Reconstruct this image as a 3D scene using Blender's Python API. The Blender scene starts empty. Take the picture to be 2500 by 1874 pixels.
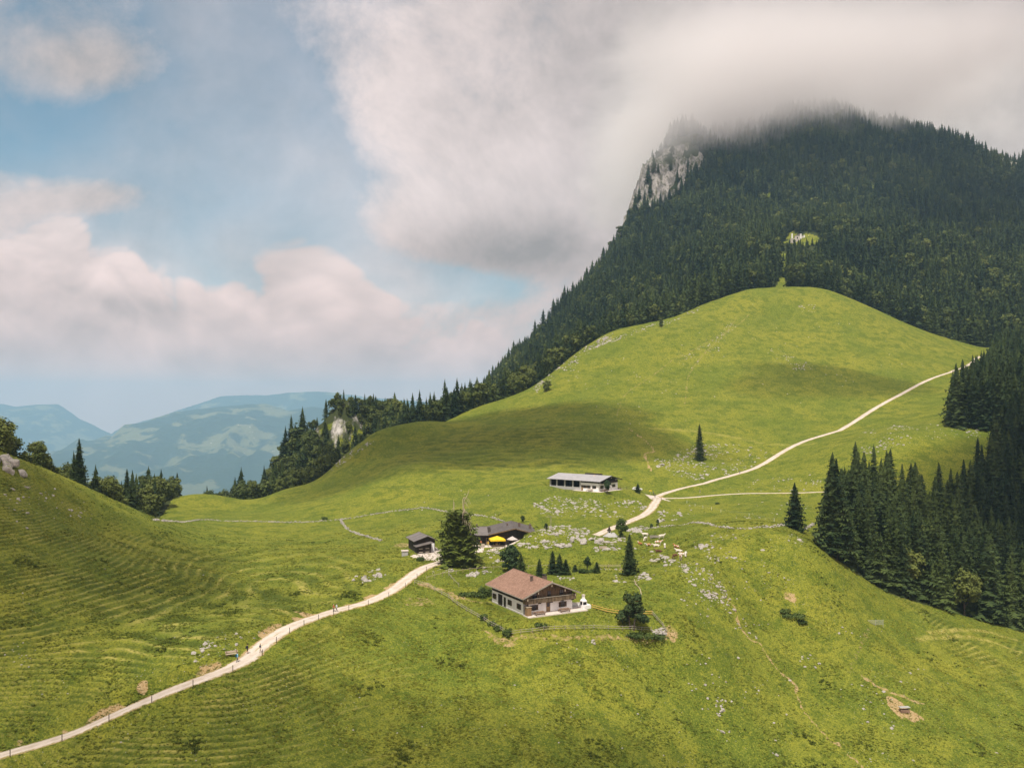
import bpy, bmesh, math, random
import numpy as np
from mathutils import Vector, Matrix, Euler

random.seed(7)
RNG = np.random.default_rng(11)
scene = bpy.context.scene
COL = scene.collection

# ------------------------------------------------------------------ camera
# The drone is the origin, Y is forward, Z up.  F, CX, HZ describe its lens in
# photograph pixels (2500 x 1874): principal column, horizon row, focal length.
F, CX, HZ = 2100.0, 1250.0, 1000.0
cam_d = bpy.data.cameras.new('camera')
cam = bpy.data.objects.new('camera', cam_d)
COL.objects.link(cam)
cam_d.sensor_fit = 'HORIZONTAL'
cam_d.sensor_width = 36.0
cam_d.lens = 36.0 * F / 2500.0
cam_d.shift_y = (HZ - 937.0) / 2500.0
cam_d.clip_start = 1.0
cam_d.clip_end = 60000.0
cam.location = (0, 0, 0)
cam.rotation_euler = (math.radians(90), 0, 0)
scene.camera = cam

# ------------------------------------------------------------------ sun + sky
SUN_EL = math.radians(62)
SUN_AZ = math.atan2(-0.28, -0.96)            # from +Y towards +X
sd = Vector((math.sin(SUN_AZ) * math.cos(SUN_EL), math.cos(SUN_AZ) * math.cos(SUN_EL), math.sin(SUN_EL)))
sun_l = bpy.data.lights.new('sun', 'SUN')
sun_l.energy = 5.0
sun_l.angle = math.radians(0.5)
sun_l.color = (1.0, 0.93, 0.82)
sun = bpy.data.objects.new('sun', sun_l)
COL.objects.link(sun)
sun.location = (-150, -400, 900)
sun.rotation_euler = sd.to_track_quat('Z', 'Y').to_euler()

scene.view_settings.view_transform = 'Standard'
scene.view_settings.look = 'None'
scene.view_settings.exposure = 0.0
scene.view_settings.gamma = 1.0
scene.view_settings.use_curve_mapping = False
scene.cycles.max_bounces = 9
scene.cycles.diffuse_bounces = 3
scene.cycles.glossy_bounces = 2
scene.cycles.transmission_bounces = 3
scene.cycles.transparent_max_bounces = 8
scene.cycles.volume_bounces = 4
scene.cycles.volume_step_rate = 0.6
scene.cycles.volume_max_steps = 96
scene.cycles.use_denoising = True
scene.cycles.sample_clamp_indirect = 6.0


class NT:
    """small helper that writes node trees as expressions"""
    def __init__(self, tree):
        self.t = tree
        self.n = tree.nodes
        self.l = tree.links

    def put(self, sock, v):
        if v is None:
            return
        if isinstance(v, bpy.types.NodeSocket):
            self.l.new(v, sock)
        elif isinstance(v, (tuple, list)) and len(v) == 3 and sock.type == 'RGBA':
            sock.default_value = (*v, 1.0)
        else:
            sock.default_value = v

    def m(self, op, a, b=None, c=None, clamp=False):
        n = self.n.new('ShaderNodeMath')
        n.operation = op
        n.use_clamp = clamp
        for i, v in enumerate((a, b, c)):
            self.put(n.inputs[i], v)
        return n.outputs[0]

    def vm(self, op, a, b=None, scale=None):
        n = self.n.new('ShaderNodeVectorMath')
        n.operation = op
        self.put(n.inputs[0], a)
        if b is not None:
            self.put(n.inputs[1], b)
        if scale is not None:
            self.put(n.inputs['Scale'], scale)
        return n.outputs[1] if op in ('LENGTH', 'DISTANCE', 'DOT_PRODUCT') else n.outputs[0]

    def mix(self, f, a, b, mode='MIX'):
        n = self.n.new('ShaderNodeMix')
        n.data_type = 'RGBA'
        n.blend_type = mode
        self.put(n.inputs['Factor'], f)
        self.put(n.inputs[6], a)
        self.put(n.inputs[7], b)
        return n.outputs[2]

    def noise(self, vec, scale, detail=4.0, rough=0.55, dist=0.0, lac=2.0):
        n = self.n.new('ShaderNodeTexNoise')
        self.put(n.inputs['Vector'], vec)
        for k, v in (('Scale', scale), ('Detail', detail), ('Roughness', rough), ('Distortion', dist), ('Lacunarity', lac)):
            self.put(n.inputs[k], v)
        return n.outputs['Fac']

    def vor(self, vec, scale, feature='F1', out='Distance', rand=1.0):
        n = self.n.new('ShaderNodeTexVoronoi')
        n.feature = feature
        self.put(n.inputs['Vector'], vec)
        self.put(n.inputs['Scale'], scale)
        self.put(n.inputs['Randomness'], rand)
        return n.outputs[out]

    def ramp(self, f, lo, hi, a=0.0, b=1.0, smooth=True):
        n = self.n.new('ShaderNodeMapRange')
        n.interpolation_type = 'SMOOTHSTEP' if smooth else 'LINEAR'
        for i, v in enumerate((f, lo, hi, a, b)):
            self.put(n.inputs[i], v)
        return n.outputs[0]

    def xyz(self, v):
        n = self.n.new('ShaderNodeSeparateXYZ')
        self.put(n.inputs[0], v)
        return n.outputs

    def comb(self, x, y, z):
        n = self.n.new('ShaderNodeCombineXYZ')
        for i, v in enumerate((x, y, z)):
            self.put(n.inputs[i], v)
        return n.outputs[0]

    def attr(self, name, out='Fac'):
        n = self.n.new('ShaderNodeAttribute')
        n.attribute_name = name
        return n.outputs[out]

    def coord(self, out='Object'):
        return self.n.new('ShaderNodeTexCoord').outputs[out]

    def bump(self, h, strength=0.3, dist=0.1):
        n = self.n.new('ShaderNodeBump')
        n.inputs['Strength'].default_value = strength
        n.inputs['Distance'].default_value = dist
        self.put(n.inputs['Height'], h)
        return n.outputs[0]


def make_world():
    w = bpy.data.worlds.new('World')
    scene.world = w
    w.use_nodes = True
    t = NT(w.node_tree)
    t.n.clear()
    sky = t.n.new('ShaderNodeTexSky')
    sky.sky_type = 'NISHITA'
    sky.sun_disc = False
    sky.sun_elevation = SUN_EL
    sky.sun_rotation = SUN_AZ
    sky.altitude = 1200
    sky.air_density = 1.0
    sky.dust_density = 1.2
    sky.ozone_density = 1.0
    d = t.vm('NORMALIZE', t.coord('Generated'))
    x, y, z = t.xyz(d)
    az = t.m('ARCTAN2', x, y)
    el = t.m('ARCSINE', z)

    def blob(px, py, sx, sy, wgt, rot=0.0):
        a0 = math.atan((px - CX) / F)
        e0 = math.atan((HZ - py) / F) * math.cos(a0)
        c, s = math.cos(math.radians(rot)), math.sin(math.radians(rot))
        da = t.m('SUBTRACT', az, a0)
        de = t.m('SUBTRACT', el, e0)
        u = t.m('ADD', t.m('MULTIPLY', da, c * F / sx), t.m('MULTIPLY', de, s * F / sx))
        v = t.m('ADD', t.m('MULTIPLY', da, -s * F / sy), t.m('MULTIPLY', de, c * F / sy))
        r2 = t.m('ADD', t.m('MULTIPLY', u, u), t.m('MULTIPLY', v, v))
        return t.m('MULTIPLY', t.m('EXPONENT', t.m('MULTIPLY', r2, -1.0)), wgt)

    def total(lst):
        acc = None
        for args in lst:
            b = blob(*args)
            acc = b if acc is None else t.m('ADD', acc, b)
        return acc

    # cloud cover: mostly cloudy everywhere, with the blue opening on the left
    dv = t.vm('MULTIPLY', d, (1.0, 1.0, 1.2))

    def warped(v, scale, amt, detail=3.0):
        w_ = t.n.new('ShaderNodeTexNoise')
        t.put(w_.inputs['Vector'], v)
        w_.inputs['Scale'].default_value = scale
        w_.inputs['Detail'].default_value = detail
        return t.vm('ADD', v, t.vm('SCALE', t.vm('SUBTRACT', w_.outputs['Color'], (0.5, 0.5, 0.5)), scale=amt))
    dw = warped(dv, 3.0, 0.16, 1.0)
    n1 = t.noise(dw, 4.2, 5.0, 0.52)
    n2 = t.noise(dw, 12.0, 7.0, 0.66)
    n3 = t.noise(dv, 2.2, 2.0, 0.5)

    # heaped billows: rounded heads with creases between them
    def billow(v):
        acc = None
        for sc_, am in ((8.0, 1.0), (18.0, 0.42), (40.0, 0.20)):
            q = t.m('MULTIPLY', t.m('ABSOLUTE', t.m('SUBTRACT', t.noise(v, sc_, 0.0), 0.5)), 2.0 * am)
            acc = q if acc is None else t.m('ADD', acc, q)
        return acc
    bil = billow(dw)
    lit = t.m('SUBTRACT', bil, billow(t.vm('ADD', dw, (-0.012, -0.004, 0.030))))
    gap = total([
        (640, 420, 330, 200, -1.0, 0), (230, 330, 330, 120, -0.75, 0), (470, 50, 170, 140, -1.0, 0),
        (690, 200, 130, 150, -0.55, 0), (820, 640, 300, 90, -0.70, -10), (1120, 690, 170, 42, -0.62, 0),
        (330, 610, 180, 60, -0.30, -20), (800, -20, 200, 60, -0.35, 0), (120, 20, 200, 70, -0.28, 0),
        (1320, 90, 260, 60, -0.10, 20),
        (270, 150, 230, 90, 0.72, 25), (290, 470, 190, 46, 0.66, 14), (30, 430, 100, 60, 0.10, 0),
        (980, 300, 200, 260, 0.35, 0), (2000, 250, 700, 700, 0.45, 0), (1180, 590, 260, 70, 0.42, -8)])
    cover = t.m('ADD', t.m('ADD', 0.80, gap), t.m('ADD', t.m('MULTIPLY', t.m('SUBTRACT', n1, 0.5), 1.25), t.m('MULTIPLY', t.m('SUBTRACT', n2, 0.5), 0.95)))
    soft = t.ramp(cover, -0.06, 0.92)
    # heaped cumulus in a bank above the horizon; its top line rises and falls with azimuth
    top = total([(60, 1000, 190, 4000, 0.215, 0), (400, 1000, 200, 4000, 0.135, 0), (750, 1000, 200, 4000, 0.185, 0), (1150, 1000, 220, 4000, 0.145, 0)])
    edge = t.m('ADD', t.m('SUBTRACT', t.m('ADD', top, 0.0), el), t.m('ADD', t.m('MULTIPLY', t.m('SUBTRACT', bil, 0.45), 0.10), t.m('MULTIPLY', t.m('SUBTRACT', n1, 0.5), 0.10)))
    cum = t.ramp(edge, -0.010, 0.034)
    # thin veil low down
    veil = t.m('ADD', t.ramp(el, 0.46, 0.0, 0.20, 0.76, False), t.m('MULTIPLY', t.m('SUBTRACT', n1, 0.5), 1.2))
    mask = t.m('MAXIMUM', t.m('MAXIMUM', soft, cum), veil, clamp=True)
    # brightness of the cloud
    tone = total([
        (1000, 260, 330, 250, 0.26, 0), (880, 470, 260, 140, 0.18, 0), (1400, 330, 250, 160, 0.10, 0),
        (1230, 620, 270, 66, -0.50, 0), (1900, 130, 620, 200, -0.46, 0), (1500, 40, 300, 110, -0.10, 0),
        (2450, 220, 420, 260, -0.40, 0), (300, 150, 250, 140, -0.2, 0), (290, 470, 220, 60, -0.20, 0), (90, 80, 200, 120, -0.1, 0)])
    detail = t.m('ADD', t.m('MULTIPLY', t.m('SUBTRACT', n2, 0.5), 1.05), t.m('MULTIPLY', t.m('SUBTRACT', n3, 0.5), 0.55))
    br = t.m('ADD', t.m('ADD', 0.58, tone), detail)
    # cumulus: bright heads, greyer flat bases
    cb = total([(640, 760, 300, 150, 0.26, 0), (60, 560, 190, 110, 0.30, 0), (1130, 850, 250, 110, 0.20, 0), (430, 690, 110, 40, 0.22, 0), (600, 880, 800, 30, -0.22, 0), (230, 770, 260, 60, -0.20, 0), (480, 720, 60, 50, -0.10, 0)])
    bc = t.m('ADD', t.m('ADD', 0.50, cb), t.m('ADD', t.m('MULTIPLY', lit, 0.62), t.m('ADD', t.m('MULTIPLY', t.m('SUBTRACT', n2, 0.5), 0.6), t.m('MULTIPLY', t.m('SUBTRACT', n1, 0.5), 1.3))))
    br = t.m('ADD', t.m('MULTIPLY', br, t.m('SUBTRACT', 1.0, cum)), t.m('MULTIPLY', bc, cum))
    ccol = t.mix(t.ramp(br, 0.0, 1.05, smooth=False), (0.345, 0.315, 0.305), (0.98, 0.835, 0.80))
    ccol = t.mix(t.ramp(el, 0.12, -0.02, 0.0, 0.75), ccol, (1.0, 0.79, 0.73))
    ccol = t.mix(t.ramp(el, 0.26, 0.02), ccol, t.mix(1.0, ccol, (1.20, 0.99, 0.90), 'MULTIPLY'))
    skyc = t.mix(1.0, sky.outputs[0], (0.80, 1.16, 1.04), 'MULTIPLY')
    b1 = t.n.new('ShaderNodeBackground')
    t.put(b1.inputs[0], skyc)
    b1.inputs[1].default_value = 0.11
    b2 = t.n.new('ShaderNodeBackground')
    t.put(b2.inputs[0], ccol)
    b2.inputs[1].default_value = 1.0
    ms = t.n.new('ShaderNodeMixShader')
    t.put(ms.inputs[0], mask)
    t.l.new(b1.outputs[0], ms.inputs[1])
    t.l.new(b2.outputs[0], ms.inputs[2])
    out = t.n.new('ShaderNodeOutputWorld')
    t.l.new(ms.outputs[0], out.inputs[0])
    w.cycles.sampling_method = 'MANUAL'
    w.cycles.sample_map_resolution = 256


make_world()

# ------------------------------------------------------------------ terrain
def pix(px, py, d):
    """photo pixel at depth d (metres along Y) -> world point"""
    return ((px - CX) / F * d, d, (HZ - py) / F * d)


# ground seen in the photograph: pixel column, pixel row, depth
CTRL = [
    # road in the foreground and the pasture under the drone
    (0, 1860, 136), (200, 1775, 139), (400, 1690, 144), (578, 1618, 151), (640, 1572, 160), (720, 1522, 174),
    (818, 1492, 190), (900, 1470, 198), (1000, 1402, 216), (1060, 1372, 231),
    (1250, 1874, 140), (1250, 1740, 157), (1250, 1600, 175), (1000, 1600, 171), (800, 1720, 150), (600, 1874, 132), (900, 1874, 137), (300, 1874, 131),
    (1600, 1600, 184), (1600, 1874, 154), (1900, 1700, 188), (1900, 1874, 168), (2205, 1735, 190), (2500, 1874, 176), (2500, 1700, 206), (2200, 1874, 172),
    (2135, 1520, 222), (1740, 1400, 217), (1850, 1500, 212), (1700, 1300, 258), (1600, 1340, 252), (1545, 1402, 225), (1545, 1537, 187),
    # house yard
    (1279, 1502, 188), (1200, 1472, 200), (1400, 1489, 194.5), (1300, 1545, 180), (1100, 1470, 200), (1640, 1540, 189),
    # hut group, boulder field, barn
    (1020, 1352, 243), (1120, 1372, 233), (1220, 1338, 256), (1290, 1300, 272), (1330, 1420, 216), (1420, 1330, 250), (1400, 1250, 305),
    (1310, 1186, 337), (1440, 1198, 330), (1510, 1190, 336), (1550, 1200, 345), (1600, 1212, 358), (1600, 1250, 320), (1540, 1285, 288), (1480, 1300, 276),
    (1800, 1205, 356), (2000, 1203, 350), (1800, 1260, 300), (1940, 1288, 256),
    (1293, 1303, 256), (1270, 1322, 252), (1310, 1296, 258), (1375, 1289, 261), (1440, 1302, 258), (1340, 1348, 246), (1430, 1345, 245), (1500, 1330, 250), (1375, 1318, 268), (1430, 1318, 268),
    # valley to the left
    (400, 1272, 345), (600, 1274, 338), (830, 1275, 330), (1080, 1240, 332), (950, 1300, 290), (700, 1340, 255), (850, 1400, 222), (620, 1420, 215),
    (340, 1249, 395), (470, 1213, 418), (560, 1213, 422), (610, 1222, 424), (690, 1193, 430), (790, 1163, 440),
    # main hill: crest
    (840, 1112, 455), (900, 1070, 470), (1000, 1043, 492), (1000, 1078, 450), (620, 1235, 400), (500, 1230, 392), (1120, 1030, 495), (1150, 1000, 530), (1280, 955, 560), (1340, 915, 577), (1400, 866, 592), (1480, 815, 612), (1560, 795, 624),
    (1640, 775, 634), (1740, 738, 648), (1830, 708, 660), (1920, 703, 667), (2010, 706, 670), (2100, 738, 666), (2240, 800, 650), (2330, 835, 637),
    # main hill: face
    (1150, 1130, 402), (1000, 1135, 392), (1250, 1060, 440), (1500, 1000, 472), (1500, 1100, 412), (1700, 900, 540), (1700, 1000, 476), (2000, 850, 572),
    (2000, 950, 512), (1900, 780, 622), (1650, 1120, 405), (850, 1185, 402), (1350, 1140, 384), (1000, 1200, 358), (1200, 1190, 352), (1480, 900, 545), (1250, 1000, 500),
    # upper road
    (1720, 1180, 376), (1850, 1140, 402), (2050, 1050, 452), (2200, 962, 506), (2330, 905, 560), (2392, 870, 604),
    # meadow below the upper road, seen over the spruces
    (2200, 1062, 372), (2350, 1050, 385), (2060, 1120, 372), (2480, 1050, 380),
    # forest rim (grass seen right up to it)
    (1985, 1345, 231), (2080, 1410, 233), (2180, 1470, 238), (2340, 1507, 246), (2500, 1546, 250),
    # left hill
    (0, 1105, 232), (150, 1162, 252), (240, 1205, 272), (330, 1252, 300), (200, 1400, 192), (0, 1400, 176), (0, 1600, 152), (0, 1740, 142), (400, 1400, 206), (500, 1310, 282),
    (0, 1250, 203), (200, 1270, 234), (300, 1540, 165), (450, 1500, 180),
]
# ground that the photograph hides or leaves out (world metres)
EXTRA = [
    # behind left hill, valley shoulder on the left
    (-175, 265, -26), (-215, 255, -12), (-230, 200, -12), (-160, 150, -30), (-175, 120, -44), (-160, 95, -56), (-250, 320, -16), (-165, 330, -44), (-190, 400, -72), (-260, 420, -80),
    (-130, 470, -68), (-90, 500, -62), (-100, 110, -56), (-60, 95, -62), (0, 95, -66), (60, 95, -74), (120, 95, -82), (190, 110, -86), (-330, 250, 10),
    (-200, 520, -120), (-120, 560, -100), (-320, 600, -180), (-150, 700, -160), (-40, 640, -40),
    # knob with rock faces behind the hill's left flank
    (-96, 551, -4), (-112, 555, -6), (-104, 585, -6), (-127, 553, -32), (-101, 527, -33), (-116, 528, -37), (-80, 560, -18), (-142, 560, -66), (-92, 520, -42), (-160, 560, -105), (-72, 585, -20),
    # shoulder behind the crest, rising into the mountain
    (-45, 560, -16), (0, 590, -4), (20, 640, 6), (60, 660, 36), (100, 690, 54), (150, 710, 74), (205, 720, 98), (205, 800, 132), (260, 700, 92), (300, 690, 74), (340, 670, 58),
    (380, 650, 48), (400, 610, 34), (450, 640, 52), (520, 700, 72), (560, 600, 40), (600, 760, 100), (480, 560, 25),
    (-20, 760, 0), (30, 850, 40), (-70, 850, -50), (75, 1000, 110), (-50, 1000, 0), (150, 1200, 228), (40, 1150, 85), (-200, 900, -200), (-100, 1200, -100), (-300, 1200, -420),
    (100, 820, 76), (170, 900, 145), (340, 1000, 205), (250, 1050, 240), (430, 900, 165), (560, 950, 180), (300, 1180, 300), (450, 1200, 310), (620, 1150, 260), (760, 950, 170),
    (900, 1100, 230), (800, 1250, 300), (480, 1350, 440), (560, 1450, 490), (640, 1480, 494), (440, 1450, 490), (760, 1420, 422), (850, 1380, 368), (980, 1350, 305), (1150, 1400, 300),
    (330, 1330, 400), (150, 1335, 150), (80, 1330, 0), (250, 1500, 250), (600, 1700, 380), (350, 1750, 150), (900, 1700, 300), (1200, 1800, 200),
    (0, 1500, -250), (-300, 1600, -560), (-700, 1200, -560), (-500, 800, -380), (-600, 500, -260), (100, 2000, -350), (600, 2300, -200), (1300, 2300, 0), (-600, 2300, -640), (-1500, 1800, -640), (-1800, 2500, -640), (0, 2600, -620), (700, 2700, -500), (1600, 2700, -300),
    (-450, 350, -20), (-900, 700, -380), (-1200, 1000, -560), (-480, 180, 20), (1500, 1500, 300), (1200, 900, 120), (900, 700, 80), (1500, 1000, 160), (2000, 1900, 150), (2200, 2500, 0),
    # limestone cliff on the left shoulder of the mountain: foot, then brow
    (162, 1215, 262), (202, 1215, 284), (251, 1225, 318), (190, 1278, 350), (228, 1285, 370), (276, 1290, 390), (150, 1262, 215), (128, 1262, 130), (110, 1310, 50), (205, 1340, 358), (250, 1390, 420),
    # gully under the spruces on the right
    (105, 262, -46), (130, 262, -58), (150, 268, -64), (175, 280, -68), (115, 300, -36), (150, 310, -44), (180, 320, -44), (205, 345, -30), (240, 350, -22), (230, 280, -70), (290, 330, -40), (300, 250, -85), (350, 420, 0),
    (260, 420, 2), (300, 500, 14), (240, 200, -80), (400, 300, -60), (500, 400, -10), (700, 500, 20),
]
_c = np.array([pix(*c) for c in CTRL] + EXTRA, dtype=np.float64)
_S = 100.0


def _tps_fit(pts, lam):
    xy = pts[:, :2] / _S
    n = len(xy)
    r2 = ((xy[:, None] - xy[None]) ** 2).sum(-1)
    K = 0.5 * r2 * np.log(r2 + 1e-12) + lam * np.eye(n)
    Pm = np.c_[np.ones(n), xy]
    A = np.zeros((n + 3, n + 3))
    A[:n, :n] = K
    A[:n, n:] = Pm
    A[n:, :n] = Pm.T
    return np.linalg.solve(A, np.r_[pts[:, 2], np.zeros(3)])


_W = _tps_fit(_c, 0.0015)


def h_tps(X, Y):
    X = np.asarray(X, dtype=np.float64)
    shp = X.shape
    x = X.ravel() / _S
    y = np.asarray(Y, dtype=np.float64).ravel() / _S
    out = np.empty(len(x))
    cx, cy = _c[:, 0] / _S, _c[:, 1] / _S
    for i in range(0, len(x), 40000):
        a, b = x[i:i + 40000, None], y[i:i + 40000, None]
        r2 = (a - cx) ** 2 + (b - cy) ** 2
        out[i:i + 40000] = (0.5 * r2 * np.log(r2 + 1e-12)) @ _W[:len(_c)] + _W[-3] + a[:, 0] * _W[-2] + b[:, 0] * _W[-1]
    return out.reshape(shp)


def _hash(ix, iy, seed):
    h = (ix.astype(np.int64) * 374761393 + iy.astype(np.int64) * 668265263 + seed * 1442695041) & 0xFFFFFFFF
    h = ((h ^ (h >> 13)) * 1274126177) & 0xFFFFFFFF
    return (h ^ (h >> 16)) & 0xFFFFFFFF


def perlin(X, Y, seed=0):
    X = np.asarray(X, dtype=np.float64)
    Y = np.asarray(Y, dtype=np.float64)
    x0, y0 = np.floor(X), np.floor(Y)
    fx, fy = X - x0, Y - y0
    u, v = fx * fx * fx * (fx * (fx * 6 - 15) + 10), fy * fy * fy * (fy * (fy * 6 - 15) + 10)

    def g(ix, iy, dx, dy):
        a = _hash(ix, iy, seed) * (2 * math.pi / 4294967296.0)
        return np.cos(a) * dx + np.sin(a) * dy
    a = g(x0, y0, fx, fy)
    b = g(x0 + 1, y0, fx - 1, fy)
    c = g(x0, y0 + 1, fx, fy - 1)
    d = g(x0 + 1, y0 + 1, fx - 1, fy - 1)
    return ((a + (b - a) * u) + ((c + (d - c) * u) - (a + (b - a) * u)) * v) * 1.4


def fbm(X, Y, oct=4, seed=0, gain=0.5):
    s, a = 0.0, 1.0
    for k in range(oct):
        s = s + a * perlin(X * 2 ** k, Y * 2 ** k, seed + k * 17)
        a *= gain
    return s


def sstep(a, b, x):
    t = np.clip((x - a) / (b - a), 0, 1)
    return t * t * (3 - 2 * t)


def seg_dist(X, Y, poly):
    """distance to a polyline (n,2+) and the parameter (index + fraction) of the nearest point"""
    best = np.full(np.shape(X), 1e9)
    par = np.zeros(np.shape(X))
    for i in range(len(poly) - 1):
        ax, ay = poly[i][0], poly[i][1]
        bx, by = poly[i + 1][0], poly[i + 1][1]
        dx, dy = bx - ax, by - ay
        L2 = dx * dx + dy * dy + 1e-9
        t = np.clip(((X - ax) * dx + (Y - ay) * dy) / L2, 0, 1)
        d = np.hypot(X - ax - t * dx, Y - ay - t * dy)
        m = d < best
        best = np.where(m, d, best)
        par = np.where(m, i + t, par)
    return best, par


def in_poly(X, Y, poly):
    X = np.asarray(X, dtype=np.float64)
    Y = np.asarray(Y, dtype=np.float64)
    c = np.zeros(X.shape, dtype=bool)
    n = len(poly)
    for i in range(n):
        x1, y1 = poly[i]
        x2, y2 = poly[(i + 1) % n]
        if y1 == y2:
            continue
        c ^= ((y1 > Y) != (y2 > Y)) & (X < (x2 - x1) * (Y - y1) / (y2 - y1) + x1)
    return c


def catmull(pts, step):
    P = np.array(pts, dtype=float)
    out = []
    for i in range(len(P) - 1):
        p0, p1, p2, p3 = P[max(i - 1, 0)], P[i], P[i + 1], P[min(i + 2, len(P) - 1)]
        n = max(2, int(np.linalg.norm(p2[:2] - p1[:2]) / step))
        for k in range(n):
            t = k / n
            out.append(0.5 * (2 * p1 + (p2 - p0) * t + (2 * p0 - 5 * p1 + 4 * p2 - p3) * t * t + (3 * p1 - p0 - 3 * p2 + p3) * t ** 3))
    out.append(P[-1])
    return np.array(out)


# --- roads (centre lines through ground points), each row x, y, z -------------
def road_line(pts, step=2.0, smooth=9):
    c = catmull([pix(*p) for p in pts], step)
    z = h_tps(c[:, 0], c[:, 1])
    k = np.ones(smooth) / smooth
    zp = np.pad(z, smooth // 2, mode='edge')
    c[:, 2] = np.convolve(zp, k, mode='valid')
    return c


ROADS = [
    ('lower_road', 1.75, road_line([(-110, 1905, 133.5), (0, 1860, 136), (200, 1775, 139), (400, 1690, 144), (578, 1615, 151), (640, 1572, 160), (720, 1524, 174), (818, 1495, 190), (900, 1474, 198),
                                    (960, 1440, 206), (1000, 1404, 215), (1040, 1382, 225), (1085, 1366, 234), (1120, 1352, 243)])),
    ('middle_road', 1.7, road_line([(1425, 1318, 268), (1470, 1297, 279), (1530, 1276, 296), (1580, 1252, 316), (1603, 1228, 338), (1604, 1210, 358)])),
    ('upper_road', 1.5, road_line([(1604, 1210, 358), (1640, 1194, 368), (1720, 1178, 377), (1850, 1138, 402), (1950, 1096, 427), (2050, 1050, 452), (2200, 962, 506), (2330, 905, 560), (2370, 885, 580), (2392, 866, 604), (2440, 850, 628)])),
    ('side_road', 1.3, road_line([(1604, 1214, 355), (1650, 1208, 356), (1800, 1204, 357), (2000, 1203, 351), (2080, 1206, 340)])),
    ('barn_track', 1.2, road_line([(1604, 1212, 357), (1570, 1205, 352), (1530, 1199, 344), (1500, 1198, 338)])),
]
# level pads under buildings: centre x, y, half length, half width, angle, z
PADS = []


FALL = {}


def pad_add(x, y, hl, hw, ang, z, fall=4.0):
    FALL[len(PADS)] = fall
    PADS.append((x, y, hl, hw, ang, z))


# house: fitted in the photograph from its corners
HOUSE_ANG = math.radians(28)
HOUSE_O = Vector((2.6, 188.0, -44.95))           # corner between gable wall and long wall
BARN_ANG = math.radians(0)


def gable_pt(u, v):
    """house plan: u along the gable wall, v along the long wall"""
    c, s = math.cos(HOUSE_ANG), math.sin(HOUSE_ANG)
    return HOUSE_O.x + u * c - v * s, HOUSE_O.y + u * s + v * c


_hc = gable_pt(6.2, 7.0)
pad_add(_hc[0], _hc[1], 8.2, 10.5, HOUSE_ANG, HOUSE_O.z - 0.05)


def _pl(ox, oy, ang, u, v):
    c, s_ = math.cos(ang), math.sin(ang)
    return ox + u * c - v * s_, oy + u * s_ + v * c


_b = _pl(32.9, 327.0, math.radians(50), 6.2, 11.0)
pad_add(_b[0], _b[1], 8.3, 13.2, math.radians(50), -31.15)
_b = _pl(-6.2, 260.0, math.radians(4), -2.2, 5.5)
pad_add(_b[0], _b[1], 10.6, 10.0, math.radians(4), -40.9, 1.6)
_b = _pl(-27.2, 243.5, math.radians(21), 3.2, 3.2)
pad_add(_b[0], _b[1], 4.0, 6.4, math.radians(21), -40.35)

# --- terracettes: cattle steps that follow the contours -----------------------
def terr_mask(X, Y):
    n = fbm(X / 18.0, Y / 18.0, 3, 91)
    # left hill above the road, and the bank below it
    left = sstep(-22, -46, X + 0.10 * (Y - 150)) * sstep(265, 215, Y)
    nm = (left > 0) & (Y < 250)
    rd, _ = seg_dist(X[nm], Y[nm], ROADS[0][2][::3])
    left[nm] = left[nm] * sstep(2.5, 8, rd)
    below = sstep(-8, -22, X) * sstep(175, 160, Y) * 0.45
    right = sstep(100, 118, X) * sstep(252, 242, Y) * sstep(205, 222, Y) * 0.8
    hill = sstep(70, 20, np.abs(X + 5)) * sstep(365, 390, Y) * sstep(470, 430, Y) * 0.8
    m = np.maximum.reduce([left, below * sstep(-0.1, 0.35, n), right * sstep(-0.1, 0.3, n), hill])
    n2 = fbm(X / 5.0, Y / 11.0, 3, 93)
    return np.clip(m * (0.85 + 0.5 * n + 0.55 * n2), 0, 1)


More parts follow.
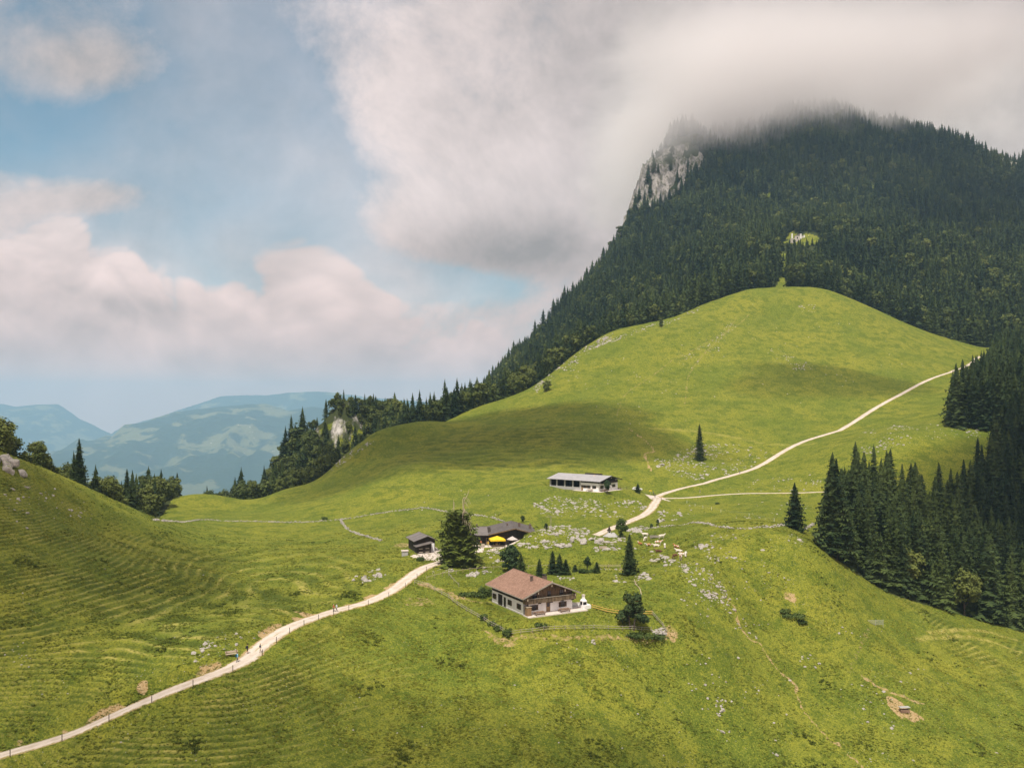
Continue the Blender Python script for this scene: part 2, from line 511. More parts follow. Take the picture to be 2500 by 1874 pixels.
def H(X, Y, full=False):
    X = np.asarray(X, dtype=np.float64)
    Y = np.asarray(Y, dtype=np.float64)
    z = h_tps(X, Y)
    zs = z
    dist = np.hypot(X, Y)
    far = sstep(700, 1100, dist)
    # rolling ground
    z = z + fbm(X / 34.0, Y / 34.0, 3, 5) * 0.55 * (1 - far) + (fbm(X / 150.0, Y / 190.0, 4, 23) * 17.0 - np.abs(fbm(X / 90.0, Y / 170.0, 3, 29)) * 26.0 + 7.0) * far
    z = z + fbm(X / 7.0, Y / 7.0, 3, 41) * 0.16 * (1 - far)
    sp = np.where(Y > 330, 1.4, 0.60)
    ph = zs / sp + 1.2 * fbm(X / 40.0, Y / 40.0, 2, 77) + 0.10 * perlin(X / 5.0, Y / 5.0, 78)
    hum = np.clip(fbm(X / 2.3, Y / 2.3, 2, 57), -0.2, 1) * 0.13 * (1 - sstep(240, 420, dist))
    z = z + hum
    tm = terr_mask(X, Y) if full is not None else 0
    fr = ph - np.floor(ph)
    prof = sstep(0.0, 0.40, fr) - fr                       # steep riser, long tread
    z = z + tm * sp * 0.95 * prof
    # rock faces of the mountain and the knob
    cl = cliff_mask(X, Y)
    crag = np.abs(fbm(X / 22.0, Y / 30.0, 4, 131, 0.62)) * 20 - 6 + fbm(X / 7.0, Y / 9.0, 3, 137) * 4
    kn = sstep(700, 900, Y)
    z = z + cl * crag * (0.45 + 0.55 * kn)
    # roads cut into the slope
    for nm, hw, c in ROADS:
        m = (X > c[:, 0].min() - 9) & (X < c[:, 0].max() + 9) & (Y > c[:, 1].min() - 9) & (Y < c[:, 1].max() + 9)
        if not m.any():
            continue
        d, p = seg_dist(X[m], Y[m], c)
        i = np.clip(p.astype(int), 0, len(c) - 2)
        zr = c[i, 2] + (c[i + 1, 2] - c[i, 2]) * (p - i)
        k = sstep(hw + 2.6, hw + 0.35, d)
        z[m] = z[m] * (1 - k) + (zr - 0.07) * k
    for pi, (x0, y0, hl, hw, a, pz) in enumerate(PADS):
        c_, s_ = math.cos(a), math.sin(a)
        u = np.abs((X - x0) * c_ + (Y - y0) * s_) - hl
        v = np.abs(-(X - x0) * s_ + (Y - y0) * c_) - hw
        d = np.hypot(np.maximum(u, 0), np.maximum(v, 0))
        k = sstep(FALL[pi], 0.0, d)
        z = z * (1 - k) + pz * k
    if full:
        return z, tm, fr, cl
    return z


def cliff_mask(X, Y):
    a = in_poly(X, Y, [(120, 1225), (160, 1214), (205, 1216), (250, 1230), (292, 1262), (285, 1300), (230, 1312), (185, 1320), (120, 1340), (100, 1270)])
    m = np.where(a, 1.0, 0.0)
    m = m * (1.0 - 0.85 * sstep(-0.1, 0.25, fbm(X / 24.0, Y / 24.0, 3, 333)) * sstep(195, 250, X))
    k1 = 0.37 * sstep(1.0, 0.6, np.hypot((X + 103) / 16, (Y - 540) / 14))
    k2 = 0.36 * sstep(1.0, 0.6, np.hypot((X + 126) / 12, (Y - 545) / 18))
    r1 = sstep(1.0, 0.4, np.hypot((X - 140) / 13, (Y - 885) / 12)) * 0.6
    r2 = sstep(1.0, 0.5, np.hypot((X - 780) / 60, (Y - 1390) / 50)) * 0.8
    return np.maximum.reduce([m, k1, k2, r1, r2])


# --- one grid of ground heights: the terrain mesh and all placement queries ----
GS = np.linspace(-0.86, 0.86, 861)
GY = np.concatenate([np.exp(np.arange(math.log(95), math.log(320), 0.0021)), np.exp(np.arange(math.log(320), math.log(760), 0.0034)), np.exp(np.arange(math.log(760), math.log(1520), 0.0038)), np.exp(np.arange(math.log(1520), math.log(2650), 0.012))])
_SX, _YY = np.meshgrid(GS, GY)
_XX = _SX * _YY
GZ, G_TERR, G_FR, G_CLIFF = H(_XX, _YY, True)
PYG = HZ - GZ / _YY * F                     # photo row of every grid vertex
_PMIN = np.minimum.accumulate(PYG, axis=0)


def hz(x, y):
    s = x / y
    j = (s - GS[0]) / (GS[1] - GS[0])
    j0 = int(min(max(j, 0), len(GS) - 2))
    i0 = int(min(max(np.searchsorted(GY, y) - 1, 0), len(GY) - 2))
    fy = (y - GY[i0]) / (GY[i0 + 1] - GY[i0])
    fx = j - j0
    return float((GZ[i0, j0] * (1 - fx) + GZ[i0, j0 + 1] * fx) * (1 - fy) + (GZ[i0 + 1, j0] * (1 - fx) + GZ[i0 + 1, j0 + 1] * fx) * fy)


def hz_many(X, Y):
    s = X / Y
    j = np.clip((s - GS[0]) / (GS[1] - GS[0]), 0, len(GS) - 1.001)
    j0 = j.astype(int)
    i0 = np.clip(np.searchsorted(GY, Y) - 1, 0, len(GY) - 2)
    fy = (Y - GY[i0]) / (GY[i0 + 1] - GY[i0])
    fx = j - j0
    return (GZ[i0, j0] * (1 - fx) + GZ[i0, j0 + 1] * fx) * (1 - fy) + (GZ[i0 + 1, j0] * (1 - fx) + GZ[i0 + 1, j0 + 1] * fx) * fy


def ground(px, py, dmin=95.0):
    """where the sight line through a photo pixel meets the ground"""
    j = int(round(((px - CX) / F - GS[0]) / (GS[1] - GS[0])))
    j = min(max(j, 0), len(GS) - 1)
    col = PYG[:, j]
    ok = (col <= py) & (GY >= dmin)
    i = int(np.argmax(ok)) if ok.any() else int(np.argmin(np.where(GY >= dmin, col, 1e9)))
    d = GY[i]
    if i > 0 and col[i - 1] > py >= col[i]:
        d = GY[i - 1] + (GY[i] - GY[i - 1]) * (col[i - 1] - py) / (col[i - 1] - col[i])
    x = (px - CX) / F * d
    return Vector((x, d, hz(x, d)))


def proj(x, y, z):
    return CX + F * x / y, HZ - F * z / y


# ------------------------------------------------------------------ materials
MATS = {}


def new_mat(name):
    m = bpy.data.materials.new(name)
    m.use_nodes = True
    t = NT(m.node_tree)
    b = t.n['Principled BSDF']
    b.inputs['Roughness'].default_value = 0.85
    b.inputs['Specular IOR Level'].default_value = 0.25
    MATS[name] = m
    return m, t, b


def simple(name, col, rough=0.8, var=0.25, scale=3.0, bump=0.0, spec=0.25, metal=0.0, coord='Object'):
    m, t, b = new_mat(name)
    n = t.noise(t.coord(coord), scale, 5.0, 0.6)
    dark = tuple(c * (1 - var) for c in col)
    lite = tuple(min(1, c * (1 + var)) for c in col)
    t.put(b.inputs['Base Color'], t.mix(t.ramp(n, 0.28, 0.72), dark, lite))
    b.inputs['Roughness'].default_value = rough
    b.inputs['Specular IOR Level'].default_value = spec
    b.inputs['Metallic'].default_value = metal
    if bump:
        t.put(b.inputs['Normal'], t.bump(n, bump, 0.05))
    return m


def mat_terrain():
    m, t, b = new_mat('terrain')
    p = t.coord('Object')
    a = t.noise(p, 0.035, 4.0, 0.6)
    c = t.noise(p, 0.17, 5.0, 0.62)
    f = t.noise(p, 0.9, 5.0, 0.68)
    g = t.noise(p, 3.2, 4.0, 0.7)
    col = t.mix(t.ramp(a, 0.30, 0.70), (0.116, 0.152, 0.019), (0.212, 0.214, 0.027))
    col = t.mix(t.m('MULTIPLY', t.ramp(c, 0.46, 0.62), 0.78), col, (0.075, 0.110, 0.012))
    col = t.mix(t.m('MULTIPLY', t.ramp(f, 0.50, 0.66), 0.72), col, (0.062, 0.092, 0.012))
    col = t.mix(t.m('MULTIPLY', t.ramp(f, 0.47, 0.32), 0.6), col, (0.255, 0.25, 0.028))
    col = t.mix(t.m('MULTIPLY', t.ramp(g, 0.50, 0.62), 0.75), col, (0.050, 0.074, 0.010))
    col = t.mix(t.m('MULTIPLY', t.ramp(g, 0.47, 0.34), 0.6), col, (0.33, 0.32, 0.045))
    # coarse herbs, docks and nettles in clumps
    v = t.vor(t.vm('ADD', p, t.vm('SCALE', t.comb(f, c, g), scale=2.2)), 0.24)
    cl = t.m('MULTIPLY', t.ramp(v, 0.30, 0.10), t.ramp(t.noise(p, 0.045, 3.0), 0.46, 0.60))
    col = t.mix(t.m('MULTIPLY', cl, 0.50), col, (0.046, 0.070, 0.012))
    # rank grass on the step risers; its dark tone also paints in their shading
    col = t.mix(t.m('MULTIPLY', t.attr('riser'), t.ramp(c, 0.30, 0.62, 0.10, 0.75)), col, (0.052, 0.072, 0.011))
    # dry grass on the edges of the cattle steps
    dry = t.m('MULTIPLY', t.attr('dry'), t.ramp(f, 0.36, 0.60))
    col = t.mix(dry, col, (0.36, 0.315, 0.085))
    # bare soil and trodden earth
    dn = t.m('ADD', t.attr('dirt'), t.m('MULTIPLY', t.m('SUBTRACT', f, 0.5), 1.1))
    dirt = t.ramp(dn, 0.36, 0.62)
    dc = t.mix(t.ramp(g, 0.3, 0.7), (0.26, 0.165, 0.062), (0.47, 0.36, 0.20))
    col = t.mix(dirt, col, dc)
    # gravel yards
    gr = t.ramp(t.m('ADD', t.attr('gravel'), t.m('MULTIPLY', t.m('SUBTRACT', f, 0.5), 0.7)), 0.40, 0.56)
    col = t.mix(gr, col, t.mix(g, (0.50, 0.43, 0.38), (0.66, 0.58, 0.52)))
    # tiny stones and flowers
    sp = t.vor(p, 1.35)
    st = t.m('MULTIPLY', t.ramp(sp, 0.12, 0.05), t.ramp(t.noise(p, 0.11, 3.0), 0.50, 0.62))
    col = t.mix(st, col, (0.50, 0.46, 0.42))
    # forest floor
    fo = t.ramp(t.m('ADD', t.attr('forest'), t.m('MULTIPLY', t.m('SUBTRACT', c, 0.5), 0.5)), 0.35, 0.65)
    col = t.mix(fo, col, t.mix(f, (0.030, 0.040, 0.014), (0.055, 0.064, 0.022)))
    # limestone
    w = t.vm('MULTIPLY', p, (1.0, 1.0, 0.35))
    rk1 = t.noise(w, 0.10, 8.0, 0.70)
    rk2 = t.noise(w, 0.55, 6.0, 0.70)
    rc = t.mix(t.ramp(rk1, 0.36, 0.66), (0.22, 0.21, 0.20), (0.60, 0.565, 0.53))
    rc = t.mix(t.m('MULTIPLY', t.ramp(rk2, 0.52, 0.66), 0.75), rc, (0.10, 0.105, 0.09))
    nrm = t.n.new('ShaderNodeNewGeometry').outputs['Normal']
    ledge = t.m('MULTIPLY', t.ramp(t.xyz(nrm)[2], 0.62, 0.80), t.ramp(rk2, 0.40, 0.55))
    rc = t.mix(ledge, rc, (0.06, 0.085, 0.02))
    rc = t.mix(t.m('MULTIPLY', t.ramp(t.noise(w, 0.22, 5.0, 0.7), 0.48, 0.60), 0.8), rc, (0.11, 0.105, 0.055))
    ro = t.ramp(t.m('ADD', t.attr('rock'), t.m('MULTIPLY', t.m('SUBTRACT', rk1, 0.5), 0.8)), 0.38, 0.52)
    col = t.mix(ro, col, rc)
    t.put(b.inputs['Base Color'], col)
    b.inputs['Roughness'].default_value = 0.95
    b.inputs['Specular IOR Level'].default_value = 0.08
    hgt = t.m('ADD', t.m('MULTIPLY', f, 0.55), t.m('ADD', t.m('MULTIPLY', g, 0.22), t.m('MULTIPLY', t.m('MULTIPLY', ro, rk2), 3.0)))
    t.put(b.inputs['Normal'], t.bump(hgt, 0.9, 0.55))
    return m


def mat_road():
    m, t, b = new_mat('road_gravel')
    p = t.coord('Object')
    a = t.noise(p, 0.5, 5.0, 0.6)
    g = t.noise(p, 6.0, 4.0, 0.7)
    e = t.attr('edge')                       # 0 centre .. 1 edge
    col = t.mix(t.ramp(a, 0.3, 0.7), (0.45, 0.375, 0.30), (0.60, 0.525, 0.45))
    col = t.mix(t.m('MULTIPLY', t.ramp(g, 0.5, 0.75), 0.35), col, (0.36, 0.30, 0.24))
    # wheel tracks, worn edge and a thin grassy middle in places
    rut = t.m('MULTIPLY', t.ramp(t.m('ABSOLUTE', t.m('SUBTRACT', e, 0.5)), 0.22, 0.05), 0.35)
    col = t.mix(rut, col, (0.66, 0.59, 0.52))
    mid = t.m('MULTIPLY', t.ramp(e, 0.16, 0.0), t.ramp(t.noise(p, 0.25, 4.0, 0.7), 0.52, 0.66))
    col = t.mix(t.m('MULTIPLY', mid, 0.75), col, (0.24, 0.23, 0.06))
    ed = t.ramp(t.m('ADD', e, t.m('MULTIPLY', t.m('SUBTRACT', t.noise(p, 1.1, 4.0, 0.7), 0.5), 1.3)), 0.80, 1.02)
    col = t.mix(ed, col, (0.27, 0.24, 0.075))
    t.put(b.inputs['Base Color'], col)
    t.put(b.inputs['Normal'], t.bump(g, 0.35, 0.05))
    b.inputs['Roughness'].default_value = 0.95
    return m


# ------------------------------------------------------------------ mesh helpers
def link(o, parent=None):
    COL.objects.link(o)
    if parent is not None:
        o.parent = parent
    return o


def tag(o, label=None, cat=None, group=None, kind=None):
    if label:
        o['label'] = label
    if cat:
        o['category'] = cat
    if group:
        o['group'] = group
    if kind:
        o['kind'] = kind
    return o


def np_mesh(name, verts, faces_flat, loop_total, smooth=False):
    """verts (n,3); faces_flat index array; loop_total int (3/4)"""
    me = bpy.data.meshes.new(name)
    faces_flat = np.asarray(faces_flat).ravel()
    nv, nl = len(verts), len(faces_flat)
    me.vertices.add(nv)
    me.vertices.foreach_set('co', np.ascontiguousarray(verts, dtype=np.float32).ravel())
    me.loops.add(nl)
    me.loops.foreach_set('vertex_index', np.ascontiguousarray(faces_flat, dtype=np.int32).ravel())
    nf = nl // loop_total
    me.polygons.add(nf)
    me.polygons.foreach_set('loop_start', np.arange(0, nl, loop_total, dtype=np.int32))
    me.polygons.foreach_set('loop_total', np.full(nf, loop_total, dtype=np.int32))
    me.polygons.foreach_set('use_smooth', np.full(nf, smooth, dtype=bool))
    me.update(calc_edges=True)
    return me


def grid_faces(nr, nc):
    i = np.arange(nr - 1)[:, None] * nc + np.arange(nc - 1)[None]
    return np.stack([i, i + 1, i + nc + 1, i + nc], -1).reshape(-1, 4)


def set_attr(me, name, arr):
    a = me.attributes.new(name, 'FLOAT', 'POINT')
    a.data.foreach_set('value', np.ascontiguousarray(arr, dtype=np.float32).ravel())


# ------------------------------------------------------------------ where the forest stands
def pd(lst):
    return [((px - CX) / F * d, d) for px, d in lst]


FOREST_R = pd([(2018, 238), (2085, 240), (2180, 244), (2340, 251), (2500, 255), (2750, 262), (2900, 430), (2480, 376), (2420, 350), (2350, 318), (2200, 306), (2100, 296), (2045, 284), (2012, 262)])
FOREST_I = pd([(2318, 390), (2400, 384), (2480, 376), (2900, 382), (2900, 640), (2470, 625), (2425, 580), (2408, 500), (2335, 425)])
FOREST_M = pd([(470, 440), (610, 440), (690, 446), (790, 459), (840, 470), (900, 484), (1000, 504), (1150, 541), (1280, 571), (1340, 588), (1400, 603), (1480, 623), (1560, 637), (1640, 647), (1740, 661),
               (1830, 672), (1884, 678), (1892, 720), (1902, 762), (1916, 758), (1926, 720), (1932, 686), (2010, 684), (2100, 676), (2240, 660), (2330, 648), (2392, 640), (2440, 646), (2900, 660), (2900, 1900)]) + [(-100, 1900), (-420, 1200), (-420, 700), (-200, 500)]
FOREST_L = pd([(-200, 236), (0, 247), (60, 254), (150, 266), (240, 286), (330, 314), (385, 352), (430, 405), (470, 438), (300, 470), (-200, 470), (-330, 300)])


CLEARING = ground(1955, 584, 850)


def forest_mask(X, Y):
    f = in_poly(X, Y, FOREST_R) | in_poly(X, Y, FOREST_I) | in_poly(X, Y, FOREST_M) | in_poly(X, Y, FOREST_L)
    cl = np.hypot((X - CLEARING.x + 6) / 25, (Y - CLEARING.y + 20) / 32) < 1
    cl |= (np.hypot((X - 252 - (Y - 800) * 0.25) / 7, (Y - 800) / 40) < 1) & (fbm(X / 4.0, Y / 4.0, 2, 309) < 0.3)
    cl |= np.hypot((X - 232) / 5, (Y - 1085) / 14) < 1
    cl |= np.hypot((X - 310) / 6, (Y - 935) / 34) < 1
    cl |= (X > -124) & (X < -86) & (Y > 474) & (Y < 540) & (fbm(X / 3.0, Y / 3.0, 2, 305) < -0.05)
    cl |= fbm(X / 60.0, Y / 60.0, 3, 301) > 0.84
    return f & ~cl


TRAILS = [  # photo polyline, half width, which layer, strength
    ([(1735, 1405), (1770, 1450), (1800, 1500), (1810, 1540), (1850, 1570), (1890, 1620), (1935, 1665), (1955, 1720), (2000, 1780), (2050, 1820), (2110, 1874)], 0.17, 'dirt', 0.60),
    ([(1830, 765), (1790, 800), (1700, 850), (1640, 880), (1590, 920), (1530, 960), (1510, 1000), (1505, 1025)], 0.45, 'dirt', 0.42),
    ([(1800, 770), (1770, 815), (1690, 900), (1675, 960), (1672, 990)], 0.45, 'dirt', 0.42),
    ([(1535, 1045), (1575, 1075), (1597, 1102), (1575, 1108), (1590, 1150)], 0.35, 'dirt', 0.6),
    ([(1590, 1045), (1750, 1060), (1900, 1085), (1990, 1082)], 0.5, 'dry', 0.7),
    ([(1030, 1424), (1080, 1440), (1130, 1462), (1190, 1470)], 0.7, 'dirt', 0.52),
    ([(1250, 1556), (1330, 1552), (1420, 1556), (1500, 1558), (1600, 1556), (1645, 1550)], 0.5, 'dirt', 0.45),
    ([(1180, 1540), (1215, 1562), (1255, 1570)], 0.4, 'dirt', 0.5),
    ([(2070, 1640), (2110, 1560), (2125, 1530)], 0.4, 'dirt', 0.36),
    ([(2110, 1650), (2160, 1685), (2250, 1715)], 0.5, 'dirt', 0.55),
    ([(2270, 1545), (2400, 1540), (2480, 1560)], 0.4, 'dry', 0.9),
    ([(2240, 1560), (2380, 1556), (2490, 1590)], 0.4, 'dry', 0.9),
]
BLOTS = [  # photo spot, radius along x / y in metres, layer, strength
    ((1020, 1468), 4.2, 3.2, 'dirt', 0.42), ((2218, 1742), 2.9, 2.8, 'dirt', 0.70), ((2190, 1722), 2.2, 3.0, 'dirt', 0.8), ((770, 1502), 4.0, 2.0, 'dirt', 0.9), ((735, 1512), 2.4, 1.4, 'dirt', 0.85), ((1640, 1545), 1.6, 1.6, 'dirt', 0.55),
    ((1520, 1390), 1.2, 1.6, 'dirt', 0.5), ((1080, 1345), 4.6, 13.0, 'gravel', 1.0), ((1045, 1352), 3.6, 7.0, 'gravel', 1.0), ((1150, 1342), 4.5, 4.5, 'gravel', 0.9), ((1225, 1336), 4.5, 2.0, 'gravel', 0.8),
    ((1335, 1497), 0.1, 0.1, 'gravel', 0.0), ((1930, 1455), 1.6, 1.3, 'dirt', 0.6), ((1604, 1216), 4.5, 7.0, 'gravel', 0.9), ((985, 1330), 3.0, 5.0, 'dirt', 0.5), ((350, 1674), 0.9, 1.0, 'dirt', 0.7),
]


def build_terrain():
    X, Y = _XX, _YY
    nr, nc = GZ.shape
    verts = np.stack([X, Y, GZ], -1).reshape(-1, 3)
    me = np_mesh('terrain', verts, grid_faces(nr, nc), 4, True)
    lay = {k: np.zeros_like(GZ) for k in ('dirt', 'dry', 'gravel')}
    for pts, hw, k, s in TRAILS:
        w = catmull([ground(*p) for p in pts], 1.5)
        x0, x1, y0, y1 = w[:, 0].min() - 6, w[:, 0].max() + 6, w[:, 1].min() - 6, w[:, 1].max() + 6
        m = (X > x0) & (X < x1) & (Y > y0) & (Y < y1)
        wob = fbm(X[m] / 3.0, Y[m] / 3.0, 2, 71) * 0.8
        d, _ = seg_dist(X[m] + wob, Y[m] + wob, w)
        lay[k][m] = np.maximum(lay[k][m], s * sstep(hw * 2.2 + 0.35, hw * 0.7, d))
    for (p, rx, ry, k, s) in BLOTS:
        c = ground(*p)
        m = (np.abs(X - c.x) < rx * 2) & (np.abs(Y - c.y) < ry * 2)
        d = np.hypot((X[m] - c.x) / rx, (Y[m] - c.y) / ry) + fbm(X[m] / 3.0, Y[m] / 3.0, 3, 72) * 0.35
        lay[k][m] = np.maximum(lay[k][m], s * sstep(1.25, 0.8, d))
    # cut bank above the lower road
    c = ROADS[0][2]
    near = (Y < 260) & (X < 0)
    d, p = seg_dist(X[near], Y[near], c)
    i = np.clip(p.astype(int), 0, len(c) - 2)
    side = (c[i + 1, 0] - c[i, 0]) * (Y[near] - c[i, 1]) - (c[i + 1, 1] - c[i, 1]) * (X[near] - c[i, 0])
    bank = (side > 0) * sstep(1.6, 2.0, d) * sstep(4.2, 2.6, d) * sstep(-0.05, 0.40, fbm(X[near] / 9.0, Y[near] / 9.0, 3, 74)) * sstep(0.5, -3, X[near] + 20)
    lay['dirt'][near] = np.maximum(lay['dirt'][near], bank * 0.85)
    # worn verge
    for nm, hw, c in ROADS:
        m = (X > c[:, 0].min() - 6) & (X < c[:, 0].max() + 6) & (Y > c[:, 1].min() - 6) & (Y < c[:, 1].max() + 6)
        d, _ = seg_dist(X[m], Y[m], c)
        lay['dirt'][m] = np.maximum(lay['dirt'][m], 0.62 * sstep(hw + 0.8, hw, d))
    dry = G_TERR * sstep(0.24, 0.36, G_FR) * sstep(0.66, 0.44, G_FR) * np.clip(0.62 + 0.9 * fbm(X / 9.0, Y / 9.0, 2, 79), 0, 1)
    dry = np.where(Y > 330, dry * 0.25, dry)
    lay['dry'] = np.maximum(lay['dry'], dry)
    set_attr(me, 'riser', G_TERR * sstep(0.50, 0.97, G_FR) * sstep(1.0, 0.985, G_FR) + G_TERR * sstep(0.30, 0.10, G_FR))
    for k, a in lay.items():
        set_attr(me, k, a)
    set_attr(me, 'rock', G_CLIFF)
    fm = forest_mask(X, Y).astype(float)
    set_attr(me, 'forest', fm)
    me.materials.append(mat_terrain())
    o = link(bpy.data.objects.new('terrain', me))
    tag(o, kind='structure')
    return o


TERRAIN = build_terrain()


def build_roads():
    mat = mat_road()
    for k, (nm, hw, c) in enumerate(ROADS):
        n = len(c)
        tg = np.gradient(c[:, :2], axis=0)
        tg /= np.linalg.norm(tg, axis=1)[:, None] + 1e-9
        nx, ny = -tg[:, 1], tg[:, 0]
        offs = np.array([-1.0, -0.92, -0.5, 0.0, 0.5, 0.92, 1.0])
        V, E = [], []
        wl = hw * (1 + 0.16 * perlin(np.arange(n) / 3.1, np.full(n, 0.3), 61 + k) + 0.10 * perlin(np.arange(n) / 1.1, np.full(n, 0.7), 62 + k))
        wr = hw * (1 + 0.16 * perlin(np.arange(n) / 3.1, np.full(n, 5.3), 63 + k) + 0.10 * perlin(np.arange(n) / 1.1, np.full(n, 7.7), 64 + k))
        for o in offs:
            w = np.where(o < 0, wl, wr)
            x, y = c[:, 0] + nx * o * w, c[:, 1] + ny * o * w
            z = c[:, 2] + 0.035 - 0.05 * abs(o) ** 2 + 0.004 * k - (0.16 if abs(o) == 1.0 else 0)
            V.append(np.stack([x, y, z], -1))
            E.append(np.full(n, abs(o)))
        V = np.stack(V, 1).reshape(-1, 3)
        E = np.stack(E, 1).ravel()
        me = np_mesh(nm, V, grid_faces(n, len(offs))[:, ::-1], 4, True)
        set_attr(me, 'edge', E)
        me.materials.append(mat)
        tag(link(bpy.data.objects.new(nm, me)), kind='structure')


build_roads()


# ------------------------------------------------------------------ far country
def mat_far():
    m, t, b = new_mat('far_slopes')
    p = t.coord('Object')
    a = t.noise(p, 0.0011, 5.0, 0.6)
    c = t.noise(p, 0.004, 5.0, 0.65)
    f = t.noise(p, 0.02, 4.0, 0.7)
    col = t.mix(f, (0.022, 0.034, 0.018), (0.045, 0.062, 0.028))
    z = t.xyz(p)[2]
    mead = t.m('MULTIPLY', t.ramp(t.m('ADD', t.m('MULTIPLY', a, 0.7), t.m('MULTIPLY', c, 0.4)), 0.57, 0.61), t.ramp(z, -900, -350, 0.5, 1.0))
    col = t.mix(mead, col, t.mix(c, (0.10, 0.115, 0.045), (0.21, 0.19, 0.085)))
    vil = t.m('MULTIPLY', t.ramp(t.vor(p, 0.02), 0.16, 0.10), t.ramp(t.noise(p, 0.0011, 2.0), 0.60, 0.66))
    col = t.mix(t.m('MULTIPLY', vil, mead), col, (0.75, 0.68, 0.62))
    t.put(b.inputs['Base Color'], col)
    b.inputs['Roughness'].default_value = 1.0
    b.inputs['Specular IOR Level'].default_value = 0.0
    t.put(b.inputs['Normal'], t.bump(c, 0.8, 60.0))
    return m


def far_ridge(name, crest, d, front, back, base, seed, mat, amp=90):
    nc, nr = 260, 90
    px = np.linspace(crest[0][0], crest[-1][0], nc)
    cy = np.interp(px, [c[0] for c in crest], [c[1] for c in crest])
    X = (px - CX) / F * d
    Zc = (HZ - cy) / F * d
    v = np.linspace(-1, 1, nr)
    Y = np.where(v < 0, d + v * front, d + v * back)
    XX, YY = np.meshgrid(X, Y)
    vv = np.abs(np.meshgrid(X, v)[1])
    ridg = 1 - np.abs(fbm(XX / 1300.0, YY / 2600.0, 4, seed, 0.55))
    prof = 1 - vv ** 1.05
    wob = fbm(XX / 700.0, YY / 700.0, 4, seed + 5)
    Zt = base + (Zc[None] - base) * prof + amp * (ridg - 0.75) * 3.0 * vv * (1 - vv) * 2 + wob * amp * 0.8 * vv * (1 - vv) * 2
    Zt += fbm(XX / 160.0, YY / 160.0, 3, seed + 9) * 7
    me = np_mesh(name, np.stack([XX, YY, Zt], -1).reshape(-1, 3), grid_faces(nr, nc), 4, True)
    me.materials.append(mat)
    return tag(link(bpy.data.objects.new(name, me)), kind='structure')


MF = mat_far()
far_ridge('hill_range', [(-500, 1190), (0, 1150), (150, 1112), (230, 1090), (290, 1064), (325, 1047), (345, 1050), (380, 1030), (420, 1007), (480, 997), (540, 991), (600, 985), (650, 985), (700, 1001), (760, 992), (850, 1000), (1000, 1010), (1400, 1010)], 12000, 5200, 2500, -950, 401, MF, 210)
far_ridge('hill_range', [(300, 1040), (400, 1012), (480, 986), (540, 966), (600, 963), (660, 962), (700, 957), (780, 954), (850, 962), (900, 968), (1000, 976), (1100, 986), (1500, 990)], 17000, 3000, 1500, -950, 431, MF, 180)
far_ridge('hill_range', [(-600, 950), (-100, 976), (0, 984), (40, 992), (80, 987), (140, 985), (165, 1000), (195, 1022), (230, 1037), (260, 1053), (285, 1063), (340, 1095), (430, 1145)], 16500, 3600, 1500, -950, 461, MF, 180)
_v = np.array([(-16000, 1000, -952), (16000, 1000, -952), (16000, 19000, -952), (-16000, 19000, -952)], dtype=float)
_me = np_mesh('valley_floor', _v, np.array([[0, 1, 2, 3]]), 4)
_me.materials.append(MF)
tag(link(bpy.data.objects.new('valley_floor', _me)), kind='structure')

# ------------------------------------------------------------------ trees
def mat_foliage(name, dark, lite, dry=None, hue=0.35):
    m, t, b = new_mat(name)
    p = t.coord('Object')
    r = t.n.new('ShaderNodeObjectInfo').outputs['Random']
    n = t.noise(p, 0.55, 3.0, 0.6)
    stand = t.noise(t.n.new('ShaderNodeNewGeometry').outputs['Position'], 0.011, 3.0, 0.6)   # stands of older and younger trees
    f = t.m('ADD', t.m('MULTIPLY', r, hue), t.m('MULTIPLY', t.ramp(n, 0.32, 0.68), 1.0 - hue))
    f = t.m('ADD', f, t.ramp(stand, 0.34, 0.66, -0.42, 0.26, False), clamp=True)
    col = t.mix(f, dark, lite)
    if dry:
        col = t.mix(t.m('MULTIPLY', t.ramp(t.noise(p, 0.9, 2.0), 0.66, 0.72), 0.8), col, dry)
    t.put(b.inputs['Base Color'], col)
    b.inputs['Roughness'].default_value = 0.7
    b.inputs['Specular IOR Level'].default_value = 0.15
    return m


M_SPR = mat_foliage('spruce_needles', (0.014, 0.031, 0.013), (0.080, 0.110, 0.028), None, 0.55)
M_SPR2 = mat_foliage('old_spruce_needles', (0.085, 0.116, 0.020), (0.185, 0.216, 0.040))
M_BRD = mat_foliage('broad_leaves', (0.045, 0.066, 0.016), (0.130, 0.150, 0.032), None, 0.5)
M_BRD2 = mat_foliage('maple_leaves', (0.022, 0.044, 0.018), (0.058, 0.090, 0.028))
M_PINE = mat_foliage('pine_needles', (0.030, 0.054, 0.018), (0.085, 0.112, 0.030), (0.20, 0.10, 0.02))
M_BUSH = mat_foliage('bush_leaves', (0.030, 0.054, 0.014), (0.085, 0.118, 0.026))
M_BARK = simple('bark', (0.075, 0.058, 0.044), 0.95, 0.4, 6.0)
M_DEAD = simple('dead_wood', (0.42, 0.34, 0.25), 0.9, 0.3, 4.0)


def trunk_geo(h, r, n=7, bend=0.0, rng=random, top=0.15, z0=-0.8):
    V, Fc = [], []
    lv = 6
    ph = rng.uniform(0, 6.28)
    for i in range(lv):
        t = i / (lv - 1)
        rr = r * (1 - t) ** 0.9 + r * top * t
        cx, cy = math.cos(ph) * bend * t * t * h, math.sin(ph) * bend * t * t * h
        for k in range(n):
            a = 2 * math.pi * k / n
            V.append((cx + math.cos(a) * rr, cy + math.sin(a) * rr, z0 + (h - z0) * t))
    for i in range(lv - 1):
        for k in range(n):
            a, b = i * n + k, i * n + (k + 1) % n
            Fc.append((a, b, b + n))
            Fc.append((a, b + n, a + n))
    return V, Fc


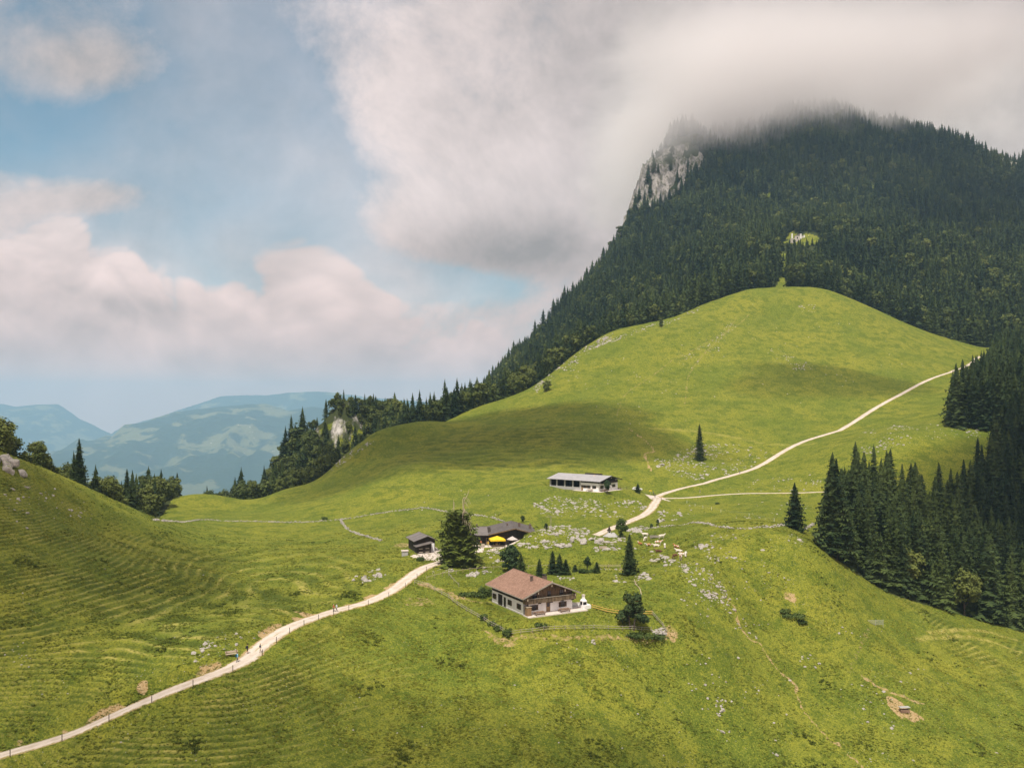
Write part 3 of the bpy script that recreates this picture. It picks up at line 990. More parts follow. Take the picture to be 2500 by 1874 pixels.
def limb(V, Fc, p0, p1, r0, r1, n=4):
    p0, p1 = Vector(p0), Vector(p1)
    d = (p1 - p0).normalized()
    u = d.orthogonal().normalized()
    w = d.cross(u)
    o = len(V)
    for p, r in ((p0, r0), (p1, r1)):
        for k in range(n):
            a = 2 * math.pi * k / n
            V.append(tuple(p + (u * math.cos(a) + w * math.sin(a)) * r))
    for k in range(n):
        a, b = o + k, o + (k + 1) % n
        Fc.append((a, b, b + n))
        Fc.append((a, b + n, a + n))


def spruce_crown(seed, h, R, levels=34, nb=8, segs=5, z_lo=0.05, power=0.82, droop=0.42, full=1.0, ztop=1.0):
    rng = random.Random(seed)
    V, Fc = [], []

    def tri(a, b, c):
        o = len(V)
        V.extend((a, b, c))
        Fc.append((o, o + 1, o + 2))
    gaps = [(rng.uniform(0, 6.28), rng.uniform(0.2, 0.9)) for _ in range(3)]
    for li in range(levels):
        t = li / (levels - 1)
        tz = z_lo + (ztop - z_lo) * (t ** 0.93)
        z = h * tz
        base_l = R * ((1 - tz) ** power) * (0.88 + 0.22 * math.sin(li * 2.4 + seed)) + 0.42 * (1 - 0.4 * tz)
        n = max(4, int(nb * (1 - 0.45 * t)))
        a0 = rng.uniform(0, 6.28)
        for k in range(n):
            a = a0 + 2 * math.pi * k / n + rng.uniform(-0.25, 0.25)
            L = base_l * rng.uniform(0.72, 1.16)
            for ga, gz in gaps:
                if abs(((a - ga + math.pi) % (2 * math.pi)) - math.pi) < 0.5 and abs(gz - tz) < 0.06:
                    L *= 0.55
            up = 0.35 * tz - 0.05
            ca, sa = math.cos(a), math.sin(a)
            dr = droop * (1 - 0.55 * tz) * rng.uniform(0.75, 1.25)

            def pt(s):
                return (ca * L * s, sa * L * s, z + L * (up * s - dr * s ** 1.4 + 0.10 * s ** 4))
            for j in range(segs):
                s = 0.16 + 0.84 * j / segs
                x, y, zz = pt(s)
                x2, y2, z2 = pt(min(1.0, s + 0.95 / segs))
                ln = (0.46 * L * (1 - 0.62 * s) + 0.26) * rng.uniform(0.75, 1.3) * full
                for sd_ in (-1, 1):
                    ang = a + sd_ * rng.uniform(0.75, 1.2)
                    ex, ey = x + math.cos(ang) * ln, y + math.sin(ang) * ln
                    tri((x, y, zz), (x2, y2, z2), (ex, ey, zz - ln * rng.uniform(0.12, 0.5)))
                if j % 2 == 0:
                    tri((x, y, zz + 0.04), (x2, y2, z2 + 0.04), ((x + x2) / 2 + rng.uniform(-.1, .1), (y + y2) / 2 + rng.uniform(-.1, .1), zz - ln * rng.uniform(0.5, 0.95)))
            xe, ye, ze = pt(0.82)
            xt, yt, zt = pt(1.08)
            q = 0.10 * L + 0.05
            tri((xe - sa * q, ye + ca * q, ze), (xe + sa * q, ye - ca * q, ze), (xt, yt, zt))
        for k in range(7):                       # shaded inner sprays close to the stem
            a = rng.uniform(0, 6.28)
            r0 = base_l * rng.uniform(0.25, 0.62)
            w_ = base_l * rng.uniform(0.25, 0.45) + 0.12
            x, y = math.cos(a) * r0, math.sin(a) * r0
            tri((x - math.sin(a) * w_, y + math.cos(a) * w_, z), (x + math.sin(a) * w_, y - math.cos(a) * w_, z + rng.uniform(-.2, .2)), (x * 0.8, y * 0.8, z + h / levels * rng.uniform(0.9, 2.0)))
    # leader
    for k in range(4):
        a = k * 1.57 + rng.uniform(0, 1)
        tri((math.cos(a) * 0.22, math.sin(a) * 0.22, h * ztop * 0.965), (math.cos(a + 2) * 0.22, math.sin(a + 2) * 0.22, h * ztop * 0.965), (0, 0, h * ztop * 1.02))
    return V, Fc


def leaf_cloud(seed, lobes, n, size, squash=0.8):
    """leaf sprays spread through a set of lobes (x, y, z, rx, rz): outer shell denser"""
    rng = random.Random(seed)
    V, Fc = [], []
    tot = sum(l[3] ** 2 for l in lobes)
    for (lx, ly, lz, rx, rz) in lobes:
        m = int(n * rx * rx / tot)
        for _ in range(m):
            u = rng.uniform(-1, 1)
            a = rng.uniform(0, 6.2832)
            q = math.sqrt(1 - u * u)
            rad = rng.uniform(0.55, 1.06) if rng.random() < 0.8 else rng.uniform(0.2, 0.6)
            bump = 1 + 0.18 * math.sin(a * 3 + seed) * math.cos(u * 5 + seed * 2)
            dx, dy, dz = q * math.cos(a) * bump, q * math.sin(a) * bump, u * bump
            cx, cy, cz = lx + dx * rx * rad, ly + dy * rx * rad, lz + dz * rz * rad
            nrm = Vector((dx + rng.uniform(-.7, .7), dy + rng.uniform(-.7, .7), dz + 0.35 + rng.uniform(-.7, .7))).normalized()
            t1 = nrm.orthogonal().normalized()
            t2 = nrm.cross(t1)
            ph = rng.uniform(0, 6.28)
            s = size * rng.uniform(0.6, 1.3)
            o = len(V)
            c = Vector((cx, cy, cz))
            for kk in range(3):
                aa = ph + kk * 2.09 + rng.uniform(-.3, .3)
                V.append(tuple(c + (t1 * math.cos(aa) + t2 * math.sin(aa)) * s - nrm * (0.25 * s if kk == 0 else 0)))
            Fc.append((o, o + 1, o + 2))
    return V, Fc


def mk_mesh(name, geo, mat):
    V, Fc = geo
    me = np_mesh(name, np.array(V, dtype=float), np.array(Fc, dtype=int), 3)
    me.materials.append(mat)
    return me


def broad_lobes(seed, h, w, k=9, z_lo=0.30):
    rng = random.Random(seed)
    L = [(0, 0, h * 0.62, w * 0.72, h * 0.30)]
    for i in range(k):
        a = rng.uniform(0, 6.28)
        t = rng.uniform(z_lo, 0.9)
        rr = w * (0.80 * math.sin(math.pi * min(1, (t - z_lo * 0.6) / (1.06 - z_lo * 0.6))) ** 0.6) * rng.uniform(0.5, 0.85)
        s = rng.uniform(0.28, 0.46) * w
        L.append((math.cos(a) * rr, math.sin(a) * rr, h * t, s, s * 0.8))
    L.append((rng.uniform(-.1, .1) * w, rng.uniform(-.1, .1) * w, h * 0.86, w * 0.36, h * 0.13))
    return L


def broad_trunk(seed, h, lobes, r):
    rng = random.Random(seed)
    V, Fc = trunk_geo(h * 0.72, r, 7, 0.03, rng)
    for (x, y, z, a, b) in lobes[1:6]:
        limb(V, Fc, (0, 0, max(h * 0.18, z - 0.30 * h)), (x, y, z), r * 0.45, r * 0.12)
    return V, Fc


# prototypes: (trunk mesh, crown mesh, nominal height)
PROTO = {'spruce': [], 'broad': []}
for k, (R, pw, dr) in enumerate([(4.5, 0.80, 0.45), (4.0, 0.74, 0.5), (4.8, 0.86, 0.40), (3.6, 0.78, 0.42), (4.2, 0.70, 0.52), (4.1, 0.9, 0.38)]):
    PROTO['spruce'].append((mk_mesh('spruce_trunk', trunk_geo(19.0, 0.30, 6, 0.0, random.Random(k)), M_BARK), mk_mesh('spruce_crown', spruce_crown(100 + k, 20.0, R, 36, 8, 5, 0.05 + 0.03 * (k % 3), pw, dr), M_SPR), 20.0))
for k, (w, h) in enumerate([(4.6, 14.0), (5.2, 13.0), (4.0, 15.0), (4.8, 12.0)]):
    lob = broad_lobes(200 + k, h, w, 10, 0.28)
    PROTO['broad'].append((mk_mesh('broad_trunk', broad_trunk(k, h, lob, 0.32), M_BARK), mk_mesh('broad_crown', leaf_cloud(210 + k, lob, 3000, 0.42), M_BRD), h))


def place_tree(name, pos, sc, rot, trunk, crown, label, group=None, cat='tree', sxy=1.0, tilt=0.0):
    e = bpy.data.objects.new(name, None)
    e.empty_display_size = 0.5
    COL.objects.link(e)
    e.location = pos
    e.rotation_euler = (tilt, 0, rot)
    e.scale = (sc * sxy, sc * sxy, sc)
    t = bpy.data.objects.new('trunk', trunk)
    c = bpy.data.objects.new('crown', crown)
    for o in (t, c):
        COL.objects.link(o)
        o.parent = e
    tag(e, label, cat, group)
    return e


ZONE_TXT = {
    'R': ('lower right forest', 'packed into the dense dark forest at the lower right'),
    'I': ('grove by the upper road', 'in the dark grove below the upper gravel road'),
    'M': ('forest edge behind the hill', 'on the forest edge behind the grassy hill'),
    'L': ('trees behind the left slope', 'rising behind the steep left slope'),
}


def scatter_forest():
    pts = []

    def zone(poly, key, cell, hmin, hmax, pbroad, bounds):
        x0, x1, y0, y1 = bounds
        nx, ny = int((x1 - x0) / cell), int((y1 - y0) / cell)
        gx, gy = np.meshgrid(np.arange(nx), np.arange(ny))
        X = x0 + (gx + 0.5 + RNG.uniform(-0.46, 0.46, gx.shape)) * cell
        Y = y0 + (gy + 0.5 + RNG.uniform(-0.46, 0.46, gx.shape)) * cell
        X, Y = X.ravel(), Y.ravel()
        ok = in_poly(X, Y, poly) & forest_mask(X, Y) & (np.abs(X / Y) < 0.74) & (Y < 1850)
        cm = cliff_mask(X, Y)
        ok &= (cm < 0.35) | (RNG.random(len(X)) < np.where(Y < 700, 0.50, 0.07))
        for nm, hw, c in ROADS:
            d, _ = seg_dist(X, Y, c[::3])
            ok &= d > hw + 2.6
        ok &= ~((X > 150) & (X < 275) & (Y > 1265) & (Y < 1360) & (RNG.random(len(X)) < 0.85))
        X, Y = X[ok], Y[ok]
        Z = hz_many(X, Y)
        hh = RNG.uniform(hmin, hmax, len(X)) * np.where(RNG.random(len(X)) < 0.14, RNG.uniform(0.45, 0.8, len(X)), 1.0)
        hh = np.where(np.hypot((X + 106) / 34, (Y - 565) / 40) < 1, hh * 0.55, hh)
        young = (np.abs(X - CLEARING.x + 0.33 * (CLEARING.y - Y)) < 20) & (Y > 800) & (Y < CLEARING.y)      # young trees below the clearing
        hh = np.where(young, np.minimum(hh * 0.4, 8.5), hh)
        px, py = CX + F * X / Y, HZ - F * (Z + hh) / Y
        j = np.clip(((X / Y) - GS[0]) / (GS[1] - GS[0]), 0, len(GS) - 1).astype(int)
        i = np.clip(np.searchsorted(GY, Y) - 3, 0, len(GY) - 1)
        vis = py < _PMIN[i, j] + 18
        br = RNG.random(len(X)) < pbroad(X, Y)
        for a in np.nonzero(vis)[0]:
            pts.append((X[a], Y[a], Z[a], hh[a], bool(br[a]), key, px[a], py[a]))
    zone(FOREST_R, 'R', 4.3, 18, 28, lambda x, y: np.full(len(x), 0.03), (60, 330, 232, 432))
    zone(FOREST_I, 'I', 5.0, 20, 27, lambda x, y: np.full(len(x), 0.04), (180, 520, 374, 645))
    zone(FOREST_L, 'L', 5.0, 9, 19, lambda x, y: np.full(len(x), 0.72), (-330, -120, 230, 475))
    zone(FOREST_M, 'M', 4.6, 15, 25, lambda x, y: np.where(x < -55, 0.75, 0.42), (-200, 60, 440, 640))
    zone(FOREST_M, 'M', 6.6, 14, 28, lambda x, y: np.where(x < 10, 0.50, np.where(y < 760, 0.22, 0.20)), (-430, 1400, 436, 1000))
    zone(FOREST_M, 'M', 7.6, 14, 27, lambda x, y: np.full(len(x), 0.13), (-430, 1400, 1000, 1850))
    return pts


TREES = scatter_forest()
_near = [t for t in TREES if -40 < t[6] < 2540 and t[7] > -40]
_near.sort(key=lambda t: -t[3] / t[1])
_ind, _cnt = set(), {False: 0, True: 0}
for t in _near:
    if _cnt[t[4]] < (285 if not t[4] else 170):
        _cnt[t[4]] += 1
        _ind.add(id(t))
_trng = random.Random(5)
for t in TREES:
    if id(t) not in _ind:
        continue
    x, y, z, h, br, key, px, py = t
    kind = 'broad' if br else 'spruce'
    tr, cr, nom = PROTO[kind][_trng.randrange(len(PROTO[kind]))]
    if br:
        h *= 0.72 if key != 'L' else 0.85
    g, txt = ZONE_TXT[key]
    nm, word = ('broadleaf_tree', 'rounded broadleaf tree') if br else ('spruce_tree', 'tall dark spruce')
    place_tree(nm, (x, y, z - 0.25), h / nom, _trng.uniform(0, 6.28), tr, cr, f'{word} {txt}', f'{"broadleaf trees" if br else "spruces"} of the {g}', 'tree', _trng.uniform(0.86, 1.18))


def far_protos():
    col = bpy.data.collections.new('forest_stock')
    obs = []
    for k in range(5):
        V, Fc = spruce_crown(300 + k, 20.0, [5.0, 4.5, 5.4, 4.2, 4.8][k], 18, 7, 3, 0.04, [0.8, 0.72, 0.86, 0.75, 0.68][k], 0.45, 1.2)
        obs.append(bpy.data.objects.new(f'stock_{k}', mk_mesh('stock_spruce', (V, Fc), M_SPR)))
    for k in range(3):
        lob = broad_lobes(320 + k, 14.0, 5.0, 8, 0.22)
        obs.append(bpy.data.objects.new(f'stock_{5 + k}', mk_mesh('stock_broad', leaf_cloud(330 + k, lob, 700, 0.75), M_BRD)))
    for o in obs:
        col.objects.link(o)
    return col


def instancer(name, pts, col, label=None):
    """one object: points carrying size, turn and kind; geometry nodes put a tree on each"""
    P = np.array([p[:3] for p in pts], dtype=np.float32)
    me = bpy.data.meshes.new(name)
    me.vertices.add(len(P))
    me.vertices.foreach_set('co', P.ravel())
    a = me.attributes.new('tsize', 'FLOAT_VECTOR', 'POINT')
    a.data.foreach_set('vector', np.array([p[3] for p in pts], dtype=np.float32).ravel())
    a = me.attributes.new('tturn', 'FLOAT_VECTOR', 'POINT')
    a.data.foreach_set('vector', np.array([(0, 0, p[4]) for p in pts], dtype=np.float32).ravel())
    a = me.attributes.new('tkind', 'INT', 'POINT')
    a.data.foreach_set('value', np.array([p[5] for p in pts], dtype=np.int32))
    o = link(bpy.data.objects.new(name, me))
    ng = bpy.data.node_groups.new(name, 'GeometryNodeTree')
    ng.interface.new_socket('Geometry', in_out='INPUT', socket_type='NodeSocketGeometry')
    ng.interface.new_socket('Geometry', in_out='OUTPUT', socket_type='NodeSocketGeometry')
    n, l = ng.nodes, ng.links
    gi, go = n.new('NodeGroupInput'), n.new('NodeGroupOutput')
    ci = n.new('GeometryNodeCollectionInfo')
    ci.inputs['Collection'].default_value = col
    ci.inputs['Separate Children'].default_value = True
    ci.inputs['Reset Children'].default_value = True
    iop = n.new('GeometryNodeInstanceOnPoints')

    def at(nm, ty):
        q = n.new('GeometryNodeInputNamedAttribute')
        q.data_type = ty
        q.inputs['Name'].default_value = nm
        return q.outputs['Attribute']
    l.new(gi.outputs[0], iop.inputs['Points'])
    l.new(ci.outputs[0], iop.inputs['Instance'])
    iop.inputs['Pick Instance'].default_value = True
    l.new(at('tkind', 'INT'), iop.inputs['Instance Index'])
    e2r = n.new('FunctionNodeEulerToRotation')
    l.new(at('tturn', 'FLOAT_VECTOR'), e2r.inputs[0])
    l.new(e2r.outputs[0], iop.inputs['Rotation'])
    l.new(at('tsize', 'FLOAT_VECTOR'), iop.inputs['Scale'])
    l.new(iop.outputs[0], go.inputs[0])
    mod = o.modifiers.new('trees', 'NODES')
    mod.node_group = ng
    tag(o, label, 'forest' if label else None, kind='stuff')
    return o


_far = []
for t in TREES:
    if id(t) in _ind:
        continue
    x, y, z, h, br, key, px, py = t
    if br:
        h *= 0.75
    s = h / (14.0 if br else 20.0)
    w = _trng.uniform(0.82, 1.25) * s
    _far.append((x, y, z - 0.3, (w, w, s), _trng.uniform(0, 6.28), 5 + _trng.randrange(3) if br else _trng.randrange(5)))
print('trees', len(TREES), 'far', len(_far))
instancer('mountain_forest', _far, far_protos(), 'dense dark spruce forest covering the mountain flank')


def grass_tufts():
    """tall grass and herb clumps standing out of the cropped turf"""
    col = bpy.data.collections.new('tuft_stock')
    mats = [mat_foliage('tall_grass', (0.085, 0.118, 0.014), (0.285, 0.280, 0.036), None, 0.8), mat_foliage('rank_herbs', (0.070, 0.096, 0.013), (0.130, 0.155, 0.020), None, 0.7)]
    for k in range(6):
        rng = random.Random(900 + k)
        V, Fc = [], []
        for b in range(16):
            a = rng.uniform(0, 6.28)
            r = rng.uniform(0, 0.30)
            x, y = math.cos(a) * r, math.sin(a) * r
            h = rng.uniform(0.10, 0.30) if k < 3 else rng.uniform(0.14, 0.36)
            w = rng.uniform(0.04, 0.09) if k < 3 else rng.uniform(0.08, 0.17)
            t = rng.uniform(0, 6.28)
            o = len(V)
            V += [(x - math.cos(t) * w, y - math.sin(t) * w, -0.05), (x + math.cos(t) * w, y + math.sin(t) * w, -0.05), (x + math.cos(a) * h * 0.7, y + math.sin(a) * h * 0.7, h)]
            Fc.append((o, o + 1, o + 2))
        col.objects.link(bpy.data.objects.new(f'tuft_{k}', mk_mesh('tuft', (V, Fc), mats[0 if k < 3 else 1])))
    n = 230000
    d = np.exp(RNG.uniform(math.log(112), math.log(345), n))
    X, Y = RNG.uniform(-0.66, 0.66, n) * d, d
    dens = fbm(X / 7.0, Y / 7.0, 4, 611)
    herb = fbm(X / 11.0, Y / 11.0, 3, 631)
    keep = RNG.random(n) < np.clip(0.40 + dens * 1.1, 0.06, 1) * sstep(340, 230, Y)
    keep &= ~forest_mask(X, Y)
    for nm, hw, c in ROADS:
        m = keep & (X > c[:, 0].min() - 3) & (X < c[:, 0].max() + 3) & (Y > c[:, 1].min() - 3) & (Y < c[:, 1].max() + 3)
        q, _ = seg_dist(X[m], Y[m], c[::2])
        keep[np.nonzero(m)[0][q < hw + 0.15]] = False
    for (x0, y0, hl, hw, a, pz) in PADS:
        c_, s_ = math.cos(a), math.sin(a)
        keep &= ~((np.abs((X - x0) * c_ + (Y - y0) * s_) < hl - 0.5) & (np.abs(-(X - x0) * s_ + (Y - y0) * c_) < hw - 0.5))
    X, Y, herb = X[keep], Y[keep], herb[keep]
    Z = hz_many(X, Y)
    S = RNG.uniform(0.42, 0.95, len(X)) * (1 + np.clip(herb - 0.2, 0, 1) * 0.8)
    kind = np.where(herb > RNG.uniform(0.45, 0.95, len(X)), RNG.integers(3, 6, len(X)), RNG.integers(0, 3, len(X)))
    T = RNG.uniform(0, 6.28, len(X))
    pts = [(X[i], Y[i], Z[i], (S[i], S[i], S[i]), T[i], int(kind[i])) for i in range(len(X))]
    print('tufts', len(pts))
    o = instancer('grass_tufts', pts, col, 'tufts of taller grass and herbs over the pastures')
    o['category'] = 'grass'


grass_tufts()

# ------------------------------------------------------------------ building kit
class MB:
    """collects boxes, prisms and tubes, then links them as one mesh object"""
    def __init__(self):
        self.V, self.F = [], []

    def quad(self, a, b, c, d):
        o = len(self.V)
        self.V += [a, b, c, d]
        self.F.append((o, o + 1, o + 2, o + 3))
        return self

    def hexa(self, lo, hi):
        """lo, hi: four corners each (counter-clockwise seen from above)"""
        o = len(self.V)
        self.V += list(lo) + list(hi)
        self.F += [(o + 3, o + 2, o + 1, o), (o + 4, o + 5, o + 6, o + 7)]
        for k in range(4):
            n = (k + 1) % 4
            self.F.append((o + k, o + n, o + 4 + n, o + 4 + k))
        return self

    def box(self, x0, x1, y0, y1, z0, z1):
        c = [(x0, y0), (x1, y0), (x1, y1), (x0, y1)]
        return self.hexa([(x, y, z0) for x, y in c], [(x, y, z1) for x, y in c])

    def prism_y(self, prof, y0, y1):
        """closed profile of (x, z), counter-clockwise seen from -y"""
        o, n = len(self.V), len(prof)
        self.V += [(x, y0, z) for x, z in prof] + [(x, y1, z) for x, z in prof]
        self.F.append(tuple(range(o, o + n)))
        self.F.append(tuple(range(o + 2 * n - 1, o + n - 1, -1)))
        for k in range(n):
            m = (k + 1) % n
            self.F.append((o + k, o + n + k, o + n + m, o + m))
        return self

    def tube(self, p0, p1, r0, r1=None, n=6):
        p0, p1 = Vector(p0), Vector(p1)
        r1 = r0 if r1 is None else r1
        d = (p1 - p0).normalized()
        u = d.orthogonal().normalized()
        w = d.cross(u)
        o = len(self.V)
        for p, r in ((p0, r0), (p1, r1)):
            for k in range(n):
                a = 2 * math.pi * k / n
                self.V.append(tuple(p + (u * math.cos(a) + w * math.sin(a)) * r))
        for k in range(n):
            m = (k + 1) % n
            self.F.append((o + k, o + m, o + n + m, o + n + k))
        self.F.append(tuple(range(o + n - 1, o - 1, -1)))
        self.F.append(tuple(range(o + n, o + 2 * n)))
        return self

    def cone(self, c, r, z0, z1, n=8, r1=0.0):
        o = len(self.V)
        for k in range(n):
            a = 2 * math.pi * (k + 0.5) / n
            self.V.append((c[0] + math.cos(a) * r, c[1] + math.sin(a) * r, z0))
        self.V.append((c[0], c[1], z1))
        for k in range(n):
            self.F.append((o + k, o + (k + 1) % n, o + n))
        self.F.append(tuple(range(o + n - 1, o - 1, -1)))
        return self

    def mesh(self, name, mat):
        me = bpy.data.meshes.new(name)
        me.from_pydata([tuple(v) for v in self.V], [], self.F)
        me.update()
        if mat:
            me.materials.append(mat)
        return me

    def build(self, name, mat, parent=None):
        o = bpy.data.objects.new(name, self.mesh(name, mat))
        return link(o, parent)


def empty(name, loc, rz=0.0, label=None, cat=None, group=None):
    e = bpy.data.objects.new(name, None)
    e.empty_display_size = 0.5
    COL.objects.link(e)
    e.location = loc
    e.rotation_euler = (0, 0, rz)
    return tag(e, label, cat, group)


def mat_wood(name, dark, lite, axis=2, scale=7.0, rough=0.8, contrast=1.0):
    m, t, b = new_mat(name)
    p = t.coord('Object')
    st = [6.0, 6.0, 6.0]
    st[axis] = 0.5
    g = t.noise(t.vm('MULTIPLY', p, tuple(st)), 1.0, 5.0, 0.65)
    bl = t.noise(p, 0.8, 3.0, 0.6)
    f = t.m('ADD', t.m('MULTIPLY', t.ramp(g, 0.32, 0.68), 0.7 * contrast), t.m('MULTIPLY', t.ramp(bl, 0.3, 0.7), 0.3))
    t.put(b.inputs['Base Color'], t.mix(f, dark, lite))
    t.put(b.inputs['Normal'], t.bump(g, 0.4, 0.03))
    b.inputs['Roughness'].default_value = rough
    return m


def mat_tiles(name, a, c, course=0.34, lap=0.30):
    """roof courses: rows follow the slope (height), joints along the ridge"""
    m, t, b = new_mat(name)
    p = t.coord('Object')
    x, y, z = t.xyz(p)
    row = t.m('FRACT', t.m('MULTIPLY', z, 1.0 / (course * 0.38)))
    j = t.m('FRACT', t.m('MULTIPLY', y, 1.0 / lap))
    n = t.noise(p, 2.2, 4.0, 0.6)
    n2 = t.noise(p, 0.35, 3.0, 0.6)
    cell = t.noise(t.comb(t.m('FLOOR', t.m('MULTIPLY', y, 1.0 / lap)), t.m('FLOOR', t.m('MULTIPLY', z, 1.0 / (course * 0.38))), 0.0), 4.7, 0.0)
    f = t.m('ADD', t.m('MULTIPLY', n, 0.35), t.m('ADD', t.m('MULTIPLY', n2, 0.35), t.m('MULTIPLY', cell, 0.45)))
    col = t.mix(t.ramp(f, 0.35, 0.85), a, c)
    col = t.mix(t.m('MULTIPLY', t.ramp(row, 0.16, 0.0), 0.55), col, tuple(v * 0.35 for v in a))
    t.put(b.inputs['Base Color'], col)
    t.put(b.inputs['Normal'], t.bump(t.m('ADD', row, t.m('MULTIPLY', t.ramp(j, 0.1, 0.0), -0.3)), 0.5, 0.05))
    b.inputs['Roughness'].default_value = 0.75
    return m


M_WHITE = simple('white_plaster', (0.82, 0.81, 0.80), 0.9, 0.05, 1.2)
M_PLINTH = simple('grey_plinth', (0.42, 0.40, 0.37), 0.9, 0.15, 2.0)
M_DKWOOD = mat_wood('dark_timber', (0.018, 0.014, 0.011), (0.050, 0.036, 0.026))
M_OLDWOOD = mat_wood('weathered_timber', (0.060, 0.038, 0.020), (0.27, 0.185, 0.105))
M_BALC = mat_wood('balcony_timber', (0.050, 0.034, 0.020), (0.25, 0.185, 0.115))
M_PALEWOOD = mat_wood('pale_timber', (0.34, 0.28, 0.20), (0.52, 0.44, 0.34), 0)
M_YELWOOD = mat_wood('fresh_larch', (0.50, 0.31, 0.07), (0.66, 0.44, 0.13), 0)
M_GREYWOOD = mat_wood('silver_timber', (0.20, 0.175, 0.14), (0.42, 0.38, 0.32), 0)
M_BENCH = mat_wood('bench_timber', (0.16, 0.10, 0.065), (0.30, 0.20, 0.14), 0)
M_TILE = mat_tiles('brown_tiles', (0.190, 0.108, 0.074), (0.345, 0.212, 0.155))
M_SHINGLE = mat_tiles('dark_shingles', (0.085, 0.074, 0.070), (0.145, 0.126, 0.118), 0.3, 1.2)
M_METAL = simple('grey_sheet_roof', (0.36, 0.35, 0.36), 0.55, 0.10, 0.5, 0.0, 0.4)
M_SHEDROOF = simple('brown_sheet_roof', (0.155, 0.135, 0.125), 0.55, 0.15, 0.6, 0.0, 0.4)
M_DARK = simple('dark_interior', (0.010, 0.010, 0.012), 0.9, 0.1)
M_GLASS = simple('window_glass', (0.020, 0.024, 0.030), 0.12, 0.2, 2.0, 0.0, 0.6)
M_STONE = simple('limestone', (0.50, 0.455, 0.415), 0.95, 0.22, 1.3, 0.25)
M_SLAB = simple('pale_paving', (0.62, 0.545, 0.49), 0.9, 0.10, 1.5)
M_CHIM = simple('chimney_render', (0.13, 0.095, 0.080), 0.9, 0.2, 3.0)
M_BLACK = simple('black_metal', (0.018, 0.018, 0.020), 0.5, 0.2)
M_BEIGE = simple('cream_trim', (0.55, 0.49, 0.40), 0.8, 0.1)
M_CONC = simple('concrete_pillar', (0.40, 0.39, 0.38), 0.9, 0.1)
M_SHUT = mat_wood('shutter_timber', (0.040, 0.026, 0.016), (0.12, 0.078, 0.046))
M_DOOR = mat_wood('door_timber', (0.17, 0.105, 0.050), (0.30, 0.20, 0.105))
M_STEEL = simple('galvanised_steel', (0.48, 0.48, 0.45), 0.5, 0.15, 2.0, 0, 0.5, 0.3)


def gable_roof(parent, x0, x1, xm, y0, y1, ze, zr, th, mat, trim=None, cap=None, ze2=None):
    """two slabs meeting at a ridge that runs along y"""
    ze2 = ze if ze2 is None else ze2
    mb = MB()
    mb.prism_y([(x0, ze), (xm, zr), (xm, zr + th), (x0, ze + th)], y0, y1)
    mb.prism_y([(xm, zr), (x1, ze2), (x1, ze2 + th), (xm, zr + th)], y0, y1)
    r = mb.build('roof', mat, parent)
    if trim:
        e = 0.05
        for (xa, za, xb, zb) in ((x0, ze, xm, zr), (x1, ze2, xm, zr)):
            for (ya, yb) in ((y0 - e, y0 - 0.002), (y1 + 0.002, y1 + e)):
                m2 = MB()
                pr = [(xa, za - 0.12), (xb, zb - 0.12), (xb, zb + th + 0.03), (xa, za + th + 0.03)]
                if xa > xb:
                    pr = pr[::-1]
                m2.prism_y(pr, ya, yb).build('bargeboard', trim, r)
    if cap:
        MB().prism_y([(xm - 0.22, zr + th - 0.08), (xm + 0.22, zr + th - 0.08), (xm + 0.10, zr + th + 0.07), (xm - 0.10, zr + th + 0.07)], y0 - 0.03, y1 + 0.03).build('ridge_cap', cap, r)
    return r


def window_x(parent, x, y, z, w, h, side, shutters=True, name='window', mat=None):
    """window in a wall that runs along x (side -1: faces -y)"""
    f = MB()
    t = 0.07
    for (a0, a1, c0, c1) in ((x - w / 2 - t, x - w / 2, z - t, z + h + t), (x + w / 2, x + w / 2 + t, z - t, z + h + t), (x - w / 2, x + w / 2, z + h, z + h + t), (x - w / 2, x + w / 2, z - t, z), (x - 0.03, x + 0.03, z, z + h)):
        f.box(a0, a1, min(y, y + side * 0.06), max(y, y + side * 0.06), c0, c1)
    o = f.build(name, M_SHUT, parent)
    MB().box(x - w / 2, x + w / 2, min(y + side * 0.003, y + side * 0.03), max(y + side * 0.003, y + side * 0.03), z, z + h).build('pane', M_GLASS, o)
    if shutters:
        for s in (-1, 1):
            a = x + s * (w / 2 + t + 0.02)
            MB().box(min(a, a + s * w * 0.48), max(a, a + s * w * 0.48), min(y + side * .004, y + side * .05), max(y + side * .004, y + side * .05), z - 0.04, z + h + 0.04).build('shutter', mat or M_SHUT, o)
    return o


def window_y(parent, y, x, z, w, h, side, shutters=True, name='window', mat=None):
    """window in a wall that runs along y (side -1: faces -x)"""
    f = MB()
    t = 0.07
    for (a0, a1, c0, c1) in ((y - w / 2 - t, y - w / 2, z - t, z + h + t), (y + w / 2, y + w / 2 + t, z - t, z + h + t), (y - w / 2, y + w / 2, z + h, z + h + t), (y - w / 2, y + w / 2, z - t, z), (y - 0.03, y + 0.03, z, z + h)):
        f.box(min(x, x + side * 0.06), max(x, x + side * 0.06), a0, a1, c0, c1)
    o = f.build(name, M_SHUT, parent)
    MB().box(min(x + side * .003, x + side * .03), max(x + side * .003, x + side * .03), y - w / 2, y + w / 2, z, z + h).build('pane', M_GLASS, o)
    if shutters:
        for s in (-1, 1):
            a = y + s * (w / 2 + t + 0.02)
            MB().box(min(x + side * .004, x + side * .05), max(x + side * .004, x + side * .05), min(a, a + s * w * 0.48), max(a, a + s * w * 0.48), z - 0.04, z + h + 0.04).build('shutter', mat or M_SHUT, o)
    return o


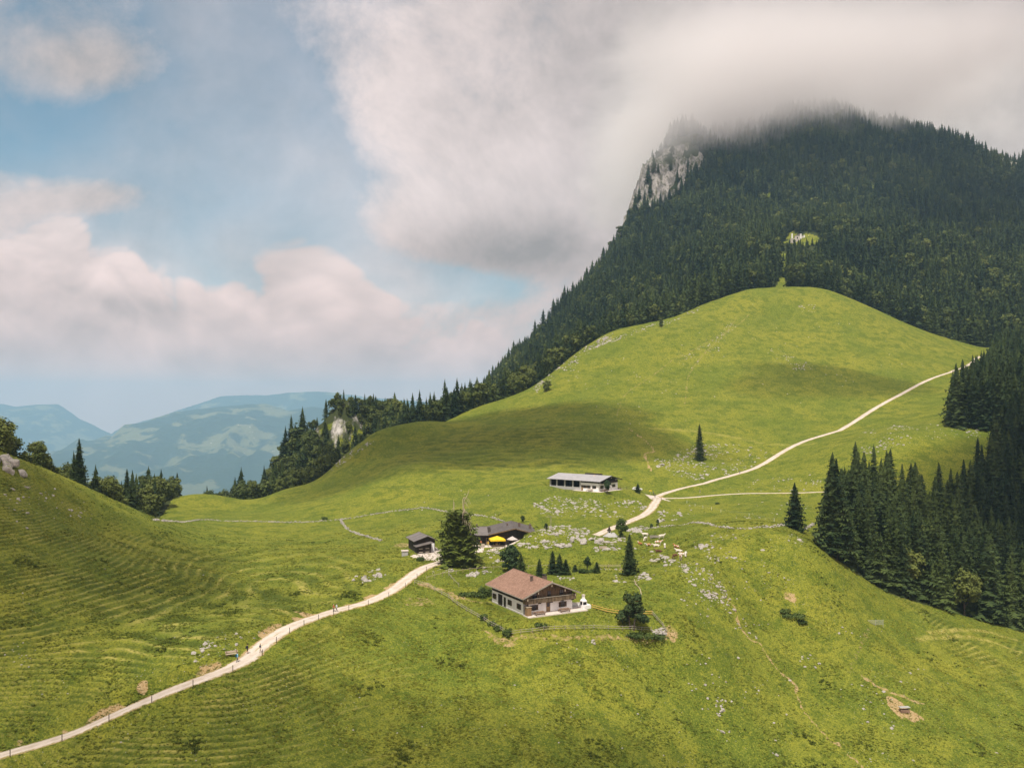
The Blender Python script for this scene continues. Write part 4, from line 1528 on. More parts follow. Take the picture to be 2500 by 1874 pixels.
def chimney(parent, x, y, z0, z1, s=0.55, cap=True, mat=None):
    o = MB().box(x - s / 2, x + s / 2, y - s / 2, y + s / 2, z0, z1).build('chimney', mat or M_CHIM, parent)
    if cap:
        k = s / 2 + 0.08
        m = MB()
        for sx in (-1, 1):
            for sy in (-1, 1):
                m.box(x + sx * s * 0.38 - .04, x + sx * s * 0.38 + .04, y + sy * s * 0.38 - .04, y + sy * s * 0.38 + .04, z1, z1 + 0.22)
        m.box(x - k, x + k, y - k, y + k, z1 + 0.22, z1 + 0.30)
        m.build('chimney_cap', M_BLACK, o)
    return o


# ------------------------------------------------------------------ the farmhouse
def farmhouse():
    W, L = 12.4, 15.5
    E = empty('farmhouse', HOUSE_O, HOUSE_ANG, 'white walled farmhouse with brown tiled roof and carved timber balcony', 'house')
    MB().box(-0.03, W + 0.03, -0.03, L + 0.03, -0.8, 0.22).build('plinth', M_PLINTH, E)
    MB().box(0, W, 0, L, 0.22, 2.78).build('ground_floor_wall', M_WHITE, E)
    # timber upper storey with gable
    MB().prism_y([(0.05, 2.78), (W - 0.05, 2.78), (W - 0.05, 4.35), (W / 2, 6.75), (0.05, 4.35)], 0.06, L - 0.05).build('upper_wall', M_OLDWOOD, E)
    MB().box(-0.02, 0.04, 0.0, L, 2.785, 4.30).build('side_cladding', M_DKWOOD, E)
    MB().box(W - 0.04, W + 0.02, 0.0, L, 2.785, 4.30).build('side_cladding', M_DKWOOD, E)
    for k in range(30):                                   # gable boards, uneven
        x = 0.25 + k * (W - 0.5) / 29.0
        top = 4.28 + (1 - abs(x - W / 2) / (W / 2)) * 2.36
        MB().box(x - 0.19, x + 0.17, 0.0 + 0.012 * (k % 3), 0.058, 2.80, top).build('board', M_OLDWOOD, E)
    r = gable_roof(E, -1.2, W + 1.2, W / 2, -1.7, L + 1.1, 3.92, 6.88, 0.16, M_TILE, M_GREYWOOD, M_TILE)
    MB().box(-1.33, -1.21, -1.7, L + 1.1, 3.90, 4.02).build('gutter', M_GREYWOOD, r)
    MB().box(W + 1.21, W + 1.33, -1.7, L + 1.1, 3.90, 4.02).build('gutter', M_GREYWOOD, r)
    MB().cone((W / 2, -1.66), 0.16, 7.0, 7.55, 6).build('finial', M_PALEWOOD, r)
    MB().tube((-0.08, -0.10, 0.2), (-0.08, -0.10, 3.9), 0.06).build('downpipe', M_BLACK, E)
    # purlin ends and pendants under the verge
    for x, z in ((W / 2, 6.62), (W / 2 + 3.4, 5.28), (W / 2 - 3.4, 5.28), (W - 0.1, 3.98), (0.1, 3.98)):
        p = MB().box(x - 0.12, x + 0.12, -1.64, 0.05, z - 0.14, z + 0.10).build('purlin', M_OLDWOOD, E)
        MB().box(x - 0.09, x + 0.09, -1.62, -1.50, z - 0.62, z - 0.142).build('pendant', M_PALEWOOD, p)
    # balcony
    b = MB().box(-0.3, W + 0.3, -1.25, -0.02, 2.66, 2.80).build('balcony', M_BALC, E)
    n = 44
    for k in range(n):
        x = -0.28 + (W + 0.56) * (k + 0.5) / n
        MB().box(x - 0.135, x + 0.125, -1.24 + 0.008 * (k % 2), -1.19, 2.82, 3.66).build('baluster_board', M_BALC, b)
    MB().box(-0.34, W + 0.34, -1.31, -1.15, 3.665, 3.76).build('handrail', M_GREYWOOD, b)
    for s in (-0.3, W + 0.26):
        MB().box(s, s + 0.04, -1.18, -0.02, 2.82, 3.66).build('end_panel', M_BALC, b)
    for x in (0.4, 3.6, 6.6, 9.4, 12.1):
        MB().hexa([(x - .1, -1.15, 2.42), (x + .1, -1.15, 2.42), (x + .1, -0.01, 2.2), (x - .1, -0.01, 2.2)], [(x - .1, -1.25, 2.655), (x + .1, -1.25, 2.655), (x + .1, -0.01, 2.655), (x - .1, -0.01, 2.655)]).build('bracket', M_DKWOOD, b)
    # openings
    window_x(E, 2.55, 0.0, 0.95, 0.95, 1.05, -1)
    window_x(E, 9.9, 0.0, 0.95, 0.95, 1.05, -1)
    d = MB().box(5.65, 6.65, -0.05, 0.02, 0.23, 2.35).build('door', M_DOOR, E)
    MB().box(5.80, 6.50, -0.07, -0.052, 1.35, 2.2).build('door_pane', M_GLASS, d)
    for x, w in ((2.7, 1.0), (6.4, 0.8), (9.6, 0.9)):
        window_x(E, x, -0.0, 3.75 if w < 0.95 else 3.1, w, 1.0 if w < 0.95 else 1.5, -1, False)
    for y in (2.3, 6.6, 14.2):
        window_y(E, y, 0.0, 1.0, 0.9, 1.1, -1)
    g = MB().box(-0.05, 0.02, 10.2, 12.3, 0.1, 2.55).build('barn_door', M_DKWOOD, E)
    MB().box(-0.07, -0.052, 11.22, 11.28, 0.1, 2.55).build('door_joint', M_BLACK, g)
    d2 = MB().box(-0.05, 0.02, 8.5, 9.5, 0.12, 2.3).build('door', M_DKWOOD, E)
    MB().box(-0.07, -0.052, 8.65, 9.35, 1.3, 2.1).build('door_pane', M_GLASS, d2)
    chimney(E, W / 2 - 1.7, 4.6, 5.9, 7.1, 0.5)
    chimney(E, W / 2 + 1.4, 4.1, 5.9, 7.35, 0.8)
    # wooden closet on the terrace, by the corner
    c = MB().box(-0.05, 1.05, -1.55, -0.55, 0.22, 2.0).build('porch_closet', M_DOOR, E)
    MB().box(-0.12, 1.12, -1.62, -0.02, 2.003, 2.08).build('closet_roof', M_PALEWOOD, c)
    # terrace
    MB().box(-0.2, W + 2.6, -2.6, -0.04, -0.9, 0.16).build('terrace', M_SLAB, E)
    MB().box(W + 0.05, W + 2.6, -0.03, 1.7, -0.9, 0.155).build('terrace_side', M_SLAB, E)
    return E


def bench_table(name, loc, rz, label, mat=None, L=2.4):
    E = empty(name, loc, rz, label, 'bench')
    mat = mat or M_BENCH
    MB().box(-L / 2, L / 2, -0.35, 0.35, 0.70, 0.76).build('table_top', mat, E)
    for s in (-0.78, 0.78):
        MB().box(-L / 2, L / 2, s - 0.15, s + 0.15, 0.40, 0.45).build('seat', mat, E)
    MB().box(-L / 2, L / 2, -1.02, -0.96, 0.62, 0.86).build('backrest', mat, E)
    for x in (-L / 2 + 0.2, L / 2 - 0.2):
        MB().box(x - 0.05, x + 0.05, -1.0, 0.9, 0.28, 0.397).build('beam', mat, E)
        for s in (-0.72, 0.72):
            MB().box(x - 0.05, x + 0.05, s - 0.06, s + 0.06, 0.0, 0.277).build('leg', mat, E)
        MB().box(x - 0.05, x + 0.05, -0.06, 0.06, 0.40, 0.698).build('leg', mat, E)
    return E


def house_local(u, v, z):
    x, y = gable_pt(u, v)
    return Vector((x, y, HOUSE_O.z + z))


farmhouse()
bench_table('terrace_bench', house_local(2.9, -1.55, 0.165), HOUSE_ANG, 'brown wooden bench and table left of the farmhouse door')
bench_table('terrace_bench', house_local(9.3, -1.55, 0.165), HOUSE_ANG, 'brown wooden bench and table right of the farmhouse door')


def oven():
    E = empty('stone_oven', house_local(15.6, -0.4, -0.3), HOUSE_ANG, 'white masonry barbecue oven with chimney at the terrace end', 'oven')
    MB().box(-1.1, 1.1, -0.8, 0.8, -0.5, 1.15).build('base', M_WHITE, E)
    MB().box(-1.0, 0.1, -0.6, 0.6, 1.153, 2.1).build('hearth', M_WHITE, E)
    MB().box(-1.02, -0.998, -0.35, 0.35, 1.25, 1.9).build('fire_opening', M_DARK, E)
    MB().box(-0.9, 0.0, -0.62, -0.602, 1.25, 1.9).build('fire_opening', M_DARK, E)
    MB().hexa([(-1.0, -.6, 2.103), (.1, -.6, 2.103), (.1, .6, 2.103), (-1.0, .6, 2.103)], [(-.7, -.25, 2.6), (-.2, -.25, 2.6), (-.2, .25, 2.6), (-.7, .25, 2.6)]).box(-.68, -.22, -.23, .23, 2.6, 3.3).build('flue', M_WHITE, E)
    MB().box(-.76, -.14, -.31, .31, 3.303, 3.45).build('flue_cap', M_SLAB, E)


oven()
E = empty('garden_wall', house_local(12.6, 3.2, -0.3), HOUSE_ANG - math.radians(28), 'low white garden wall running from farmhouse to barbecue oven', 'wall')
MB().box(0, 4.3, -0.13, 0.13, -0.5, 1.15).build('wall_panel', M_WHITE, E)
MB().box(-0.03, 4.33, -0.17, 0.17, 1.153, 1.22).build('coping', M_SLAB, E)

# ------------------------------------------------------------------ the long barn
BARN_O = Vector((32.9, 327.0, -31.0))
BARN_A = math.radians(50)


def barn():
    W, L = 13.3, 23.4
    E = empty('long_barn', BARN_O, BARN_A, 'long white barn with pale grey metal roof and dark open bays', 'barn')
    s = 8.3                                             # dwelling part / open bays
    MB().box(0, W, 0, s, -1.2, 3.0).build('white_wall', M_WHITE, E)
    MB().prism_y([(0.04, 3.0), (W - 0.04, 3.0), (W - 0.04, 3.75), (W / 2, 5.25), (0.04, 3.75)], 0.05, s).build('gable_timber', M_DKWOOD, E)
    MB().box(0.03, W - 0.03, s, L, -1.2, 0.12).build('floor_slab', M_PLINTH, E)
    MB().box(W - 0.3, W - 0.02, s, L, 0.12, 3.7).build('back_wall', M_DKWOOD, E)
    MB().box(0.4, W - 0.3, L - 0.3, L - 0.02, 0.12, 3.7).build('end_wall', M_DKWOOD, E)
    MB().prism_y([(0.3, 3.7), (W - 0.3, 3.7), (W / 2, 5.2)], L - 0.3, L - 0.02).build('end_gable', M_DKWOOD, E)
    ys = [s + 0.25, 12.1, 16.0, 19.9, L - 0.3]
    for a, b in zip(ys[:-1], ys[1:]):
        MB().box(0.06, 0.24, a + 0.303, b - 0.303, 0.12, 1.05).build('parapet', M_CONC, E)
    for y in ys:
        MB().box(0.0, 0.36, y - 0.3, y + 0.3, -0.8, 3.62).build('pillar', M_CONC, E)
    MB().box(0.02, 0.30, s, L, 3.62, 3.80).build('lintel', M_DKWOOD, E)
    r = gable_roof(E, -1.1, W + 1.1, W / 2, -1.5, L + 0.7, 3.68, 5.42, 0.13, M_METAL, M_DKWOOD, M_METAL)
    for k in range(34):                                # standing seams
        y = -1.3 + k * 0.72
        MB().prism_y([(-1.1, 3.812), (W / 2, 5.552), (W / 2, 5.585), (-1.1, 3.845)], y, y + 0.04).build('seam', M_METAL, r)
    MB().box(W / 2 + 0.6, W / 2 + 2.2, 4.2, 11.5, 5.0, 6.05).build('ridge_dormer', M_DKWOOD, r)
    MB().box(W / 2 - 1.6, W / 2 - 0.9, 5.2, 5.9, 5.1, 5.75).build('skylight', M_SLAB, r)
    for x in (2.3, 10.4):
        window_x(E, x, 0.0, 1.0, 1.1, 1.0, -1)
    d = MB().box(6.1, 7.2, -0.05, 0.02, -0.1, 2.1).build('door', M_DKWOOD, E)
    MB().box(6.25, 7.05, -0.07, -0.052, 1.2, 1.95).build('door_pane', M_GLASS, d)
    window_x(E, 9.2, 0.05, 3.1, 1.2, 0.8, -1, False)
    window_x(E, 4.2, 0.05, 3.1, 1.2, 0.8, -1, False)
    b = MB().box(1.5, W - 1.5, -1.0, 0.0, 2.85, 2.98).build('balcony', M_DKWOOD, E)
    MB().box(1.5, W - 1.5, -1.0, -0.93, 2.983, 3.75).build('balcony_rail', M_DKWOOD, b)
    for y in (2.0, 4.6, 6.4):
        window_y(E, y, 0.0, 1.0, 0.85, 0.95, -1)
    d = MB().box(-0.05, 0.02, 7.2, 8.1, -0.1, 2.0).build('door', M_DOOR, E)
    MB().box(-0.07, -0.052, 7.35, 7.95, 1.2, 1.85).build('door_pane', M_GLASS, d)
    for x, z in ((W / 2, 5.15), (W / 2 + 3.2, 4.36), (W / 2 - 3.2, 4.36)):
        p = MB().box(x - 0.12, x + 0.12, -1.45, 0.04, z - 0.12, z + 0.08).build('purlin', M_DKWOOD, E)
        MB().box(x - 0.10, x + 0.10, -1.46, -1.34, z - 0.6, z - 0.122).build('pendant', M_PALEWOOD, p)
    MB().box(-1.8, W + 0.5, -2.0, -0.01, -1.2, -0.12).build('terrace', M_SLAB, E)
    MB().box(-1.8, -0.01, 0.0, 11.0, -1.2, -0.12).build('terrace', M_SLAB, E)
    return E


def barn_local(u, v, z):
    c, s = math.cos(BARN_A), math.sin(BARN_A)
    return Vector((BARN_O.x + u * c - v * s, BARN_O.y + u * s + v * c, BARN_O.z + z))


barn()
bench_table('barn_bench', barn_local(2.2, -1.3, -0.115), BARN_A, 'dark wooden bench beside the gable of the long barn', None, 2.6)
bench_table('barn_bench', barn_local(-1.0, 3.6, -0.115), BARN_A + math.pi / 2, 'low wooden bench along the white front of the long barn', M_PALEWOOD, 2.2)


# ------------------------------------------------------------------ the inn
INN_O = Vector((-6.2, 260.0, -40.85))
INN_A = math.radians(4)


def inn():
    W, L = 12.6, 16.0
    E = empty('mountain_inn', INN_O, INN_A, 'dark timber mountain inn with low brown roof and three chimneys', 'inn')
    MB().prism_y([(0, -1.5), (W, -1.5), (W, 3.3), (W / 2 + 0.8, 4.85), (0, 3.3)], 0, L).build('main_wall', M_DKWOOD, E)
    for k in range(26):
        x = 0.3 + k * 0.48
        top = 3.25 + min(x / (W / 2 + 0.8), (W - x) / (W / 2 - 0.8)) * 1.45
        MB().box(x - 0.21, x + 0.2, -0.045 - 0.012 * (k % 2), -0.002, 0.0, top).build('board', M_DKWOOD, E)
    r = gable_roof(E, -1.0, W + 1.2, W / 2 + 0.8, -1.3, L + 0.8, 3.18, 5.0, 0.15, M_SHINGLE, M_OLDWOOD, M_SHINGLE)
    chimney(r, W / 2 + 2.6, 6.2, 4.6, 5.9, 0.7, False)
    chimney(r, W - 0.2, 8.0, 3.6, 5.2, 0.7, False)
    chimney(r, W / 2 - 1.0, 8.2, 4.6, 5.5, 0.45, False)
    # left wing: ridge across
    wing = MB()
    wing.V += [(-11.5, 1.2, -1.5), (-0.02, 1.2, -1.5), (-0.02, 14.0, -1.5), (-11.5, 14.0, -1.5), (-11.5, 1.2, 3.0), (-0.02, 1.2, 3.0), (-0.02, 14.0, 3.0), (-11.5, 14.0, 3.0), (-11.5, 7.6, 4.4), (-0.02, 7.6, 4.4)]
    wing.F += [(3, 2, 1, 0), (0, 1, 5, 4), (2, 3, 7, 6), (0, 4, 8, 7, 3), (1, 2, 6, 9, 5), (4, 5, 9, 8), (6, 7, 8, 9)]
    wing.build('wing_wall', M_DKWOOD, E)
    wr = MB()
    wr.hexa([(-12.3, 0.1, 2.86), (-1.002, 0.1, 2.86), (-1.002, 7.6, 4.48), (-12.3, 7.6, 4.48)], [(-12.3, 0.1, 3.0), (-1.002, 0.1, 3.0), (-1.002, 7.6, 4.62), (-12.3, 7.6, 4.62)])
    wr.hexa([(-12.3, 7.6, 4.48), (-1.002, 7.6, 4.48), (-1.002, 15.0, 2.86), (-12.3, 15.0, 2.86)], [(-12.3, 7.6, 4.62), (-1.002, 7.6, 4.62), (-1.002, 15.0, 3.0), (-12.3, 15.0, 3.0)])
    w = wr.build('wing_roof', M_SHEDROOF, E)
    chimney(w, -4.2, 8.3, 4.3, 5.3, 0.5, False)
    MB().box(-12.3, -1.0, 7.35, 7.75, 4.623, 4.70).build('ridge_cap', M_SHINGLE, w)
    for y, m in ((2.2, M_SLAB), (3.7, M_GLASS), (5.5, M_SLAB)):
        z = 2.86 + (y - 0.1) * 0.216
        MB().hexa([(-7.4, y, z + .14), (-6.6, y, z + .14), (-6.6, y + .9, z + .335), (-7.4, y + .9, z + .335)], [(-7.4, y, z + .2), (-6.6, y, z + .2), (-6.6, y + .9, z + .395), (-7.4, y + .9, z + .395)]).build('skylight', m, w)
    for k in range(15):
        x = -12.0 + k * 0.75
        MB().hexa([(x, 0.1, 3.002), (x + .04, 0.1, 3.002), (x + .04, 7.3, 4.557), (x, 7.3, 4.557)], [(x, 0.1, 3.04), (x + .04, 0.1, 3.04), (x + .04, 7.3, 4.595), (x, 7.3, 4.595)]).build('seam', M_SHEDROOF, w)
    for x in (1.3, 3.7, 6.6):
        window_x(E, x, -0.06, 2.0, 0.7, 0.6, -1, False, 'window')
    for x in (-3.2, -6.0, -8.4):
        window_x(E, x, 1.19, 0.9, 0.9, 1.0, -1, False, 'window')
    d = MB().box(-1.6, -0.6, 1.12, 1.19, 0.0, 2.1).build('door', M_DOOR, E)
    MB().box(-1.45, -0.75, 1.10, 1.118, 1.1, 1.9).build('door_pane', M_GLASS, d)
    MB().box(-12.0, W - 4.0, -4.2, 0.0, -1.4, -0.02).build('terrace', M_SLAB, E)
    return E


def inn_local(u, v, z):
    c, s = math.cos(INN_A), math.sin(INN_A)
    return Vector((INN_O.x + u * c - v * s, INN_O.y + u * s + v * c, INN_O.z + z))


inn()
M_YELLOW = simple('yellow_canvas', (0.76, 0.51, 0.02), 0.7, 0.08, 1.0)
M_CANVAS = simple('grey_canvas', (0.55, 0.49, 0.47), 0.8, 0.08, 1.0)


def parasol(name, loc, rz, w, d, h, mat, label, drop=0.35):
    E = empty(name, loc, rz, label, 'parasol')
    m = MB()
    c = [(-w / 2, -d / 2), (w / 2, -d / 2), (w / 2, d / 2), (-w / 2, d / 2)]
    o = len(m.V)
    m.V += [(x, y, h) for x, y in c] + [(0, 0, h + 0.95)] + [(x * 0.985, y * 0.985, h - 0.04) for x, y in c] + [(0, 0, h + 0.9)]
    for k in range(4):
        n = (k + 1) % 4
        m.F += [(k, n, 4), (5 + n, 5 + k, 9), (k, 5 + k, 5 + n, n)]
    cn = m.build('canopy', mat, E)
    for k in range(4):
        (xa, ya), (xb, yb) = c[k], c[(k + 1) % 4]
        q = 0.99
        MB().hexa([(xa, ya, h - drop), (xb, yb, h - drop), (xb * q, yb * q, h - drop), (xa * q, ya * q, h - drop)], [(xa, ya, h - .002), (xb, yb, h - .002), (xb * q, yb * q, h - .002), (xa * q, ya * q, h - .002)]).build('valance', mat, cn)
    MB().tube((0, 0, 0), (0, 0, h + 0.9), 0.05).build('pole', M_PALEWOOD, E)
    MB().box(-0.4, 0.4, -0.4, 0.4, 0.0, 0.09).build('base', M_CONC, E)


parasol('terrace_parasol', inn_local(1.6, -2.4, -0.01), INN_A + 0.1, 4.5, 4.0, 2.2, M_YELLOW, 'large yellow parasol on the terrace before the dark inn', 0.42)
parasol('terrace_parasol', inn_local(6.2, -1.3, -0.01), INN_A + 0.5, 2.4, 2.4, 1.9, M_CANVAS, 'small pale grey parasol beside the yellow one', 0.16)
bench_table('inn_bench', inn_local(-3.4, -2.6, -0.015), INN_A, 'pale wooden table and benches between the inn and the large spruce', M_PALEWOOD, 2.4)
bench_table('inn_bench', inn_local(-6.6, -2.2, -0.015), INN_A, 'dark wooden table and benches half hidden by the large spruce', M_BENCH, 2.4)
bench_table('inn_bench', inn_local(1.4, -2.5, -0.015), INN_A + math.pi / 2, 'wooden table and benches under the yellow parasol', M_PALEWOOD, 2.2)


# ------------------------------------------------------------------ the shed
SHED_O = Vector((-27.2, 243.5, -40.3))
SHED_A = math.radians(21)


def shed():
    W, L = 5.6, 8.6
    E = empty('timber_shed', SHED_O, SHED_A, 'small dark timber shed with stepped brown roofs beside the road', 'shed')
    MB().prism_y([(0, -1.5), (W, -1.5), (W, 3.1), (W / 2 + 0.5, 4.2), (0, 3.1)], 0, L).build('wall', M_DKWOOD, E)
    r = gable_roof(E, -0.7, W + 0.8, W / 2 + 0.5, -0.5, L + 0.6, 2.98, 4.3, 0.12, M_SHEDROOF, M_DKWOOD, M_SHEDROOF)
    MB().box(-0.5, W + 0.6, 3.6, 3.68, 0, 0.01)
    for y in (2.6, 5.6):
        MB().prism_y([(-0.7, 3.102), (W / 2 + .5, 4.422), (W / 2 + .5, 4.46), (-0.7, 3.14)], y, y + 0.06).build('seam', M_SHEDROOF, r)
    # lean-to in front
    MB().prism_y([(-0.25, -1.5), (3.9, -1.5), (3.9, 2.75), (-0.25, 1.95)], -2.2, -0.002).build('lean_to_wall', M_DKWOOD, E)
    lr = MB().prism_y([(-0.75, 1.88), (4.3, 2.82), (4.3, 2.92), (-0.75, 1.98)], -2.9, 0.25).build('lean_to_roof', M_SHEDROOF, E)
    MB().prism_y([(-0.75, 1.982), (4.3, 2.922), (4.3, 2.955), (-0.75, 2.015)], -1.4, -1.34).build('seam', M_SHEDROOF, lr)
    for z in (0.25, 1.2):
        for x in (0.3, 2.2):
            MB().box(x, x + 1.1, -2.23, -2.203, z, z + 0.12).build('vent_slot', M_BEIGE, E)
    MB().box(4.35, 5.4, -0.04, -0.002, -0.5, 2.3).build('door', M_WHITE, E)
    window_x(E, W / 2 + 0.5, 0.0, 3.2, 0.6, 0.5, -1, False)
    return E


shed()
E = empty('well_house', (-30.0, 240.8, hz(-30.0, 240.8) - 0.1), 0.2, 'small pale concrete box with slab lid beside the dark shed', 'box')
MB().box(-0.85, 0.85, -0.7, 0.7, -0.4, 1.35).build('box_wall', M_CONC, E)
MB().box(-1.0, 1.0, -0.85, 0.85, 1.353, 1.5).build('lid', M_SLAB, E)


# ------------------------------------------------------------------ wayside chapel
def chapel():
    loc = ground(1492, 1322)
    loc = Vector((loc.x, 268.0, -41.2))
    loc.x = (1492 - CX) / F * 268.0
    E = empty('wayside_chapel', loc, math.radians(8), 'low stone chapel with grey hipped roof and little pointed bell turret', 'chapel')
    MB().box(-2.1, 2.1, -1.7, 1.7, -1.0, 1.35).build('wall', M_STONE, E)
    m = MB()
    m.V += [(-2.6, -2.1, 1.3), (2.6, -2.1, 1.3), (2.6, 2.1, 1.3), (-2.6, 2.1, 1.3), (-1.0, 0, 3.0), (1.0, 0, 3.0)]
    m.F += [(3, 2, 1, 0), (0, 1, 5, 4), (2, 3, 4, 5), (1, 2, 5), (3, 0, 4)]
    r = m.build('roof', M_CONC, E)
    t = MB().box(-1.0, -0.2, -0.4, 0.4, 2.5, 3.55).build('turret', M_WHITE, E)
    MB().hexa([(-1.25, -.65, 3.553), (0.05, -.65, 3.553), (.05, .65, 3.553), (-1.25, .65, 3.553)], [(-.85, -.25, 4.2), (-.35, -.25, 4.2), (-.35, .25, 4.2), (-.85, .25, 4.2)]).cone((-0.6, 0), 0.36, 4.2, 5.3, 8).build('spire', M_DKWOOD, t)
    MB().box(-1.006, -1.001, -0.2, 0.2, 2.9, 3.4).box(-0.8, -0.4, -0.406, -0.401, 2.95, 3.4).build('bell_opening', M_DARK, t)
    d = MB().box(-0.4, 0.4, -1.74, -1.703, -0.1, 1.25).build('door', M_DOOR, E)
    return E


chapel()

# ------------------------------------------------------------------ single trees and bushes
_uid = [500]


def one_spruce(px, py, h, R, label, lv=30, nb=9, power=0.85, mat=None, z_lo=0.04, seed=None, pos=None, name='spruce_tree'):
    _uid[0] += 1
    sd_ = seed or _uid[0]
    p = pos or ground(px, py)
    tr = mk_mesh('trunk', trunk_geo(h * 0.94, h * 0.016 + 0.05, 6, 0, random.Random(sd_)), M_BARK)
    cr = mk_mesh('crown', spruce_crown(sd_, h, R, lv, nb, 5, z_lo, power, 0.34, 1.0), mat or M_SPR)
    return place_tree(name, (p.x, p.y, p.z - 0.15), 1.0, 0.0, tr, cr, label)


def one_broad(px, py, h, w, label, n=1600, leaf=0.30, mat=None, z_lo=0.2, seed=None, name='broadleaf_tree', cat='tree', pos=None, k=9):
    _uid[0] += 1
    sd_ = seed or _uid[0]
    p = pos or ground(px, py)
    lob = broad_lobes(sd_, h, w, k, z_lo)
    tr = mk_mesh('trunk', broad_trunk(sd_, h, lob, 0.05 + 0.018 * h), M_BARK)
    cr = mk_mesh('crown', leaf_cloud(sd_ + 1, lob, n, leaf), mat or M_BRD2)
    return place_tree(name, (p.x, p.y, p.z - 0.1), 1.0, 0.0, tr, cr, label, cat=cat)


def one_bush(px, py, h, w, label, n=500, leaf=0.22, mat=None, pos=None):
    _uid[0] += 1
    p = pos or ground(px, py)
    rng = random.Random(_uid[0])
    lob = [(rng.uniform(-.5, .5) * w, rng.uniform(-.4, .4) * w, h * rng.uniform(0.3, 0.55), w * rng.uniform(0.35, 0.6), h * rng.uniform(0.35, 0.5)) for _ in range(5)]
    E = empty('bush', (p.x, p.y, p.z - 0.1), 0, label, 'bush')
    V, Fc = [], []
    for l in lob:
        limb(V, Fc, (0, 0, -0.2), l[:3], 0.05, 0.02)
    link(bpy.data.objects.new('stems', mk_mesh('stems', (V, Fc), M_BARK)), E)
    link(bpy.data.objects.new('foliage', mk_mesh('foliage', leaf_cloud(_uid[0], lob, n, leaf), mat or M_BUSH)), E)
    return E


one_spruce(1940, 1290, 13.2, 3.5, 'lone dark spruce standing left of the right-hand forest', 34, 10, 0.8)
one_spruce(1708, 1122, 16.5, 3.0, 'slim dark spruce alone among rocks above the barn', 32, 8, 0.7)
one_spruce(1537, 1402, 10.2, 2.5, 'tall spruce right of the rail fence, above the pine', 28, 8, 0.8, z_lo=0.10)
one_spruce(1272, 1402, 5.2, 1.7, 'small spruce tucked against the maple behind the farmhouse', 16, 8, 0.8)
one_spruce(1317, 1409, 4.6, 1.25, 'small pointed spruce just behind the farmhouse ridge', 16, 8, 0.8)
one_spruce(1349, 1401, 5.9, 1.6, 'tallest of three young spruces clustered behind the farmhouse', 18, 8, 0.8)
one_spruce(1366, 1402, 5.2, 1.7, 'middle of three young spruces clustered behind the farmhouse', 18, 8, 0.8)
one_spruce(1381, 1402, 3.9, 1.5, 'rightmost of three young spruces clustered behind the farmhouse', 16, 8, 0.8)
one_spruce(1404, 1394, 1.8, 0.8, 'tiny spruce left of the small stemmed tree', 10, 7, 0.8)
one_spruce(1457, 1398, 2.8, 1.05, 'small neat spruce left of the rail fence end', 13, 8, 0.8)
one_spruce(1557, 1203, 3.6, 1.2, 'small dark conifer in front of the white car', 14, 8, 0.6)
one_broad(1244, 1396, 7.6, 2.9, 'dense round maple right behind the farmhouse roof', 3600, 0.33, z_lo=0.08, k=16)
one_broad(1434, 1396, 4.4, 1.25, 'little round crowned tree on a thin stem', 700, 0.20, z_lo=0.48, k=6)
one_broad(1482, 1206, 5.8, 1.75, 'round tree on a stem before the barn gable', 1100, 0.24, z_lo=0.34, k=8)
one_broad(1515, 1313, 6.0, 2.4, 'bushy round tree beside the little chapel', 1900, 0.26, M_BUSH, z_lo=0.12, k=11, pos=Vector(((1515 - CX) / F * 266, 266, hz((1515 - CX) / F * 266, 266))))
one_broad(1333, 1292, 2.3, 0.9, 'small round tree by the wooden post above the inn', 420, 0.18, z_lo=0.15, k=6)
one_broad(1277, 1276, 2.6, 1.1, 'small pale leafed tree behind the inn roof', 420, 0.20, M_BUSH, z_lo=0.25, k=6)
one_broad(766, 1166, 10.0, 4.4, 'round broadleaf tree at the left end of the hill crest', 2200, 0.36, M_BRD, z_lo=0.2)
one_broad(1335, 955, 7.0, 3.2, 'rounded tree on the hill rim above its rocky edge', 1200, 0.36, M_BRD, z_lo=0.18)
one_broad(1614, 798, 7.5, 2.2, 'small tree leaning over the rocky hill rim', 900, 0.36, M_BRD, z_lo=0.16)
one_broad(1605, 1282, 2.2, 0.8, 'larger of two small bushes by the dry stone wall', 300, 0.18, z_lo=0.15, name='broadleaf_shrub', cat='shrub')
one_broad(1590, 1288, 1.6, 0.6, 'smaller of two small bushes by the dry stone wall', 240, 0.16, z_lo=0.15, name='broadleaf_shrub', cat='shrub')
one_bush(1424, 1399, 1.5, 1.7, 'dark bush at the foot of the little stemmed tree')
one_bush(1447, 1396, 1.2, 1.4, 'low dark bush left of the small neat spruce')
one_bush(1188, 1452, 2.4, 2.2, 'dark bush against the far corner of the farmhouse', 700)
one_bush(1165, 1454, 1.3, 3.0, 'wide low shrub left of the farmhouse', 700)
one_bush(1140, 1453, 1.0, 2.4, 'outermost low shrub on the grass left of the farmhouse', 500)
one_bush(1241, 1552, 2.1, 1.3, 'dark bush at the corner of the rail fence', 600)
one_bush(1215, 1536, 1.1, 1.3, 'bush halfway along the sloping rail fence', 400)
one_bush(1198, 1524, 1.0, 1.1, 'small bush along the sloping rail fence', 300)
one_bush(1180, 1513, 1.6, 1.0, 'slender bush high on the sloping rail fence', 350)
one_bush(1320, 1530, 1.1, 1.8, 'pale flowering bush on the lawn before the farmhouse', 400, 0.2)
one_bush(1030, 1368, 1.5, 1.8, 'low bush beside the gravel yard before the shed', 450)
one_bush(1560, 1552, 1.3, 4.2, 'dark scrub under the pine by the fence', 900)
one_bush(1610, 1556, 1.0, 2.6, 'green scrub below the stone heap by the fence', 500)
one_bush(792, 1268, 1.6, 1.4, 'bush growing on the dry stone wall in the valley', 300)
one_bush(1935, 1505, 1.2, 3.4, 'dark patch of scrub on the right pasture', 700)
